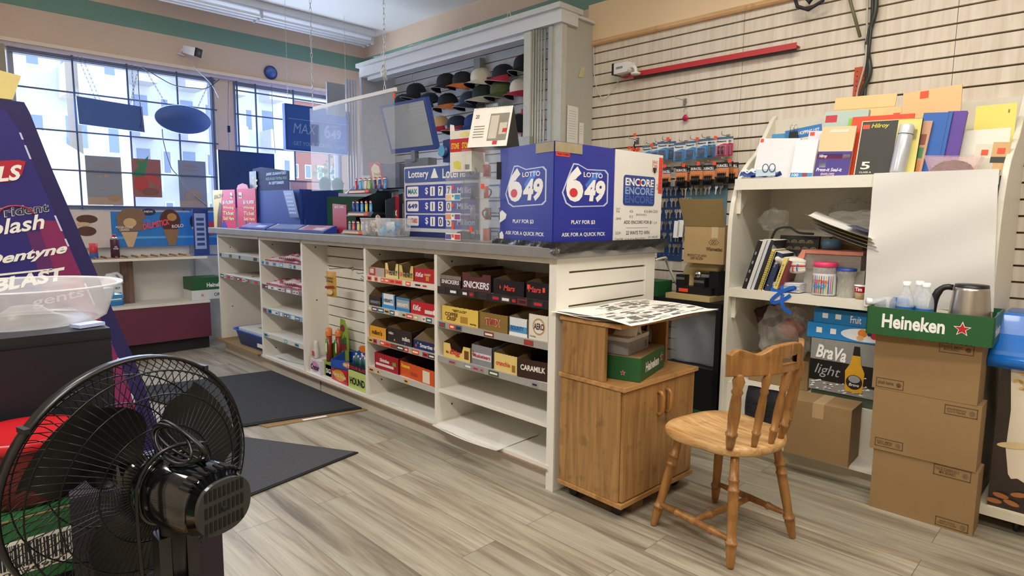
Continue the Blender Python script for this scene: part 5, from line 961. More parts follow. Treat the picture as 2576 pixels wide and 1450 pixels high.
for i in range(13): lighter(3.625-.028*i, 2.18+.012*(i % 2), ZC+.288, LTC[(i*4) % 11], 'coloured lighter in the crowded top row of the lighter display', 'lighters in the top row of the display')
for i in range(9): lighter(3.645-.026*i, 2.17+.012*(i % 2), ZC+.143, LTC[(i*5+1) % 11] if i > 4 else ('#2c50a8' if i < 3 else '#58a8d8'), 'blue or pale lighter in the middle row of the lighter display', 'lighters in the middle row of the display')
for i in range(8): lighter(3.63-.027*i, 2.13+.008*(i % 2), ZC+.0135, ['#8a8a8e', '#b83040', '#c8323c', '#2c4aa0', '#c8cc60', '#e0dc90', '#2c4aa0', '#7ab8dc'][i], 'lighter in the bottom row of the lighter display', 'lighters in the bottom row of the display')
def tub(label, y, w, d, h, hue, x=2.13):
    t = thing('clear_tub', label, 'container', (x, y, ZC+.001), -90); g = G(glass('#f0f2f4', .28, .15)); a = rrect(-w*.44, w*.44, -d*.44, d*.44, .012, 3); b = rrect(-w/2, w/2, -d/2, d/2, .012, 3); n = len(a)
    g.add([(x_, y_, .002) for x_, y_ in a]+[(x_, y_, h) for x_, y_ in b], [tuple(range(n))[::-1]]+[(i, (i+1) % n, n+(i+1) % n, n+i) for i in range(n)], False).tube([(x_, y_, h) for x_, y_ in b], .0025, 5, True); g.build('tub_wall', t); return t
tub('clear tub of brown wrapped biscuits left of the clear tub of blue packets', 3.325, .16, .13, .105, 0); tub('clear tub holding crumpled blue packets on the counter', 3.13, .19, .14, .105, 1)
random.seed(9)
for i in range(9):
    g = G(mat(['#a8846a', '#8e6c56', '#c0a68c', '#7c5a48'][i % 4], .25, noise=.3, scale=50)); g.lathe([(.0, -.006), (.024, -.005), (.028, 0), (.024, .006), (0, .007)], 14, ax='y'); g.m(mat('#d8c8b8', .2)).box(-.012, .012, -.009, -.007, -.01, .01)
    o = solo(g, 'wrapped_biscuit', 'brown wrapped biscuit piled in the left clear tub on the counter', 'snack', (2.10+.025*(i % 3), 3.365-.035*(i % 4 if i < 8 else 1), ZC+.036+.033*(i//4)), -90+random.uniform(-25, 25), 'wrapped biscuits in the clear tub')
for i in range(8):
    g = G(mat(['#3a9ccc', '#4aa8d4', '#d0dce0', '#2c86b8'][i % 4], .3, noise=.2, scale=30)); g.grid(lambda u, v: (-.035+.07*u, .008*math.sin(u*PI)*math.sin(v*PI), .045*v), 6, 5).grid(lambda u, v: (-.035+.07*u, -.008*math.sin(u*PI)*math.sin(v*PI), .045*v), 6, 5)
    o = solo(g, 'blue_packet', 'light blue packet lying in the right clear tub on the counter', 'snack', (2.10+.02*(i % 3), 3.18-.032*(i % 4), ZC+.012+.03*(i//4)), -90+random.uniform(-20, 20), 'blue packets in the clear tub'); o.rotation_euler.y = random.uniform(-.4, .4)
t = thing('notes_bag', 'clear bag holding receipts and a handwritten price slip on the counter', 'bag', (2.30, 3.30, ZC+.01), -86)
G(glass('#e8ecee', .35, .2)).grid(lambda u, v: (-.09+.18*u, -.01*math.sin(u*PI*3), .26*v), 14, 8).build('bag_film', t); G(PWHITE).box(-.04, .02, .004, .006, .02, .19).text('65¢', (-.03, .003, .10), .03, .04, mt=INK, bold=0).build('price_slip', t)
# grocery scale / speaker block behind the lighters
g = G(mat('#6b7690', .4)).box(-.10, .10, 0, .14, 0, .16).m(mat('#26365c', .4)).box(-.18, -.10, 0, .14, -.01, .165).m(PWHITE).prism([(-.13, .02), (-.115, .0), (-.10, .04), (-.10, .13), (-.115, .15), (-.13, .13)], 'y', -.002, 0); solo(g, 'card_terminal_box', 'grey and navy boxy device behind the top of the lighter display', 'device', (2.42, 3.60, 1.4165), -82)
g = G(mat('#3a4660', .5)).box(-.15, .25, 0, .2, 0, .31); solo(g, 'till_base', 'dark blue till cabinet behind the lighter display on the counter', 'till', (2.47, 3.75, ZC+.001), -90)
# scratch ticket dispensers
for i, (y, lb) in enumerate(((4.93, 'blue scratch ticket tray farthest along the counter edge'), (4.42, 'blue scratch ticket tray in the middle of the row of three'), (3.98, 'blue scratch ticket tray nearest the lighter display'))):
    W_ = (.25, .24, .20)[i]; t = thing('scratch_ticket_tray', lb, 'ticket tray', (2.02, y, ZC+.001), -90, 'scratch ticket trays')
    G(mat('#24409a', .35)).prism([(0, 0), (.10, 0), (.10, .045), (.09, .05), (.0, .012)], 'x', -W_, W_).build('tray_body', t)
    g = G(mat('#7a8fc0', .3, noise=.3, scale=25)); sl = .038/.09
    def slab(x0, x1, a, b, e, c): g.m(mat(c, .3, noise=.25, scale=30)).add([(x0, a, .012+a*sl+e), (x1, a, .012+a*sl+e), (x1, b, .012+b*sl+e), (x0, b, .012+b*sl+e)], [(0, 1, 2, 3)])
    slab(-W_+.02, W_-.02, .008, .085, .001, ('#5a74b8', '#7a86b0', '#b8889a')[i]); slab(-W_+.02, -W_+.055, .012, .08, .002, '#e8e4dc'); slab(-W_+.03, -W_+.045, .018, .07, .003, ('#3a4a78', '#c8b040', '#d8a860')[i]); slab(W_*.1, W_*.75, .015, .05, .002, ('#c8d4f0', '#6a88b8', '#d8d4e0')[i]); g.build('ticket_window', t)
# lottery posters and terminal at the far end
PK = mat('#e0406c', .5, noise=.06)
for i, (yA, xA, yB, xB, lb) in enumerate(((5.76, 2.03, 5.40, 2.08, 'pink and yellow lottery winner poster farthest left on the counter'), (5.38, 2.09, 5.10, 2.13, 'pink lottery winner poster right of the yellow and pink one'))):
    a = Vector((xA, yA, 0)); b = Vector((xB, yB, 0)); w = (b-a).length; g = G(PK); g.box(0, w, 0, .004, 0, .325 if i == 0 else .33)
    if i: g.m(mat('#e890b0', .5)).prism([(0, .33), (.18, .33), (.16, .36), (.09, .375), (.02, .36)], 'y', 0, .004)
    if i == 0: g.m(mat('#e0c880', .5)).prism([(0, .0), (.08, .0), (.17, .325), (0, .325)], 'y', -.001, 0).text('$56,254', (.02, -.002, .24), .15, .04, (1, 0, .1), mt=mat('#6a4a34', .5), shear=.15).m(mat('#6a4a50', .5)).prism([(.05, 0), (.12, .0), (.15, .19), (.11, .22), (.07, .12)], 'y', -.002, -.001)
    g.m(mat('#2c50b0', .5)).prism([(w*.35, 0), (w*.62, 0), (w*.45, .07)], 'y', -.0015, 0); X0 = w*.46 if i == 0 else .10
    for s, zz, hh in (('$10,000', .20, .034), ('Winning', .155, .03), ('Ticket', .11, .032), ('Sold Here', .065, .032)): g.text(s, (X0, -.003, zz), min(.23, w-X0-.02), hh, mt=mat('#f4e2a0', .5, noise=0) if s != '$10,000' else WHT, bold=.03)
    g.m(PWHITE).box(.03 if i else w*.8, .08 if i else w*.9, -.002, 0, .25, .30).text('Poker', (.03 if i else w*.8, -.0026, .26), .045, .02, mt=INK)
    solo(g, 'lottery_poster', lb, 'poster', (a.x, a.y, ZC+.001), math.degrees(math.atan2((b-a).y, (b-a).x)))
t = thing('lottery_terminal', 'large dark blue back of a lottery terminal standing on the counter', 'terminal', (2.16, 4.76, ZC+.001), -89)
G(mat('#22469e', .65, noise=.12, scale=3)).box(-.43, .36, 0, .30, 0, .31).m(mat('#1d3a88', .4)).box(.36, .40, .02, .30, 0, .30).build('terminal_body', t)
g = G(mat('#1c2f66', .75)).prism([(-.43, .31), (.20, .31), (.20, .45), (.10, .46), (-.28, .50), (-.43, .49)], 'y', .0, .005); LB = mat('#9fb6e4', .5, noise=0)
g.text('$600K GUARANTEED', (-.18, -.001, .425), .34, .025, mt=LB, bold=.03, shear=.2).text('PRIZES ON SELECT FOOTBALL POOLS', (-.19, -.001, .39), .36, .02, mt=mat('#6aa89a', .5, noise=0), shear=.2).text('IN SEPTEMBER', (-.14, -.001, .355), .26, .022, mt=LB, bold=.03, shear=.2); g.build('topper_sign', t)
g = G(mat('#20304c', .4)).box(-.47, -.34, -.012, -.008, .10, .47).text('PICKS', (-.445, -.013, .44), .08, .018, mt=WHT); 
for i in range(5): g.m(mat('#c8a84a', .5)).box(-.42+.06*(i % 2), -.38+.06*(i % 2), -.0125, -.012, .32+.022*i, .335+.022*i)
g.m(mat('#8a4a4a', .5)).box(-.46, -.35, -.0125, -.012, .24, .29).text('THE AP', (-.455, -.013, .19), .1, .018, mt=WHT); g.build('side_card', t)
g = G(mat('#2a4a98', .4)).prism([(.16, .30), (.32, .30), (.40, .10), (.26, .10)], 'y', -.03, -.026)
for i in range(6): g.m(LB).prism([(.19+.012*i, .28-.028*i), (.30+.012*i, .28-.028*i), (.305+.012*i, .268-.028*i), (.195+.012*i, .268-.028*i)], 'y', -.031, -.03)
g.build('hanging_notice', t)
# things beyond the terminal
g = G(mat('#1f3566', .3, noise=.1, scale=2)); g.box(-.02, .02, .01, .05, -1.278, .1).box(-.15, .15, -.02, .12, -1.278, -1.26).box(-.26, .26, 0, .03, 0, .52).m(mat('#2c4a86', .2, noise=.2, scale=2)).box(-.25, .25, -.002, 0, .01, .51); solo(g, 'television', 'dark flat television standing in front of the right window', 'television', (2.40, 5.90, 1.28), 0)
g = G(mat('#cfd4e4', .5)); g.box(-.32, .32, 0, .25, 0, .025); solo(g, 'white_shelf_board', 'white shelf board with green slippers behind the lottery terminal', 'shelf', (3.0, 5.20, 1.40), -10)
for i, x in enumerate((2.86, 2.99)):
    g = G(mat('#1c7a68', .5)); g.lathe([(.0, -.01), (.05, -.01), (.058, 0), (.05, .01), (0, .01)], 20, (0, 0, .075), 'y', sx=1, sy=1.25).prism([(-.04, 0), (.05, 0), (.045, .09), (-.045, .09)], 'y', -.01, .01); solo(g, 'slipper', ['left', 'right'][i]+' green slipper standing upright on the white shelf board', 'slipper', (x, 5.30, 1.426), -8, None)
g = G(mat('#7a86b8', .5)).grid(lambda u, v: (-.16+.32*u, -.04+.08*v, .09*math.sin(u*PI)**.6*(.7+.3*math.sin(u*5))*(1-abs(v-.5))), 12, 6); solo(g, 'folded_bag', 'violet folded bag lying right of the green slippers', 'bag', (3.2, 5.22, 1.426), -8)
g = G(mat('#155040', .4, noise=.05)); g.box(-.17, .17, 0, .2, 0, .26); solo(g, 'green_crate', 'dark green crate standing right of the lottery terminal', 'crate', (2.45, 4.22, ZC+.001), -60)
g = G(mat('#9a86a4', .5)); g.prism([(-.14, .0), (.16, .0), (.2, .26), (.10, .28), (-.14, .10)], 'y', 0, .04); solo(g, 'tilted_panel', 'mauve slanted panel behind the red side card', 'panel', (2.52, 3.98, ZC+.03), -70)
g = G(PWHITE).box(-.045, .045, 0, .003, 0, .09).text('SELF CARD\nONLY', (-.035, -.001, .02), .07, .05, mt=INK, bold=0); solo(g, 'handwritten_note', 'white handwritten card note standing left of the coloured lighters', 'note', (2.40, 3.86, 1.4165), -80)
# ============================================================ HANGING FROM THE CEILING AND IN THE WINDOWS
def chain(label, p, q, r=.0035, link=.03, m=None, grp=None):
    p = Vector(p); q = Vector(q); n = max(2, int((q-p).length/link)); d = (q-p)/n; t = d.normalized(); a = t.orthogonal().normalized(); b = t.cross(a); g = G(m or mat('#cfd2d6', .3, .8, noise=0)); g.X = Matrix.Translation(-p)
    for i in range(n):
        c = p + d*(i+.5); s = a if i % 2 else b
        g.tube([c + t*(math.cos(k*PI/4)*d.length*.68) + s*(math.sin(k*PI/4)*r*2) for k in range(8)], r*.45, 4, True)
    return solo(g, 'chain', label, 'chain', tuple(p), 0, grp)
chain('left long silver chain holding the clear shield from the ceiling', (2.2, 4.223, HZ), (2.2, 4.223, 2.0)); chain('right long silver chain holding the clear shield from the ceiling', (2.2, 3.31, HZ), (2.2, 3.31, 1.99))
t = thing('acrylic_shield', 'clear acrylic shield hanging on two chains over the counter', 'shield', (2.2, 3.74, 1.40), -90)
G(glass('#dfe8fa', .12, .04)).box(-.53, .53, -.002, .002, 0, .585).build('shield_sheet', t); G(mat('#e2e0da', .4)).box(-.47, .55, -.008, .008, .57, .592).m(ORNG).box(.53, .55, -.01, -.008, .53, .56).build('top_bar', t)
g = G(mat('#c8ccd0', .3, .6))
random.seed(2)
for i in range(7): a = i*.9; g.tube([(.01*math.cos(a), .01*math.sin(a), .0), (.02*math.cos(a+1), .012, -.04), (.012*math.cos(a+2), -.01, -.09)], .003, 5)
solo(g, 'chain_bundle', 'spare chain and tape bundled at the lower end of the right chain', 'chain', (2.2, 3.31, 2.14))
t = thing('lottery_screen', 'dark blue hanging lottery sign reading get your tickets today', 'sign', (2.983, 5.6, 1.82))
G(mat('#2c58ae', .5, noise=.05)).box(-.345, .345, 0, .05, 0, .42).build('sign_box', t)
FT = mat('#93b2ea', .4, noise=0); g = G(mat('#3564bc', .5, noise=.05)); g.box(-.325, .335, -.003, 0, .02, .40)
g.text('MAX', (-.27, -.004, .16), .23, .09, mt=FT, bold=.0, shear=.2).text('6', (.04, -.004, .14), .07, .13, mt=FT, bold=.03).text('49', (.115, -.004, .14), .11, .09, mt=FT, bold=.03).text('LOTTO', (.12, -.004, .25), .10, .02, mt=FT).text('GET YOUR TICKETS TODAY', (-.27, -.004, .05), .56, .035, mt=FT, bold=.0); g.m(FT).box(-.31, .30, -.0034, -.003, .285, .29); g.build('sign_face', t)
for s in (-.3, .3): chain(['left', 'right'][s > 0]+' thin chain holding the hanging lottery sign', (2.983+s, 5.625, HZ), (2.983+s, 5.625, 2.24), .002, .04)
SB = mat('#4566ac', .5, noise=.04)  # sign-back blue, lightened so the colour itself carries some lens veil glare
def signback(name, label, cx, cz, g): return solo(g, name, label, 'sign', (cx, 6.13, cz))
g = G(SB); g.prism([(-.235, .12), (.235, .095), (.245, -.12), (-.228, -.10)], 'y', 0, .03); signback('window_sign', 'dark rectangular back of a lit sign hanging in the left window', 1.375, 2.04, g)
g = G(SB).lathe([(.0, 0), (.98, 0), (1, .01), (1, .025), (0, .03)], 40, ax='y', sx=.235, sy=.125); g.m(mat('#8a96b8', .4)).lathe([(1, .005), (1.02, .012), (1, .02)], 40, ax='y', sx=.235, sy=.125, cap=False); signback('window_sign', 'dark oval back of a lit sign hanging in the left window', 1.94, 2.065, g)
DK = mat('#2b3450', .4, .5, noise=0)
for i, (a, b) in enumerate((((1.17, 2.47), (1.27, 2.16)), ((1.20, 2.47), (1.30, 2.16)), ((1.55, 2.47), (1.55, 2.14)), ((1.60, 2.46), (1.52, 2.14)), ((1.65, 2.46), (1.80, 2.18)), ((2.18, 2.44), (2.06, 2.18)))): chain('short dark chain %s in the left window' % ('at the left end of the rectangular sign', 'just inside the first, on the rectangular sign', 'at the right end of the rectangular sign', 'slanting at the right end of the rectangular sign', 'on the left side of the oval sign', 'on the right side of the oval sign')[i], (a[0], 6.13, a[1]), (b[0], 6.13, b[1]), .003, .03, DK)
def cable(label, pts, r=.004, c='#2b3450', n=8, cat='cable'):
    P_ = [Vector(p) for p in pts]; out = []
    for i in range(len(P_)-1):
        a = P_[max(i-1, 0)]; b = P_[i]; c_ = P_[i+1]; d = P_[min(i+2, len(P_)-1)]
        for k in range(n): s = k/n; out.append(.5*((2*b)+(-a+c_)*s+(2*a-5*b+4*c_-d)*s*s+(-a+3*b-3*c_+d)*s**3))
    out.append(P_[-1]); o = P_[0]; g = G(mat(c, .4, noise=0)); g.tube([p-o for p in out], r, 6); return solo(g, 'cable', label, cat, tuple(o))
def pw(px, py, y=6.12): return P(px, py, 'y', y)
cable('black cord dropping beside the rectangular window sign', [pw(347, 175), pw(350, 240), pw(357, 300), pw(352, 322)])
cable('long black cord sagging from the oval sign down to the bench', [pw(408, 325), pw(412, 360), pw(430, 420), pw(450, 445), pw(480, 485), pw(520, 518)], .004)
cable('black cord looping between the top of the windows', [pw(357, 168), pw(400, 195), pw(440, 215), pw(490, 222), pw(520, 222), pw(552, 200)], .004)
cable('thin cord hanging left in the right window with an inline switch', [pw(575, 205), pw(574, 300), pw(577, 380)], .003); cable('thin cord hanging in the middle of the right window', [pw(683, 215), pw(688, 330), pw(693, 385)], .0025)
g = G(DK).box(-.012, .012, -.01, .01, -.03, .03); solo(g, 'inline_switch', 'small dark inline switch on the cord of the right window', 'switch', tuple(pw(575, 325, 6.11)))
PT = mat('#9fa6b2', .6, noise=.08, scale=4)
def poster(label, x0, x1, z0, z1, base, parts):
    g = G(mat(base, .6, noise=.06, scale=5)); g.box(-(x1-x0)/2, (x1-x0)/2, 0, .002, 0, z1-z0)
    for q_, (s, c, a, b, w, h) in enumerate(parts):
        g.m(mat(c, .6, noise=.05)); W_ = x1-x0; H_ = z1-z0; e_ = -.0008-.0005*q_
        if s == 'o': g.disc((a*W_-W_/2, e_, b*H_), w*W_, h*H_)
        elif s == 'r': g.box(a*W_-W_/2, (a+w)*W_-W_/2, e_, 0, b*H_, (b+h)*H_)
        elif s == 't': g.prism([(a*W_-W_/2, b*H_), ((a+w)*W_-W_/2, (b+h)*H_), ((a+w*.6)*W_-W_/2, (b-h*.4)*H_)], 'y', e_, 0)
        else: g.text(s, (a*W_-W_/2, e_-.0004, b*H_), w*W_, h*H_, (1, 0, 0))
    return solo(g, 'window_poster', label, 'poster', ((x0+x1)/2, 6.24, z0))
poster('grey poster with drinks taped leftmost in the left window', 1.19, 1.45, 1.29, 1.70, '#9298a4', [('DIVERTEICI', '#b08f80', .22, .80, .55, .05), ('o', '#b49a90', .38, .58, .04, .03), ('o', '#b49a90', .55, .60, .05, .04), ('t', '#b8a098', .32, .34, .3, .02), ('r', '#b8a08c', .0, .0, 1, .16), ('o', '#b48f70', .75, .14, .2, .07), ('r', '#b8a098', .45, .18, .015, .14)])
poster('red and green fruit poster taped in the middle of the left window', 1.53, 1.76, 1.365, 1.70, '#a06a68', [('t', '#3e8a5c', .0, .6, .6, .5), ('o', '#4a8a5a', .25, .9, .1, .05), ('o', '#c04848', .3, .35, .25, .2), ('t', '#c85050', .4, .55, .6, -.3), ('o', '#8a5a50', .6, .15, .3, .1)])
poster('grey poster with food taped rightmost in the left window', 1.905, 2.145, 1.28, 1.71, '#8f98a8', [('DIVERTEICI', '#a89080', .2, .78, .6, .05), ('GRAND', '#b08878', .2, .86, .5, .06), ('o', '#a89484', .5, .25, .3, .15), ('r', '#b0a090', .0, .0, 1, .14)])
poster('cream paper taped low in the right window behind the television', 2.72, 2.90, 1.30, 1.60, '#c9bfae', []); poster('pink paper taped low in the right window beside the cream one', 2.97, 3.16, 1.28, 1.58, '#c4a0a4', [('SALE', '#d88a80', .15, .7, .7, .12)])
# cameras and round mirror
def camera_(label, loc, rz, brand=None):
    t = thing('security_camera', label, 'camera', loc, rz); W_ = mat('#e8e8e6', .35, noise=.02)
    G(W_).prism([(-.04, -.032), (.075, -.032), (.085, -.02), (.085, .032), (-.04, .036)], 'y', -.036, .036).build('camera_body', t)
    G(mat('#20222c', .2, noise=0)).box(-.058, -.04, -.038, .038, -.036, .040).m(mat('#4a5468', .1, noise=0)).lathe([(.018, -.0585), (0, -.0585)], 16, ax='x', cap=False).build('lens_hood', t)
    G(W_).tube([(.08, 0, 0), (.11, 0, 0), (.125, 0, -.02), (.125, 0, -.045)], .012, 10).lathe([(.032, -.055), (.032, -.045), (.02, -.04)], 20, (.125, 0, 0)).build('bracket', t)
    if brand: G(INK).text(brand, (-.02, -.0368, -.004), .06, .014, mt=INK, bold=.03).build('brand_print', t)
    return t
camera_('white bullet security camera on the red shelf rail of the slatwall', (3.60, 2.555, 2.235), -97, 'DEFENDER')
t = camera_('white bullet security camera mounted over the left window', (2.06, 6.16, 2.68), 145); t.rotation_euler = (0, math.radians(-14), math.radians(125))
cable('white cord hanging under the camera over the left window', [(2.04, 6.2, 2.62), (2.07, 6.18, 2.55), (2.2, 6.16, 2.42), (2.26, 6.15, 2.3)], .004, '#b0b4c4')
g = G(mat('#3b5ea8', .15, noise=.0, coat=.8)).lathe([(.058, 0), (.056, -.012), (.045, -.03), (.025, -.04), (0, -.043)], 32, ax='y', cap=False).m(mat('#2a3f78', .4)).lathe([(.066, 0), (.066, -.012), (.056, -.014)], 32, ax='y', cap=False); solo(g, 'round_sensor', 'round dark blue domed sensor on the wall above the right window', 'sensor', (2.816, 6.268, 2.638))
# fluorescent fixture, switched off
t = thing('fluorescent_fixture', 'long unlit fluorescent tube fixture on the ceiling by the window wall', 'ceiling light', (2.7, 5.93, 3.0))
FW = mat('#e4e4e6', .4, noise=.02); G(FW).box(-1.15, 1.05, -.11, .11, .095, .158).prism([(-.11, .095), (-.05, .06), (.05, .06), (.11, .095)], 'x', -1.15, 1.05).build('housing', t)
for s in (-.085, 0, .085):
    tb_ = G(mat('#ececf0', .2, noise=0)).lathe([(.015, -1.13), (.015, 1.03)], 14, (0, s, .035), 'x').build('tube', t); [G(mat('#c8c8ca', .4)).box(a_, a_+.02, s-.015, s+.015, .015, .08).build('lampholder', t) for a_ in (-1.15, -.15, 1.03)]
for i, (lx, ly) in enumerate([(-.5, .3), (1.7, -.3), (-.3, 2.9), (2.2, 1.1)]):   # lit fixtures overhead, out of the frame
    t = thing('lit_fixture', 'white lit ceiling fixture ' + ('left of the camera', 'just behind the camera', 'over the dark floor mats', 'right above the camera side of the counter')[i], 'ceiling light', (lx, ly, 3.03))
    G(FW).box(-.09, .09, -.62, .62, .07, .128).build('housing', t)
    for s in (-.05, .05): G(mat('#fff4e0', .3, emit=5, noise=0)).lathe([(.014, -.6), (.014, .6)], 12, (s, 0, .045), 'y').build('tube', t)
# ============================================================ SLATWALL FITTINGS
g = G(mat('#b8262c', .35, noise=.05)); g.box(-.55, .56, -.0, .05, .0, .004).box(-.55, .56, -.003, 0, -.014, .018).prism([(-.62, .0), (-.55, -.0), (-.55, .004), (-.62, .004)], 'y', .0, .05).m(mat('#6a6a6a', .4)).box(-.54, .54, .046, .054, -.02, .0)
t = solo(g, 'red_shelf_rail', 'long narrow red shelf rail fixed high on the slatwall', 'shelf', (3.625, 1.965, 2.19), -90)
cable('white cable hanging in a loop from the slatwall camera', [(3.66, 2.60, 2.20), (3.66, 2.72, 2.08), (3.66, 2.78, 2.10), (3.66, 2.83, 2.22), (3.66, 2.85, 2.45)], .003, '#d8d4c8')
cable('thick black cable bundle running down the slatwall beside the red upright', [(3.655, 1.04, 2.45), (3.65, 1.03, 2.3), (3.66, 1.06, 2.15), (3.655, 1.035, 2.0), (3.66, 1.065, 1.90), (3.665, 1.07, 1.82)], .012, '#2e3229'); cable('second black cable twisted with the bundle on the slatwall', [(3.645, 1.05, 2.45), (3.655, 1.045, 2.28), (3.645, 1.045, 2.12), (3.66, 1.052, 1.98), (3.65, 1.05, 1.84)], .008, '#23261f'); cable('pale cable running alongside the black bundle on the slatwall', [(3.65, 1.075, 2.45), (3.655, 1.065, 2.2), (3.65, 1.06, 2.05), (3.66, 1.09, 1.90), (3.66, 1.085, 1.83)], .005, '#b8b4a4')
g = G(mat('#6f6a50', .5)).tube([(0, .10, .22), (0, 0, -.10)], .008, 6); solo(g, 'bracket_arm', 'thin dark bracket arm slanting into the cable bundle at the top', 'bracket', (3.64, 1.09, 2.28))
g = G(INK).tube([(0, .1, .04), (0, .08, -.02), (0, .02, -.05), (0, -.05, -.02), (0, -.07, .05)], .010, 8).tube([(0, .05, .04), (0, .02, -.01), (0, -.03, .05)], .014, 8); solo(g, 'cable_coil', 'coiled black cable at the top edge over the slatwall', 'cable', tuple(P(2045, -2, 'x', 3.60)))
def hook(loc, label, l=.09, grp='chrome hooks on the slatwall'):
    g = G(CHROME); g.box(-.012, .012, -.002, 0, -.03, .012).tube([(0, -.002, 0), (0, -l, .0), (0, -l-.010, .012), (0, -l-.004, .02)], .0025, 6); return solo(g, 'display_hook', label, 'hook', loc, -90, grp)
hook((3.678, 2.11, 1.985), 'chrome hook high on the slatwall with a round pink tag under it', .12)
t = thing('key_ring_tag', 'round pink tag on a wire ring hanging from the high chrome hook', 'key ring', (3.655, 2.09, 1.87), -90)
G(CHROME).tube([(.014*math.cos(a), 0, .04+.02*math.sin(a)) for a in [i*PI/8 for i in range(16)]], .0015, 5, True).tube([(0, 0, .06), (.005, 0, .10)], .002, 5).build('wire_ring', t); G(mat('#c42450', .4)).lathe([(0, -.002), (.020, -.002), (.020, .002), (0, .002)], 20, ax='y').build('tag_disc', t)
hook((3.678, 2.46, 1.765), 'chrome hook with black clips left of the battery packs', .10)
g = G(INK)
for i in range(6): g.tube([(.006*math.sin(i*2), -.02, -.012*i), (.006*math.sin(i*2+2), -.016, -.012*(i+1))], .005, 5)
solo(g, 'clip_string', 'string of small black clips hanging from the hook left of the batteries', 'clip', (3.66, 2.46, 1.75), -90)
hook((3.678, 2.80, 1.72), 'chrome hook beside the grey side panel over the blue panels')
random.seed(4)
for i, (px, py) in enumerate(((1597, 340), (1601, 378), (1583, 372), (1606, 376), (1640, 366), (1680, 350), (1754, 350), (1800, 347), (1720, 416), (1757, 412), (1797, 411), (1836, 405), (1672, 418), (1592, 375))):
    p = P(px, py, 'x', 3.57); g = G(ORNG).box(-.011, .011, -.001, 0, -.011, .011); o = solo(g, 'price_sticker', 'small orange price sticker among the hooks and battery packs', 'sticker', tuple(p), -90, 'orange price stickers on the slatwall'); o.rotation_euler.y = random.uniform(-.3, .3)
# battery packs
def pack(kind):
    t = thing('battery_pack', 'battery pack', 'battery pack', (0, 0, 0), -90); w = .040
    if kind < 2:
        G(mat('#dfe2e0' if kind == 0 else '#e2dcd8', .4, noise=.05)).box(-w, w, 0, .001, -.115, 0).m(mat('#4a6a86', .4)).box(-w, w, -.0005, 0, -.014, -.0).m(mat('#2f86c4' if kind == 0 else '#c4305c', .35)).prism([(-w, -.115), (w, -.115), (w, -.042), (w*.4, -.038), (-w, -.052)], 'y', -.0008, 0).text('Panasonic', (-w*.8, -.0015, -.031), w*1.5, .012, mt=INK, bold=.03).build('card', t)
        g = G(glass('#d8ecff', .12, .05)); g.box(-w*.75, w*.75, -.018, -.001, -.107, -.050); g.build('blister', t); g = G(mat('#2c3266' if kind == 0 else '#7a2c3c', .3, .3)); cols = 4 if kind == 0 else 2
        for i in range(cols): g.lathe([(.0062 if cols == 4 else .011, -.102), (.0062 if cols == 4 else .011, -.056)], 10, (-w*.6+w*1.2*(i+.5)/cols, -.009, 0))
        g.build('batteries', t)
    else:
        G(mat('#26221f', .4)).box(-w*1.1, w*1.1, 0, .001, -.125, 0).m(mat('#d88a58', .35)).box(-w*1.1, w*1.1, -.0008, 0, -.088, -.034).text('DURACELL', (-w*.95, -.0015, -.030), w*1.9, .017, mt=WHT, bold=.04).build('card', t)
        g = G(mat('#1f1b1a', .3, .4))
        for i in range(4): g.lathe([(.0075, -.118), (.0075, -.070)], 10, (-w*.7+w*1.4*(i+.5)/4, -.009, 0)).m(mat('#b87a4a', .3, .5)).lathe([(.0076, -.070), (.0076, -.058)], 10, (-w*.7+w*1.4*(i+.5)/4, -.009, 0)).m(mat('#1f1b1a', .3, .4))
        g.build('batteries', t)
    return t
kinds = [pack(k) for k in range(3)]; used = [0, 0, 0]
rows = [(0, 'y', [(1628, 366), (1650, 362), (1668, 357), (1687, 356), (1710, 360), (1738, 355), (1767, 350), (1779, 349), (1788, 348)]), (1, 'y', [(1817, 345), (1829, 344)]), (2, 'y', [(1675, 424), (1715, 420), (1722, 423), (1752, 416), (1784, 415), (1818, 408), (1829, 407), (1840, 409)])]
for kk, _, lst in rows:
    for i, (px, py) in enumerate(lst):
        back = kk == 0 and i in (3, 7, 8) or kk == 1 and i == 1 or kk == 2 and i in (2, 6, 7); p = P(px, py, 'x', 3.60 if not back else 3.635)
        o = kinds[kk] if not used[kk] else copy_tree(kinds[kk]); used[kk] = 1; o.location = p; o.rotation_euler.z = math.radians(-90 + random.uniform(-12, 5))
        o['label'] = ('blue and white battery pack hanging in the upper row on the slatwall', 'pink and white battery pack at the right end of the upper row', 'black and copper battery pack hanging in the second row on the slatwall')[kk]; o['group'] = ('blue battery packs', 'pink battery packs', 'black and copper battery packs')[kk]
        if not back: hook((3.678, p.y, p.z+.012), 'chrome hook carrying battery packs on the slatwall', .08)
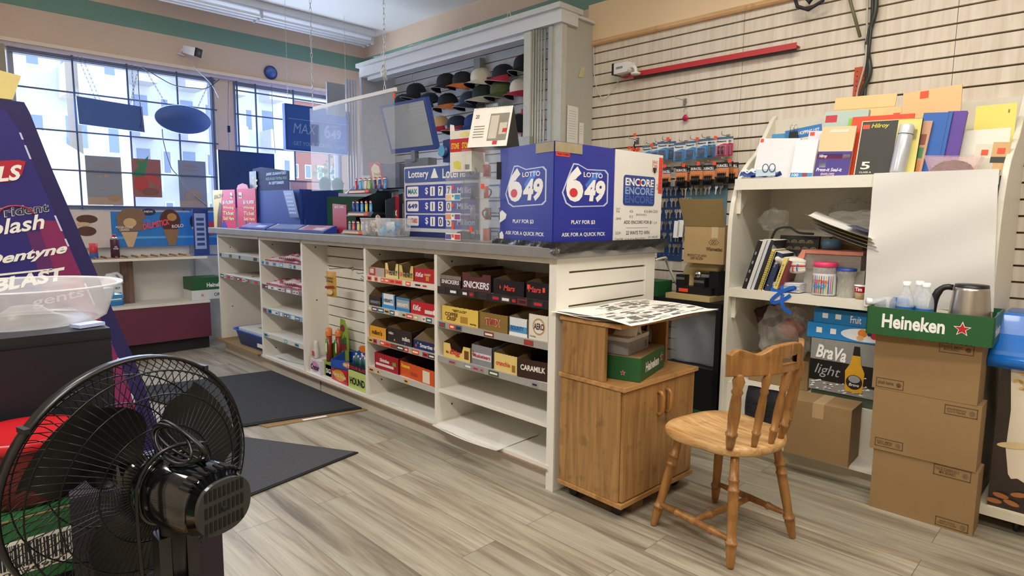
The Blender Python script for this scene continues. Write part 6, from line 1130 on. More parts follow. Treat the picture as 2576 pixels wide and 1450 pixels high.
# key boards and keys
for i, (y0, y1, c, lb) in enumerate(((2.27, 2.085, '#27416e', 'dark blue key blank board left of the pale teal one'), (2.068, 1.79, '#5f7f8c', 'pale teal key blank board partly behind the open carton'))):
    g = G(mat(c, .35, noise=.25, scale=8)); hw = (y0-y1)/2; g.box(-hw, hw, 0, .006, 0, .49).m(mat('#9fb4cc', .5, noise=0))
    for r in range(7):
        for k in range(int(hw*2/.035)): g.box(-hw+.015+.035*k, -hw+.022+.035*k, -.0006, 0, .035+.068*r, .038+.068*r)
    solo(g, 'key_board', lb, 'board', (3.672, (y0+y1)/2, .95), -90)
KM = [mat(c, .3, .7, noise=.05) for c in ('#b8ae9a', '#c2a878', '#a8a49a', '#8f7f68')]
def keymesh(m, k):
    g = G(m); pr = [(-.010, 0), (-.014, -.006), (-.014, -.016), (-.007, -.023), (-.0045, -.026), (-.0045, -.055), (0, -.060), (.0045, -.055), (.0045, -.050), (.003, -.047), (.0045, -.044), (.003, -.040), (.0045, -.036), (.0045, -.026), (.007, -.023), (.014, -.016), (.014, -.006), (.010, 0)]
    return g.prism([(x*(1+.12*k), z) for x, z in pr], 'y', -.0012, .0012).m(INK).disc((0, -.0015, -.007), .003, .003, 10)
kb = [solo(keymesh(KM[i], i % 2), 'key_blank', '', 'key', (0, 0, 0), -90, 'key blanks hanging on the boards') for i in range(4)]; uk = [0]*4; cnt = 0; random.seed(12)
XS = {0: [1666, 1678, 1688, 1701, 1716, 1725, 1738, 1752, 1764, 1777, 1785, 1803, 1815], 1: [1668, 1677, 1690, 1700, 1714, 1726, 1735], 2: [1662, 1677, 1687, 1702, 1712, 1724, 1735, 1744], 3: [1664, 1675, 1686, 1724, 1736, 1748], 4: [1660, 1672, 1688, 1699, 1708, 1720, 1733, 1745], 5: [1660, 1671, 1685, 1697, 1707, 1731, 1741]}
for r, xs in XS.items():
    for px in xs:
        p = P(px, 472+28.5*r-(px-1660)*.045*(1 if r < 4 else 0), 'x', 3.645)
        i = random.choice((0, 0, 2, 0, 1, 3)); o = kb[i] if not uk[i] else copy_tree(kb[i]); uk[i] = 1; o.location = p; o.rotation_euler = (0, random.uniform(-.12, .12), math.radians(-90+random.uniform(-25, 15))); o['label'] = 'metal key blank hanging on a hook of the key boards'
for i, (px, py) in enumerate(((1702, 556), (1712, 554))):
    g = G(PWHITE).prism([(-.022, -.11), (.018, -.11), (.024, 0), (-.016, 0)], 'y', 0, .001); solo(g, 'key_card', ['left', 'right'][i]+' white card with a tagged key on the blue key board', 'card', tuple(P(px, py, 'x', 3.63)), -90)
# behind the counter end: key machine, carton, bins
t = thing('folding_bench', 'black bench carrying the key cutting machine by the slatwall', 'bench', (3.42, 1.95, 0), -90)
G(BLACK).box(-.40, .36, -.16, .2, .72, .755).box(-.40, -.37, -.16, .2, 0, .72).box(.33, .36, -.16, .2, 0, .72).build('bench_top', t)
t = thing('key_cutting_machine', 'cream and black key cutting machine on the black bench', 'machine', (3.42, 1.80, .756), -92)
CR = mat('#c8b07a', .35, noise=.06); g = G(CR).box(-.15, .14, -.15, .10, 0, .03); g.tube(bez((-.07, 0, .03), (-.10, 0, .20), (-.06, 0, .215), (.12, 0, .19), 10), .045, 14); g.build('machine_casting', t)
G(BLACK).box(-.11, .12, -.10, .04, .03, .075).box(-.12, -.06, -.09, -.03, .075, .14).box(.0, .07, -.09, -.03, .075, .13).box(.08, .14, -.06, .08, .03, .17).m(CHROME).box(-.118, -.062, -.092, -.088, .11, .125).box(.002, .068, -.092, -.088, .10, .115).lathe([(.018, -.10), (.018, -.09)], 16, (.03, 0, .15), 'y').m(ORNG).box(-.09, -.03, -.104, -.1, .04, .06).build('clamp_block', t)
t = thing('open_carton', 'brown open carton printed product of japan keep frozen', 'box', (3.42, 1.76, .972), -90)
g = G(mat('#b39667', .8, noise=.07, scale=8)); g.box(-.11, .14, -.10, .10, 0, .215).text('PRODUCT OF JAPAN\nKEEP FROZEN', (-.085, -.1008, .02), .12, .032, mt=mat('#4a3620', .6, noise=0), bold=.02).text('Wismettac', (.03, -.1008, .075), .10, .022, mt=mat('#4a3620', .6, noise=0), bold=.03).m(mat('#cdb48a', .4)).box(.06, .10, -.1006, -.1, .15, .215).m(mat('#4a3620', .6, noise=0))
for k in (-1, 0, 1): g.tube([(.075+.014*k+.016*math.cos(a), -.1006, .125+.016*math.sin(a)) for a in [j*PI/2 for j in range(4)]], .0012, 4, True)
g.build('carton_body', t); G(mat('#8c7448', .85, noise=.06)).add([(-.11, -.10, .215), (.14, -.10, .215), (.14, -.14, .37), (-.135, -.14, .37)], [(0, 1, 2, 3)]).add([(-.11, -.103, .215), (.14, -.103, .215), (.14, -.143, .37), (-.135, -.143, .37)], [(0, 1, 2, 3)]).build('carton_flap', t)
g = G(glass('#c8ccd0', .30, .3)); g.grid(lambda u, v: (-.17+.34*u, -.02*math.sin(u*PI)-.012*math.sin(u*9+v*4), .36*v), 12, 10).grid(lambda u, v: (-.17+.34*u, .10+.01*math.sin(u*9+v*4), .36*v), 12, 10); g.m(mat('#6a7076', .5, noise=.2)).box(-.15, .15, .02, .09, 0, .32); solo(g, 'trash_bag', 'grey bin lined with a clear plastic bag under the key machine', 'trash bag', (3.34, 1.77, .375), -90)
g = G(BLACK).box(-.17, .17, -.12, .14, 0, .25); solo(g, 'black_bin', 'black storage bin under the grey lined bin behind the counter', 'bin', (3.38, 1.77, .118), -90)
g = G(HGREEN).box(-.18, .20, -.13, .14, 0, .115).text('Heineken', (-.10, -.131, .03), .20, .05, mt=WHT, bold=.03); solo(g, 'beer_case', 'green beer case on the floor behind the black bin', 'box', (3.38, 1.80, .001), -90)
g = G(HGREEN).box(-.09, .09, -.08, .08, 0, .09).m(PWHITE).box(-.02, .05, -.081, -.08, .02, .06).m(ORNG).box(-.07, -.05, -.081, -.08, .03, .06); solo(g, 'green_box', 'small green box with a barcode behind the counter end', 'box', (3.36, 2.10, .756), -90)
cable('white tube curving down from the counter end toward the key machine', [(3.0, 1.86, 1.0), (3.2, 1.92, 1.0), (3.35, 2.0, .96), (3.42, 1.98, .85), (3.45, 1.95, .77)], .008, '#d8d4c4')
# ============================================================ CAPS ON THE BACK WALL
def cap(c, brim, seed, acc=None, under='#1b1c20'):
    random.seed(seed); t = thing('baseball_cap', '', 'cap', (0, 0, 0), -90)
    mc = mat(c, .85, noise=.15 if c != '#56603c' else .6, scale=25 if c != '#56603c' else 45); g = G(mc)
    g.grid(lambda u, v: ((.086*math.cos(v*PI/2)**.7)*math.cos(u*2*PI), .098*math.cos(v*PI/2)**.7*math.sin(u*2*PI)-.005*v, .092*math.sin(v*PI/2)), 28, 10).lathe([(.006, .091), (.004, .096), (0, .097)], 8, (0, -.01, 0), cap=False); g.build('crown', t)
    g = G(mat(brim, .8, noise=.1))
    def bf(u, v, dz=0): a = -PI*.5+(u-.5)*PI*.92; r0x = .084; k = 1+1.0*v*math.cos((u-.5)*PI)**.6; x = r0x*math.cos(a)*(1+.06*v); return (x*1.0 if abs(x) < .2 else x, .09*math.sin(a)*k-.004, .004-.045*(x/.085)**2*v-.012*v+dz)
    g.grid(bf, 18, 6); g.m(mat(under, .8)).grid(lambda u, v: bf(u, v, -.004), 18, 6).m(mat('#b8b8b8' if acc is None else acc, .6)).tube([bf(i/18, 1, -.002) for i in range(19)], .0022, 5); g.build('brim', t)
    if acc: G(mat(acc, .6)).disc((0, 0, 0), .001, .001).add([(-.028, -.088, .03), (.028, -.088, .03), (.024, -.068, .072), (-.024, -.068, .072)], [(0, 1, 2, 3)]).build('badge', t)
    g = G(CHROME)
    for s in (-.03, .03): g.tube([(s, .11, -.035), (s, -.05, -.035), (s, -.06, -.0)], .0022, 5)
    g.build('wire_holder', t); return t
CAPS = [(1048, 235, '#20252f', '#1c2028', None, 'dark navy cap leftmost in the top row'), (1125, 212, '#23272f', '#23272f', None, 'plain black cap second from the left in the top row'), (1165, 208, '#24262c', '#d87a3c', '#d8502c', 'black cap with an orange brim and red badge in the top row'), (1212, 200, '#d8d2c0', '#d8d2c0', '#5a4a6a', 'cream cap with a purple badge in the top row'), (1268, 192, '#202226', '#b83048', None, 'black cap with a red and white brim in the top row'), (1322, 168, '#202226', '#202226', None, 'black cap at the right end of the top row beside the lead bar'),
        (1018, 262, '#27303f', '#27303f', None, 'dark cap leftmost in the second row above the blue monitor'), (1082, 260, '#1f3040', '#1f4a3a', None, 'dark cap with a green brim in the second row'), (1128, 262, '#20252e', '#d88048', None, 'black cap with an orange brim in the second row'), (1185, 258, '#25344a', '#25344a', None, 'slate blue cap hanging low in the second row'), (1216, 242, '#22302e', '#b8b4a4', '#e8e8e8', 'dark green cap with a round white letter badge in the second row'), (1262, 232, '#56603c', '#4a5434', None, 'camouflage cap in the second row'), (1312, 228, '#e0d8c8', '#b82c4c', '#c85a6a', 'white cap with a crimson brim at the right end of the second row'),
        (1108, 318, '#d8b88a', '#b83048', None, 'tan cap with a red striped brim in the bottom row'), (1152, 318, '#23304a', '#b8303c', None, 'navy cap with a red brim in the bottom row'), (1196, 314, '#26407a', '#26407a', None, 'royal blue cap in the bottom row'), (1240, 312, '#e4e2da', '#e4e2da', None, 'plain white cap in the bottom row beside the calendar'), (1310, 318, '#20242c', '#20242c', None, 'dark cap in the bottom row right of the calendar')]
for i, (px, py, c, b, a, lb) in enumerate(CAPS):
    t = cap(c, b, i, a); p = P(px, py, 'x', 3.56); t.location = p; t.rotation_euler = (math.radians(14), math.radians(random.uniform(-5, 5)), math.radians(-97+random.uniform(-9, 9))); t['label'] = lb
g = G(PWHITE).box(-.075, .075, -.001, 0, -.04, .04).text('$10 NO TAX', (-.06, -.0018, -.012), .12, .022, mt=mat('#a83a50', .6, noise=0), bold=0); solo(g, 'price_note', 'white handwritten ten dollar price note under the caps', 'note', tuple(P(1237, 274, 'x', 3.6)), -90)
g = G(mat('#b82c3c', .5)).box(-.05, .05, -.001, 0, -.16, .14).text('KILL\nLOTS', (-.04, -.0018, -.04), .06, .07, mt=WHT, bold=.03).m(PWHITE).box(-.03, .05, -.002, -.001, -.16, -.11); solo(g, 'red_poster', 'narrow red poster on the slats just left of the shutter lead bar', 'poster', tuple(P(1322, 318, 'x', 3.66)), -90)
for i, (px, py, w_, h_, y) in enumerate(((1440, 345, .13, .26, 2.855), (1462, 375, .05, .20, 2.856))):
    p = P(px, py-30, 'y', y); g = G(PWHITE).box(-w_/2, w_/2, -.001, 0, -h_/2, h_/2).m(mat('#9a9a96', .6, noise=0))
    for k in range(12 if i == 0 else 4): g.box(-w_*.38, w_*.3, -.0014, -.001, h_*.36-k*.017, h_*.36-k*.017+.002)
    solo(g, 'paper_list', ['large printed price list taped low on the grey side panel', 'narrow slip tucked beside the price list on the grey panel'][i], 'paper', tuple(p), (4, 0)[i])
g = G(mat('#cfc594', .3)).prism([(-.03, -.04), (.02, -.03), (.04, .04), (-.005, .035)], 'y', -.001, 0); solo(g, 'tape_patch', 'yellowed tape patch on the upper part of the grey side panel', 'tape', tuple(P(1462, 182, 'y', 2.856)))
# ============================================================ CONTENTS OF THE WHITE SHELF UNIT
def lean(name, label, cat, x, y, z, w, h, th, c, tilt=8, rz=0, deco=(), group=None, roll=0, rough=.5):
    """flat thing leaning back on a shelf; deco: boxes and words in fractions of its face"""
    g = G(mat(c, rough, noise=.04, scale=8)); g.box(-w/2, w/2, 0, th, 0, h)
    for d in deco:
        if len(d) == 5: a, b, e, f, cc = d; g.m(mat(cc, rough, noise=.04)).box(-w/2+a*w, -w/2+e*w, -.0008, 0, b*h, f*h)
        else: s, a, b, e, f, cc, sh_ = d; g.text(s, (-w/2+a*w, -.0016, b*h), (e-a)*w, (f-b)*h, mt=mat(cc, .5, noise=0), bold=.02, shear=sh_)
    o = solo(g, name, label, cat, (x, y, z), -90+rz, group); o.rotation_euler = (math.radians(-tilt), math.radians(roll), math.radians(-90+rz)); return o
ST_ = '#f4512c'; Z1 = 1.443
lean('paper_pack', 'large white blank paper pack leaning at the left of the top shelf', 'paper', 3.27, 1.355, Z1, .21, .215, .012, '#e8e7e8', 12, 0, [(.02, .90, .10, .99, ST_)], roll=4)
lean('envelope_pack', 'narrow white envelope pack with a blue band on the top shelf', 'envelopes', 3.235, 1.195, Z1, .105, .19, .015, '#eeeef2', 10, 0, [(0, 0, 1, .12, '#3a8cc8'), (.55, .0, .78, .12, ST_), ('100', .08, .02, .38, .10, '#f4f4f4', 0)], roll=3)
lean('envelope_pack', 'lilac white envelope pack standing behind the narrow white one', 'envelopes', 3.30, 1.15, Z1, .13, .235, .012, '#e6e2ec', 8, 0, [(.05, .90, .22, .98, ST_)], roll=3)
lean('envelope_pack', 'peach and purple press-it seal-it envelope pack on the top shelf', 'envelopes', 3.25, 1.06, Z1, .155, .245, .014, '#eec89a', 9, 0, [(0, 0, 1, .50, '#4a3a8c'), (0, .35, 1, .45, '#b03048'), (.75, .36, .97, .44, '#f0e8e4'), (.1, .18, .3, .32, '#e8e4f0'), ('Press-it Seal-it', .04, .10, .8, .17, '#f0ecf4', .2), ('ENVELOPES', .2, .02, .6, .07, '#e8d0e0', 0), ('Hilroy', .06, .36, .3, .44, '#f4f0f0', .2), (.25, .88, .8, .94, '#e8dcc8')], roll=3)
lean('card_pack', 'pale green wrapped card pack with a red label behind the envelopes', 'stationery', 3.36, 1.06, Z1+.06, .20, .27, .03, '#b8ccc4', 6, 0, [(.03, .80, .30, .93, '#c83a48')], roll=2)
lean('large_envelope_pack', 'big manila envelope leaning behind on the top shelf, leftmost of three', 'envelopes', 3.47, 1.02, 1.562, .28, .30, .008, '#f0c98c', 10, 0, [(0, .78, 1, .785, '#c89c60'), (.02, .55, .10, .63, ST_)], roll=2)
lean('large_envelope_pack', 'medium manila envelope pack between the two large ones', 'envelopes', 3.44, .83, 1.562, .13, .22, .012, '#edc590', 9, 0, [(.2, .72, .42, .86, ST_)], roll=1)
lean('large_envelope_pack', 'big shiny manila envelope pack at the right with a blue triangle label', 'envelopes', 3.42, .70, 1.562, .23, .285, .015, '#f0bf88', 9, 0, [(.52, .05, .85, .30, '#3a4c94'), (.30, .86, .45, .98, ST_), (.25, .1, .5, .2, '#e8a858')], roll=-3, rough=.3)
lean('paper_pad', 'bright orange red folder behind the black notebook pack', 'folder', 3.29, .885, Z1, .26, .285, .006, '#ec4a22', 9, 0, [(.985, 0, 1, 1, '#d8421c')], roll=2)
lean('paper_pad', 'lime green folder edge showing left of the orange red folder', 'folder', 3.305, .905, Z1, .27, .28, .005, '#8cc43c', 9, 0, roll=3)
lean('notebook_pack', 'black and yellow five pack of exercise books on the top shelf', 'notebook', 3.25, .835, Z1, .245, .255, .02, '#3a3a36', 9, 0, [(.62, .0, 1, 1, '#dcd27a'), (.64, .6, .95, .8, '#e4dca0'), (0, 0, .015, 1, '#e8e4c8'), (0, .985, 1, 1, '#e0d890'), (.03, .85, .15, .93, ST_), ('5', .10, .10, .26, .24, '#e8e4d8', 0), ('Hilroy', .18, .84, .48, .94, '#d8d04a', .2), ('CLASS A', .09, .03, .3, .06, '#e8e4d8', 0)], roll=2)
lean('binder', 'blue ring binder standing right of the orange folder', 'binder', 3.29, .675, Z1, .11, .275, .03, '#2560b4', 9, 0, [(.86, 0, .88, 1, '#1c4a90')], roll=4)
lean('binder', 'purple ring binder standing right of the blue binder', 'binder', 3.30, .605, Z1, .07, .275, .03, '#5a3a9c', 9, 0, [(.3, 0, .33, 1, '#4a2c84')], roll=4)
lean('index_dividers', 'striped colour divider pack between notebook pack and blue binder', 'stationery', 3.275, .715, Z1, .05, .24, .01, '#c89a7a', 9, 0, [(.2, .55, .8, .75, '#8a4a3a'), (.2, .3, .8, .5, '#4a8a5a'), (.2, .05, .8, .25, '#d8884a')], roll=5)
t = thing('steel_flask', 'white lidded cylindrical flask leaning on the notebook pack', 'flask', (3.235, .775, Z1), -90)
G(mat('#c9ccd2', .3, .3, noise=.03)).lathe([(.0, 0), (.030, 0), (.031, .01), (.031, .17), (.028, .178)], 24).build('flask_body', t); G(mat('#dcdee2', .3, .2)).lathe([(.0295, .180), (.0295, .215), (.027, .222), (0, .223)], 24, cap=False).build('flask_lid', t); t.rotation_euler = (math.radians(-8), math.radians(5), math.radians(-90))
t = thing('white_box', 'white cardboard sheet leaning at the right end of the top shelf', 'cardboard', (0, 0, 0)); bpy.data.objects.remove(t)
lean('white_card_sheet', 'wide white card sheet leaning behind the clear tub at the right', 'cardboard', 3.36, .495, Z1, .19, .19, .006, '#ece9dc', 8); lean('yellow_card_sheet', 'large plain yellow card sheet at the right end of the top shelf', 'cardboard', 3.46, .47, 1.562, .145, .185, .004, '#eee072', 6, 0, [(.8, .78, .84, .86, '#8a7a3a')])
lean('printed_card', 'small printed food card beside the clear tub of dark beads', 'card', 3.31, .475, Z1, .08, .12, .004, '#dcd6c4', 8, 0, [(.3, .6, .6, .8, ST_), (.1, .1, .9, .5, '#c8c4b4')], roll=4)
lean('printed_card', 'printed card with a dark picture at the far right of the top shelf', 'card', 3.31, .425, Z1, .06, .125, .004, '#cfa874', 8, 0, [(.3, .6, .75, .8, ST_), (0, .3, 1, .5, '#3a3630')], roll=4)
t = thing('clear_tub', 'shallow clear pinkish tub of dark beads on the top shelf', 'container', (3.245, .575, Z1), -90)
G(glass('#f0c8c8', .35, .2)).add([(-.07, -.035, 0), (.08, -.035, 0), (.08, .035, 0), (-.07, .035, 0), (-.095, -.045, .075), (.11, -.045, .06), (.11, .045, .06), (-.095, .045, .075)], [(3, 2, 1, 0), (0, 1, 5, 4), (1, 2, 6, 5), (2, 3, 7, 6), (3, 0, 4, 7)]).build('tub_wall', t)
g = G(mat('#4a3a34', .5, noise=.4, scale=60, bump=.6)).grid(lambda u, v: (-.07+.15*u, -.03+.06*v, .006+.045*math.sin(u*PI)**.5*math.sin(v*PI)**.5+.004*math.sin(u*43)*math.sin(v*31)), 24, 12); o = solo(g, 'dark_beads', 'heap of dark beads inside the clear tub on the top shelf', 'beads', (3.245, .575, Z1), -90); o['kind'] = 'stuff'
g = G(mat('#3a7cc0', .5)).box(-.09, .09, 0, .006, 0, .05).text('SHOPPING LIST', (-.03, -.001, .015), .11, .018, mt=WHT, bold=.02); o = solo(g, 'shopping_list_pad', 'blue shopping list pad clipped at the top left of the shelf unit', 'pad', (3.36, 1.24, 1.655), -90); o.rotation_euler.y = -.12
lean('binder_clip_card', 'blue card strip behind the white paper pack at the top left', 'card', 3.37, 1.36, 1.60, .10, .085, .004, '#4a94c8', 5)
t = thing('binder_clip', 'large black binder clip with wire handles on the shopping list pad', 'clip', (3.345, 1.285, 1.655), -90)
G(BLACK).prism([(-.022, 0), (.022, 0), (.018, .03), (-.018, .03)], 'y', -.008, .012).build('clip_body', t)
for s in (-.01, .01): G(CHROME).tube([(s-.006, 0, .028), (s-.009, 0, .055), (s, 0, .066), (s+.009, 0, .055), (s+.006, 0, .028)], .0013, 5).build('clip_handle', t)
g = G(mat('#2a4a9c', .4, noise=.1)); g.grid(lambda u, v: (-.10+.20*u, -.03+.06*v, .012+.03*math.sin(v*PI)*(1-.4*u)+.005*math.sin(u*20)), 14, 8).m(WHT)
for k in range(3): g.tube([(-.09+.15*i/20, -.02+.02*k, .035+.012*k*.5+.006*math.sin(i*1.2+k)) for i in range(21)], .004, 6)
g.m(mat('#c8dce8', .4)).box(-.01, .09, -.035, -.028, .01, .045)
for x in (.04, .075): g.m(mat('#2a4a80', .4)).tube([(x+.015*math.cos(a), -.037, .05+.02*math.sin(a)) for a in [i*PI/8 for i in range(16)]], .0022, 5, True)
solo(g, 'shoelace_pack', 'blue pack of white shoelaces lying in front on the top shelf', 'packet', (3.225, 1.395, Z1), -90)
# hanging sheet
g = G(mat('#dedcd8', .8, noise=.04, scale=3)); g.X = Matrix.Translation((-3.17, -.62, -1.1))
g.grid(lambda u, v: (3.172-.012*math.sin(v*PI)-.004*math.sin(v*14+u*5)-.005*math.sin(u*9), .850-(.45+.03*v)*u, 1.446-.61*v+.03*v*u), 20, 24)
o = solo(g, 'hanging_paper_sheet', 'large blank white sheet hanging from the top shelf over the kettle', 'paper', (3.17, .62, 1.1))
g = G(mat('#dedcd8', .8, noise=0)); g.text('4   5   6\n11  12  13\n18  19  20\n25  26  27', (3.1535, .86, .98), .40, .40, (0, -1, 0)); bpy.data.objects
for k in range(2): pass
# ------------------------------------------------ second shelf
Z2 = .861
bk = [(.020, .27, .17, '#1f1f22', 'black magazine leaning leftmost on the second shelf', 'magazine'), (.018, .275, .17, '#d8d6d0', 'white edged magazine stack piece second from the left', 'magazine'), (.014, .27, .17, '#c8ccd4', 'pale grey magazine third from the left', 'magazine'), (.016, .275, .17, '#26262a', 'black reno deco magazine leaning behind the yellow notebooks', 'magazine'), (.016, .225, .15, '#e0cc62', 'yellow spiral notebook leaning on the second shelf', 'notebook'), (.012, .215, .15, '#ece8dc', 'white spiral bound notebook beside the yellow one', 'notebook'), (.036, .21, .15, '#2f3a5e', 'thick dark blue hardcover book leaning on the second shelf', 'book'), (.020, .185, .14, '#e6d27a', 'pale yellow paperback with vertical lettering', 'book'), (.016, .17, .14, '#7a3038', 'maroon booklet leaning rightmost in the row of books', 'book')]
y = 1.50
for i, (th, h, d, c, lb, ct_) in enumerate(bk):
    g = G(mat(c, .45, noise=.05)); g.box(-th/2, th/2, 0, d, 0, h).m(mat('#e8e4da', .7)).box(-th/2+.001, th/2-.001, .001, d-.001, h-.002, h+.0004)
    if ct_ == 'notebook':
        g.m(INK if i == 4 else mat('#3a3a3a', .4))
        for k in range(18): g.tube([(-th/2-.003, -.002, .01+k*h/19), (th/2+.002, -.004, .012+k*h/19)], .0012, 4)
    if i == 6: g.m(mat('#9aa4c4', .5, noise=0)); g.text('O\nA\nR', (-.006, -.001, .13), .012, .05).lathe([(.004, -.002), (.004, 0)], 10, (0, 0, .03), 'y')
    if i == 7: g.text('COMICS', (.003, -.001, .03), .12, .008, (0, 0, 1), (-1, 0, 0), mt=mat('#6a5a2a', .5, noise=0))
    if i == 3: g.text('RENO DECO', (th/2+.0008, .0, .225), .13, .03, (0, 1, -.35), (0, 0, 1), mt=WHT, bold=.03)
    if i == 0:
        g.m(WHT)
        for k in range(4): g.tube([(.0+.003*math.cos(a), -.001, .05+.05*k+.008*math.sin(a)) for a in [j*PI/4 for j in range(8)]], .001, 4, True)
    o = solo(g, ct_, lb, ct_, (3.20, y-.105-th/2*1, Z2+.001), -90); o.rotation_euler = (0, math.radians(16), math.radians(-90)); o.location.y = y-.06; y -= th*1.12+.002
def crumple(name, label, cat, loc, sx, sy, sz, m, seed, rz=-90, kind=None, nu=64, nv=34, amp=.22):
    random.seed(seed); ph = [random.random()*6 for _ in range(6)]
    def f(u, v):
        a = u*2*PI; b = (v-.5)*PI; r = 1+amp*(math.sin(3*a+ph[0])*math.cos(4*b+ph[1])+.5*abs(math.sin(5*a+ph[2]+3*b))*1.4-.3+.3*abs(math.sin(11*a+ph[4]-5*b)*math.sin(9*b+ph[5]))*1.5); return (sx*r*math.cos(b)*math.cos(a), sy*r*math.cos(b)*math.sin(a), max(0, sz*(1+r*math.sin(b))))
    g = G(m); g.grid(f, nu, nv, True); return solo(g, name, label, cat, loc, rz)
FILM = glass('#f4f4f0', .16, .12)
crumple('crumpled_plastic_bag', 'small crumpled clear bag at the left of the second shelf back', 'plastic bag', (3.40, 1.38, 1.17), .07, .05, .055, FILM, 3)
crumple('crumpled_plastic_bag', 'big crumpled white bag at the right of the second shelf', 'plastic bag', (3.42, .95, 1.15), .17, .06, .06, glass('#f2f0e8', .38, .3), 8)
crumple('crumpled_plastic_bag', 'faint clear bag high at the back of the second shelf', 'plastic bag', (3.55, 1.03, 1.22), .12, .04, .055, FILM, 14)
for i, (y0, y1, h, lb) in enumerate(((1.36, 1.12, .28, 'flat brown carton at the back of the second shelf, the wider one'), (1.11, .96, .29, 'brown carton beside the wider one at the back of the second shelf'))): carton('cardboard_box', lb, 3.49, 3.64, y1, y0, Z2, Z2+h, tape=False)
g = G(mat('#1c1a18', .6)).box(-.10, .10, 0, .02, 0, .16); GD = mat('#d8cc9c', .3, .5, noise=.1); g.m(GD)
for r in range(4):
    for k in range(5):
        cx = -.085+.04*k+(.02 if r % 2 else 0)
        if cx > .09: continue
        for q in (.017, .011, .005): g.tube([(cx+q*math.cos(a), -.001, .012+.036*r+q*math.sin(a)) for a in [j*PI/6 for j in range(7)]], .0012, 4)
o = solo(g, 'patterned_clutch', 'black pouch with a gold scallop pattern on the second shelf', 'pouch', (3.36, 1.235, .99), -90); o.rotation_euler.x = -.15
lean('white_box_lid', 'white box under the black and gold pouch on the second shelf', 'box', 3.33, 1.18, Z2, .26, .115, .12, '#e4e2da', 0)
cable('black cord curled over the gold patterned pouch', [(3.33, 1.36, 1.13), (3.32, 1.33, 1.18), (3.33, 1.27, 1.19), (3.33, 1.22, 1.165), (3.34, 1.15, 1.16)], .006, '#1d1d1d', cat='cord')
t = thing('lidded_container', 'clear container with a salmon lid on the second shelf', 'container', (3.34, 1.03, .99), -90)
G(glass('#f4e8dc', .35, .1)).box(-.13, .13, -.08, .08, 0, .075).build('container_body', t); G(mat('#e0907a', .45)).box(-.14, .14, -.09, .09, .075, .092).prism([(-.16, .05), (-.14, .09), (-.12, .09), (-.13, .04)], 'y', -.092, -.088).build('container_lid', t)
lean('grey_box', 'low grey box under the lidded container on the second shelf', 'box', 3.30, 1.03, Z2, .28, .128, .14, '#cfccc2', 0)
g = G(mat('#dcdad2', .7, noise=.06))
for k in range(4): g.m(mat(['#e4e2da', '#d8d6ce', '#c8b488', '#ebe9e2'][k], .7)).grid(lambda u, v, k=k: (-.05-.01*k+.30*u, -.12+.20*v-.01*k, .10-.14*u+.02*k+.03*u*u-.01*math.sin(v*5)), 10, 8)
g.m(mat('#5a6078', .6)).grid(lambda u, v: (.10+.13*u, -.10+.14*v, .103-.14*(.5+.43*u)+.03*(.5+.43*u)**2+.063), 4, 4); o = solo(g, 'newspaper', 'folded newspapers and flyers drooping off the clear container', 'newspaper', (3.27, 1.05, 1.105), -90)
g = G(mat('#5a88a8', .4)).lathe([(.045, 0), (.05, .03), (.04, .05)], 20); solo(g, 'blue_cup', 'small blue plastic cup behind the folded newspapers', 'cup', (3.40, 1.08, 1.085))
# scarf, face masks, blue strap
g = G(mat('#e6e2da', .8, noise=.1)); random.seed(31)
for k in range(5): g.m(mat(['#e6e2da', '#d8d4cc', '#c8483c', '#e8e4dc', '#dcd8d0'][k], .85)).tube(bez((-.09+.015*k, -.02*k+.02, .02+.02*k), (-.03, .02, .10-.01*k), (.04, -.02, .02+.02*k), (.09, .0, .05+.008*k), 14), [.012+.012*math.sin(i*PI/14) for i in range(15)], 10)
for k in range(7): g.m(mat(['#d8783c', '#c83a3a', '#3a62a8', '#d8a03c'][k % 4], .8)).lathe([(.0225, -.003), (.0235, .003)], 14, (-.06+.02*k, -.01, .058+.006*math.sin(k)), 'x', cap=False)
solo(g, 'scarf', 'bundled white scarf with red and orange stripes on the second shelf', 'scarf', (3.24, 1.235, .935), -90)
g = G(mat('#e6e6e8', .6, noise=.03))
for k in range(6): g.prism([(-.09, .008*k), (.09, .008*k+.004), (.088, .008*k+.010), (-.088, .008*k+.007)], 'y', -.04+.004*(k % 2), .06)
solo(g, 'face_mask_stack', 'stack of white pleated face masks under the striped scarf', 'masks', (3.25, 1.245, Z2+.001), -90)
g = G(mat('#1c60c4', .5, noise=.04))
def ribbon(pts, w=.018):
    P_ = [Vector(p) for p in pts]; vs = []; n = len(P_)
    for i, p in enumerate(P_):
        t_ = (P_[min(i+1, n-1)]-P_[max(i-1, 0)]).normalized(); s_ = t_.cross(Vector((0, 1, 0))); s_ = s_.normalized() if s_.length > .1 else Vector((1, 0, 0)); vs += [tuple(p-s_*w/2), tuple(p+s_*w/2)]
    g.add(vs, [(2*i, 2*i+1, 2*i+3, 2*i+2) for i in range(n-1)], True)
ribbon(bez((-.05, -.02, .05), (-.10, -.07, .0), (-.03, -.08, -.03), (.06, -.08, .01), 14)); ribbon(bez((.06, -.08, .01), (.09, -.085, .03), (.02, -.09, .02), (-.04, -.09, -.05), 12)); ribbon(bez((-.04, -.09, -.05), (-.06, -.09, -.08), (.0, -.09, -.07), (.05, -.09, -.02), 12)); ribbon(bez((.01, -.085, -.02), (.0, -.095, -.07), (.02, -.095, -.10), (.06, -.09, -.11), 12)); ribbon(bez((-.02, -.02, .08), (-.03, -.05, .04), (-.0, -.07, .02), (.01, -.085, -.02), 10))
solo(g, 'blue_strap', 'bright blue webbing strap hanging over the second shelf edge', 'strap', (3.265, 1.235, .875), -90)
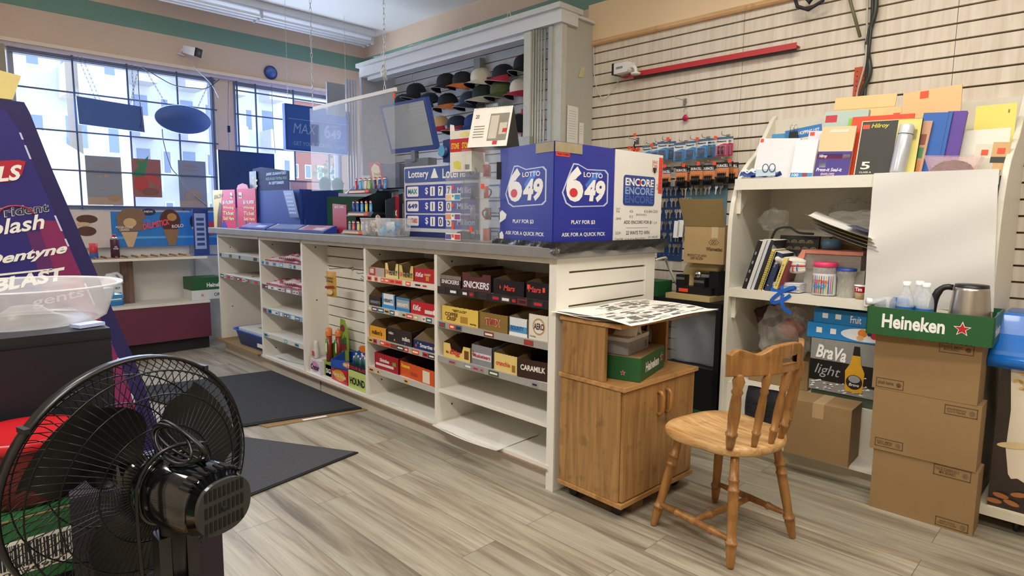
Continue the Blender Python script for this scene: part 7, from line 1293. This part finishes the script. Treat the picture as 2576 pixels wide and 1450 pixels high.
t = thing('cotton_candy_jar', 'clear jar of cotton candy with pink lid and rainbow label', 'jar', (3.235, 1.05, Z2+.001), -90)
G(glass('#f4f0ee', .30, .1)).lathe([(0, .002), (.050, 0), (.053, .006), (.053, .135), (.048, .145)], 28, cap=False).build('jar_body', t); G(mat('#e23a6c', .35)).lathe([(.053, .142), (.054, .145), (.054, .16), (.050, .165), (0, .165)], 28, cap=False).build('jar_lid', t)
g = G(mat('#e8e8f0', .4)); g.lathe([(.0535, .008), (.0535, .11)], 32, cap=False)
for k in range(12):
    a0 = PI*1.5+(k-6)*.2; g.m(mat(['#d8404c', '#48b8c8', '#e8c840', '#4878c8', '#e868a0', '#6ab850'][k % 6], .4)); g.add([(.0542*math.cos(a0+.1*q), .0542*math.sin(a0+.1*q), z_) for q, z_ in ((-.0, .012), (1.6, .012), (1.2, .10), (.4, .10))], [(0, 1, 2, 3)])
g.text('COTTON', (-.034, -.0580, .062), .068, .018, mt=mat('#e03a5a', .4, noise=0), bold=.04).text('CANDY', (-.03, -.0580, .040), .060, .018, mt=mat('#3a8cd0', .4, noise=0), bold=.04); g.build('jar_label', t)
t = thing('glass_jar', 'empty clear glass jar with a blue lid beside the cotton candy jar', 'jar', (3.245, .955, Z2+.001), -90)
G(glass('#f0f0e8', .28, .03)).lathe([(0, .002), (.035, 0), (.038, .01), (.038, .09), (.043, .105), (.043, .128)], 10, cap=False).build('jar_body', t); G(mat('#2548a8', .35)).lathe([(.044, .128), (.044, .138), (.040, .141), (0, .141)], 24, cap=False).build('jar_lid', t)
g = G(mat('#b8a078', .6)).lathe([(.020, 0), (.024, .03)], 18).m(mat('#b4282c', .5)).lathe([(.024, .03), (.027, .06)], 18, cap=False).m(WHT).lathe([(.028, .06), (.028, .066), (0, .067)], 18, cap=False).text('Tim', (-.016, -.030, .038), .03, .018, mt=WHT, bold=.03); solo(g, 'paper_cup', 'small red paper coffee cup at the right by the hanging sheet', 'cup', (3.235, .885, Z2+.001), -90)
# ------------------------------------------------ lower compartment
Z3 = .336
t = thing('beer_case', 'large silver and black beer case lying in the lower compartment', 'box', (3.235, .90, .385), -90)
g = G(mat('#8f8f8c', .35, noise=.15, scale=50)); g.box(-.19, .25, 0, .18, 0, .26).m(mat('#141414', .4)).box(-.19, .25, -.001, 0, .05, .155)
g.text('BraVa', (-.165, -.003, .165), .14, .068, (1, 0, -.06), mt=WHT, bold=.03, shear=.3).text('light', (-.165, -.003, .07), .12, .065, (1, 0, -.06), mt=mat('#a8a8aa', .4, noise=0), bold=.0, shear=.3)
g.m(mat('#d8a42c', .25, noise=.15)).prism([(-.02, .02), (.055, .02), (.06, .12), (.042, .16), (.038, .20), (.002, .20), (-.004, .16), (-.025, .12)], 'y', -.004, -.001).m(mat('#1c1c1c', .4)).prism([(.004, .20), (.036, .20), (.032, .245), (.008, .245)], 'y', -.004, -.001).disc((.018, -.005, .07), .036, .036).m(mat('#9a9a98', .4)).disc((.018, -.0055, .085), .026, .018).text('Brava', (-.004, -.0062, .05), .045, .014, mt=WHT, shear=.2)
random.seed(17); g.m(WHT)
for k in range(60): x = random.uniform(-.18, .24); zz = random.uniform(0, .05)*(1 if abs(x-.12) > .06 else 2); s_ = random.uniform(.003, .012); g.prism([(x-s_, zz), (x+s_, zz+s_*.4), (x+s_*.2, zz+s_)], 'y', -.0025, -.0015)
g.build('case_body', t)
g = G(mat('#4a5a48', .5)).box(-.18, .22, 0, .16, 0, .047); solo(g, 'low_green_box', 'low dark green box under the silver beer case', 'box', (3.245, .90, Z3+.001), -90)
def snack(label, y, z, w, h, rz, kind):
    g = G(mat('#2383c8', .35, noise=.04)); g.box(-w/2, w/2, 0, .12, 0, h).m(PWHITE)
    for x in (-.4, -.25): g.box(w*x, w*x+.026, -.001, 0, h*.35, h*.7)
    if kind: g.m(mat('#e8ecf0', .4)).disc((w*.12, -.0008, h*.5), w*.26, h*.42).m(mat('#e88a2c', .4)).disc((w*.08, -.0012, h*.62), .020, .02).m(mat('#c8343c', .4)).disc((w*.2, -.0014, h*.55), .018, .018).m(mat('#e8b07a', .4)).disc((w*.06, -.0014, h*.3), .016, .013).m(mat('#2a2c5a', .4)).disc((w*.15, -.0018, h*.62), .010, .010); g.text("Fruit Snacks", (w*.30, -.0016, h*.55), w*.15, h*.25, mt=mat('#3a3a6a', .4), bold=.02).text("Welch's", (w*.44, -.0016, h*.15), h*.6, w*.05, (0, 0, 1), (-1, 0, 0), mt=WHT, bold=.03)
    else: g.m(mat('#b8bcc0', .4)).box(w*.12, w*.48, -.0008, 0, h*.1, h*.9).text('Fruit', (w*-.08, -.001, h*.2), w*.12, h*.5, mt=WHT)
    o = solo(g, 'fruit_snack_box', label, 'box', (3.245, y, z), -90+rz); return o
snack('blue fruit snack box with printed fruit on the silver beer case', .90, .648, .43, .075, 2, 1); snack('blue fruit snack box stacked on the one with printed fruit', .89, .7245, .40, .07, 0, 0)
crumple('clear_bag_heap', 'large clear plastic bag heap with orange things inside in the lower compartment', 'plastic bag', (3.36, 1.27, Z3+.16), .12, .10, .13, glass('#f0ece6', .18, .12), 23)
crumple('orange_bundle', 'orange bundle inside the clear plastic bag heap', 'bundle', (3.40, 1.25, Z3+.26), .06, .05, .05, mat('#a85a3c', .6), 25, amp=.15)
crumple('dark_red_bundle', 'dark maroon bundle at the back left of the lower compartment', 'bundle', (3.45, 1.40, Z3+.30), .07, .05, .055, mat('#4a2830', .6), 27, amp=.15)
carton('cardboard_box', 'brown carton under the clear bag heap in the lower compartment', 3.34, 3.60, 1.13, 1.45, Z3, Z3+.158, tape=False)
for i, (y, lb) in enumerate(((1.325, 'left black foam clog standing upright behind the chair back'), (1.225, 'right black foam clog standing upright behind the chair back'))):
    t = thing('foam_clog', lb, 'shoe', (3.15, y, .105), -90)
    g = G(mat('#23242a', .7)); g.grid(lambda u, v: (.045*math.cos(u*2*PI)*(.75+.35*math.sin(v*PI*.9)), .028*math.sin(u*2*PI)*(1 if v < .85 else .6), .25*v), 20, 12); g.m(mat('#0c0c0e', .9, noise=0))
    for k in range(9): g.disc((-.024+.016*(k % 4), -.0285, .12+.025*(k//3)), .004, .005, 10)
    g.build('clog_upper', t); G(mat('#2c2d33', .7)).prism([(-.046, 0), (.046, 0), (.05, .16), (.03, .24), (-.03, .24), (-.05, .16)], 'y', .024, .036).build('clog_sole', t)
# ============================================================ ICE CREAM FREEZER AT THE RIGHT EDGE
FL = (3.1, -.1, 0)
fz = thing('ice_cream_freezer', 'chest freezer with rounded bright blue rim and printed almond ice cream side', 'freezer', FL)
BLU = mat('#1470d0', .25, noise=.03, coat=.3); x0, x1, y0, y1 = 3.06, 3.60, -.95, .315
g = Wd(FL, mat('#e6dac4', .4, noise=.06, scale=3)); g.box(x0, x1, y0, y1, .09, .68); g.build('freezer_body', fz)
g = Wd(FL, BLU); pr = [(x0-.03, .665), (x0-.035, .69), (x0-.01, .73), (x0+.05, .79), (x0+.10, .86), (x0+.12, .87), (x0+.13, .86), (x0+.13, .665)]; g.prism(pr, 'y', y0-.03, y1+.045); g.tube([(x0-.015, y1+.045, .69), (x0-.015, y0-.03, .69)], .026, 14); g.box(x0+.1, x1, y1-.03, y1+.045, .665, .845); g.build('blue_rim', fz, .012)
g = Wd(FL, BLACKG); g.prism([(x0-.001, .745), (x0+.052, .80), (x0+.048, .805), (x0-.006, .75)], 'y', y0, y1-.07); g.build('dark_window', fz)
DB = mat('#2b1b16', .25, noise=.2, coat=.3); g = Wd(FL, DB); X = x0-.001
g.prism([(.285, .16), (.285, .66), (.20, .66), (.185, .5), (.19, .3), (.175, .2), (.2, .16)], 'x', X, X+.001) if 0 else g.add([(X, y, z) for y, z in ((.315, .15), (.315, .66), (.285, .66), (.272, .50), (.275, .34), (.26, .24), (.235, .20), (.22, .15))], [tuple(range(8))])
g.add([(X-.0002, y, z) for y, z in ((.315, .095), (.315, .20), (.23, .23), (.17, .20), (.1, .17), (0, .14), (-.1, .12), (-.1, .095))], [tuple(range(8))])
def ell(cy, cz, ry, rz_, c, off=.0006, rot=0): g.m(mat(c, .4, noise=.15, scale=60)); g.add([(X-off, cy+ry*math.cos(a)*math.cos(rot)-rz_*math.sin(a)*math.sin(rot), cz+ry*math.cos(a)*math.sin(rot)+rz_*math.sin(a)*math.cos(rot)) for a in [i*PI/12 for i in range(24)]], [tuple(range(24))])
for cy, cz, r_ in ((.275, .145, .1), (.22, .165, -.2), (.175, .13, .3), (.295, .118, 0), (.24, .125, .2)): ell(cy, cz, .026, .010, '#a8683a', .0009, r_); ell(cy-.005, cz+.012, .02, .005, '#1c100c', .0008, r_)
ell(.25, .36, .055, .013, '#e0c898', .0012, -.18); ell(.19, .35, .03, .010, '#ead8b0', .0011, -.2)
random.seed(8)
for k in range(26): ell(random.uniform(.1, .275), random.uniform(.585, .655), .010, .005, random.choice(['#d8b85a', '#e8cc74', '#b8902c']), .0010+.0001*k, random.uniform(-.8, .8))
g.build('printed_side', fz)
g = Wd(FL, mat('#d8d0ba', .5, noise=.1)); g.box(x0-.02, x1, y0, y1+.03, .055, .09); g.build('freezer_plinth', fz)
for y in (.22, -.85): g = Wd(FL, BLACK); g.lathe([(.022, -.01), (.026, 0), (.022, .01)], 16, (x0+.04, y, .027), 'y').box(x0+.03, x0+.05, y-.012, y+.012, .03, .056); g.build('caster', fz)
# grey machine beyond the freezer
g = G(mat('#b9b8ae', .45, noise=.04)); g.box(0, .38, -.9, 0, 0, 1.82).m(mat('#3c3c3c', .5)).box(-.004, 0, -.5, -.10, .9, 1.6).box(-.03, 0, -.5, -.12, 1.05, 1.08)
solo(g, 'grey_cabinet', 'tall grey cabinet at the right edge behind the freezer', 'cabinet', (3.29, .345, 0)) if 0 else None
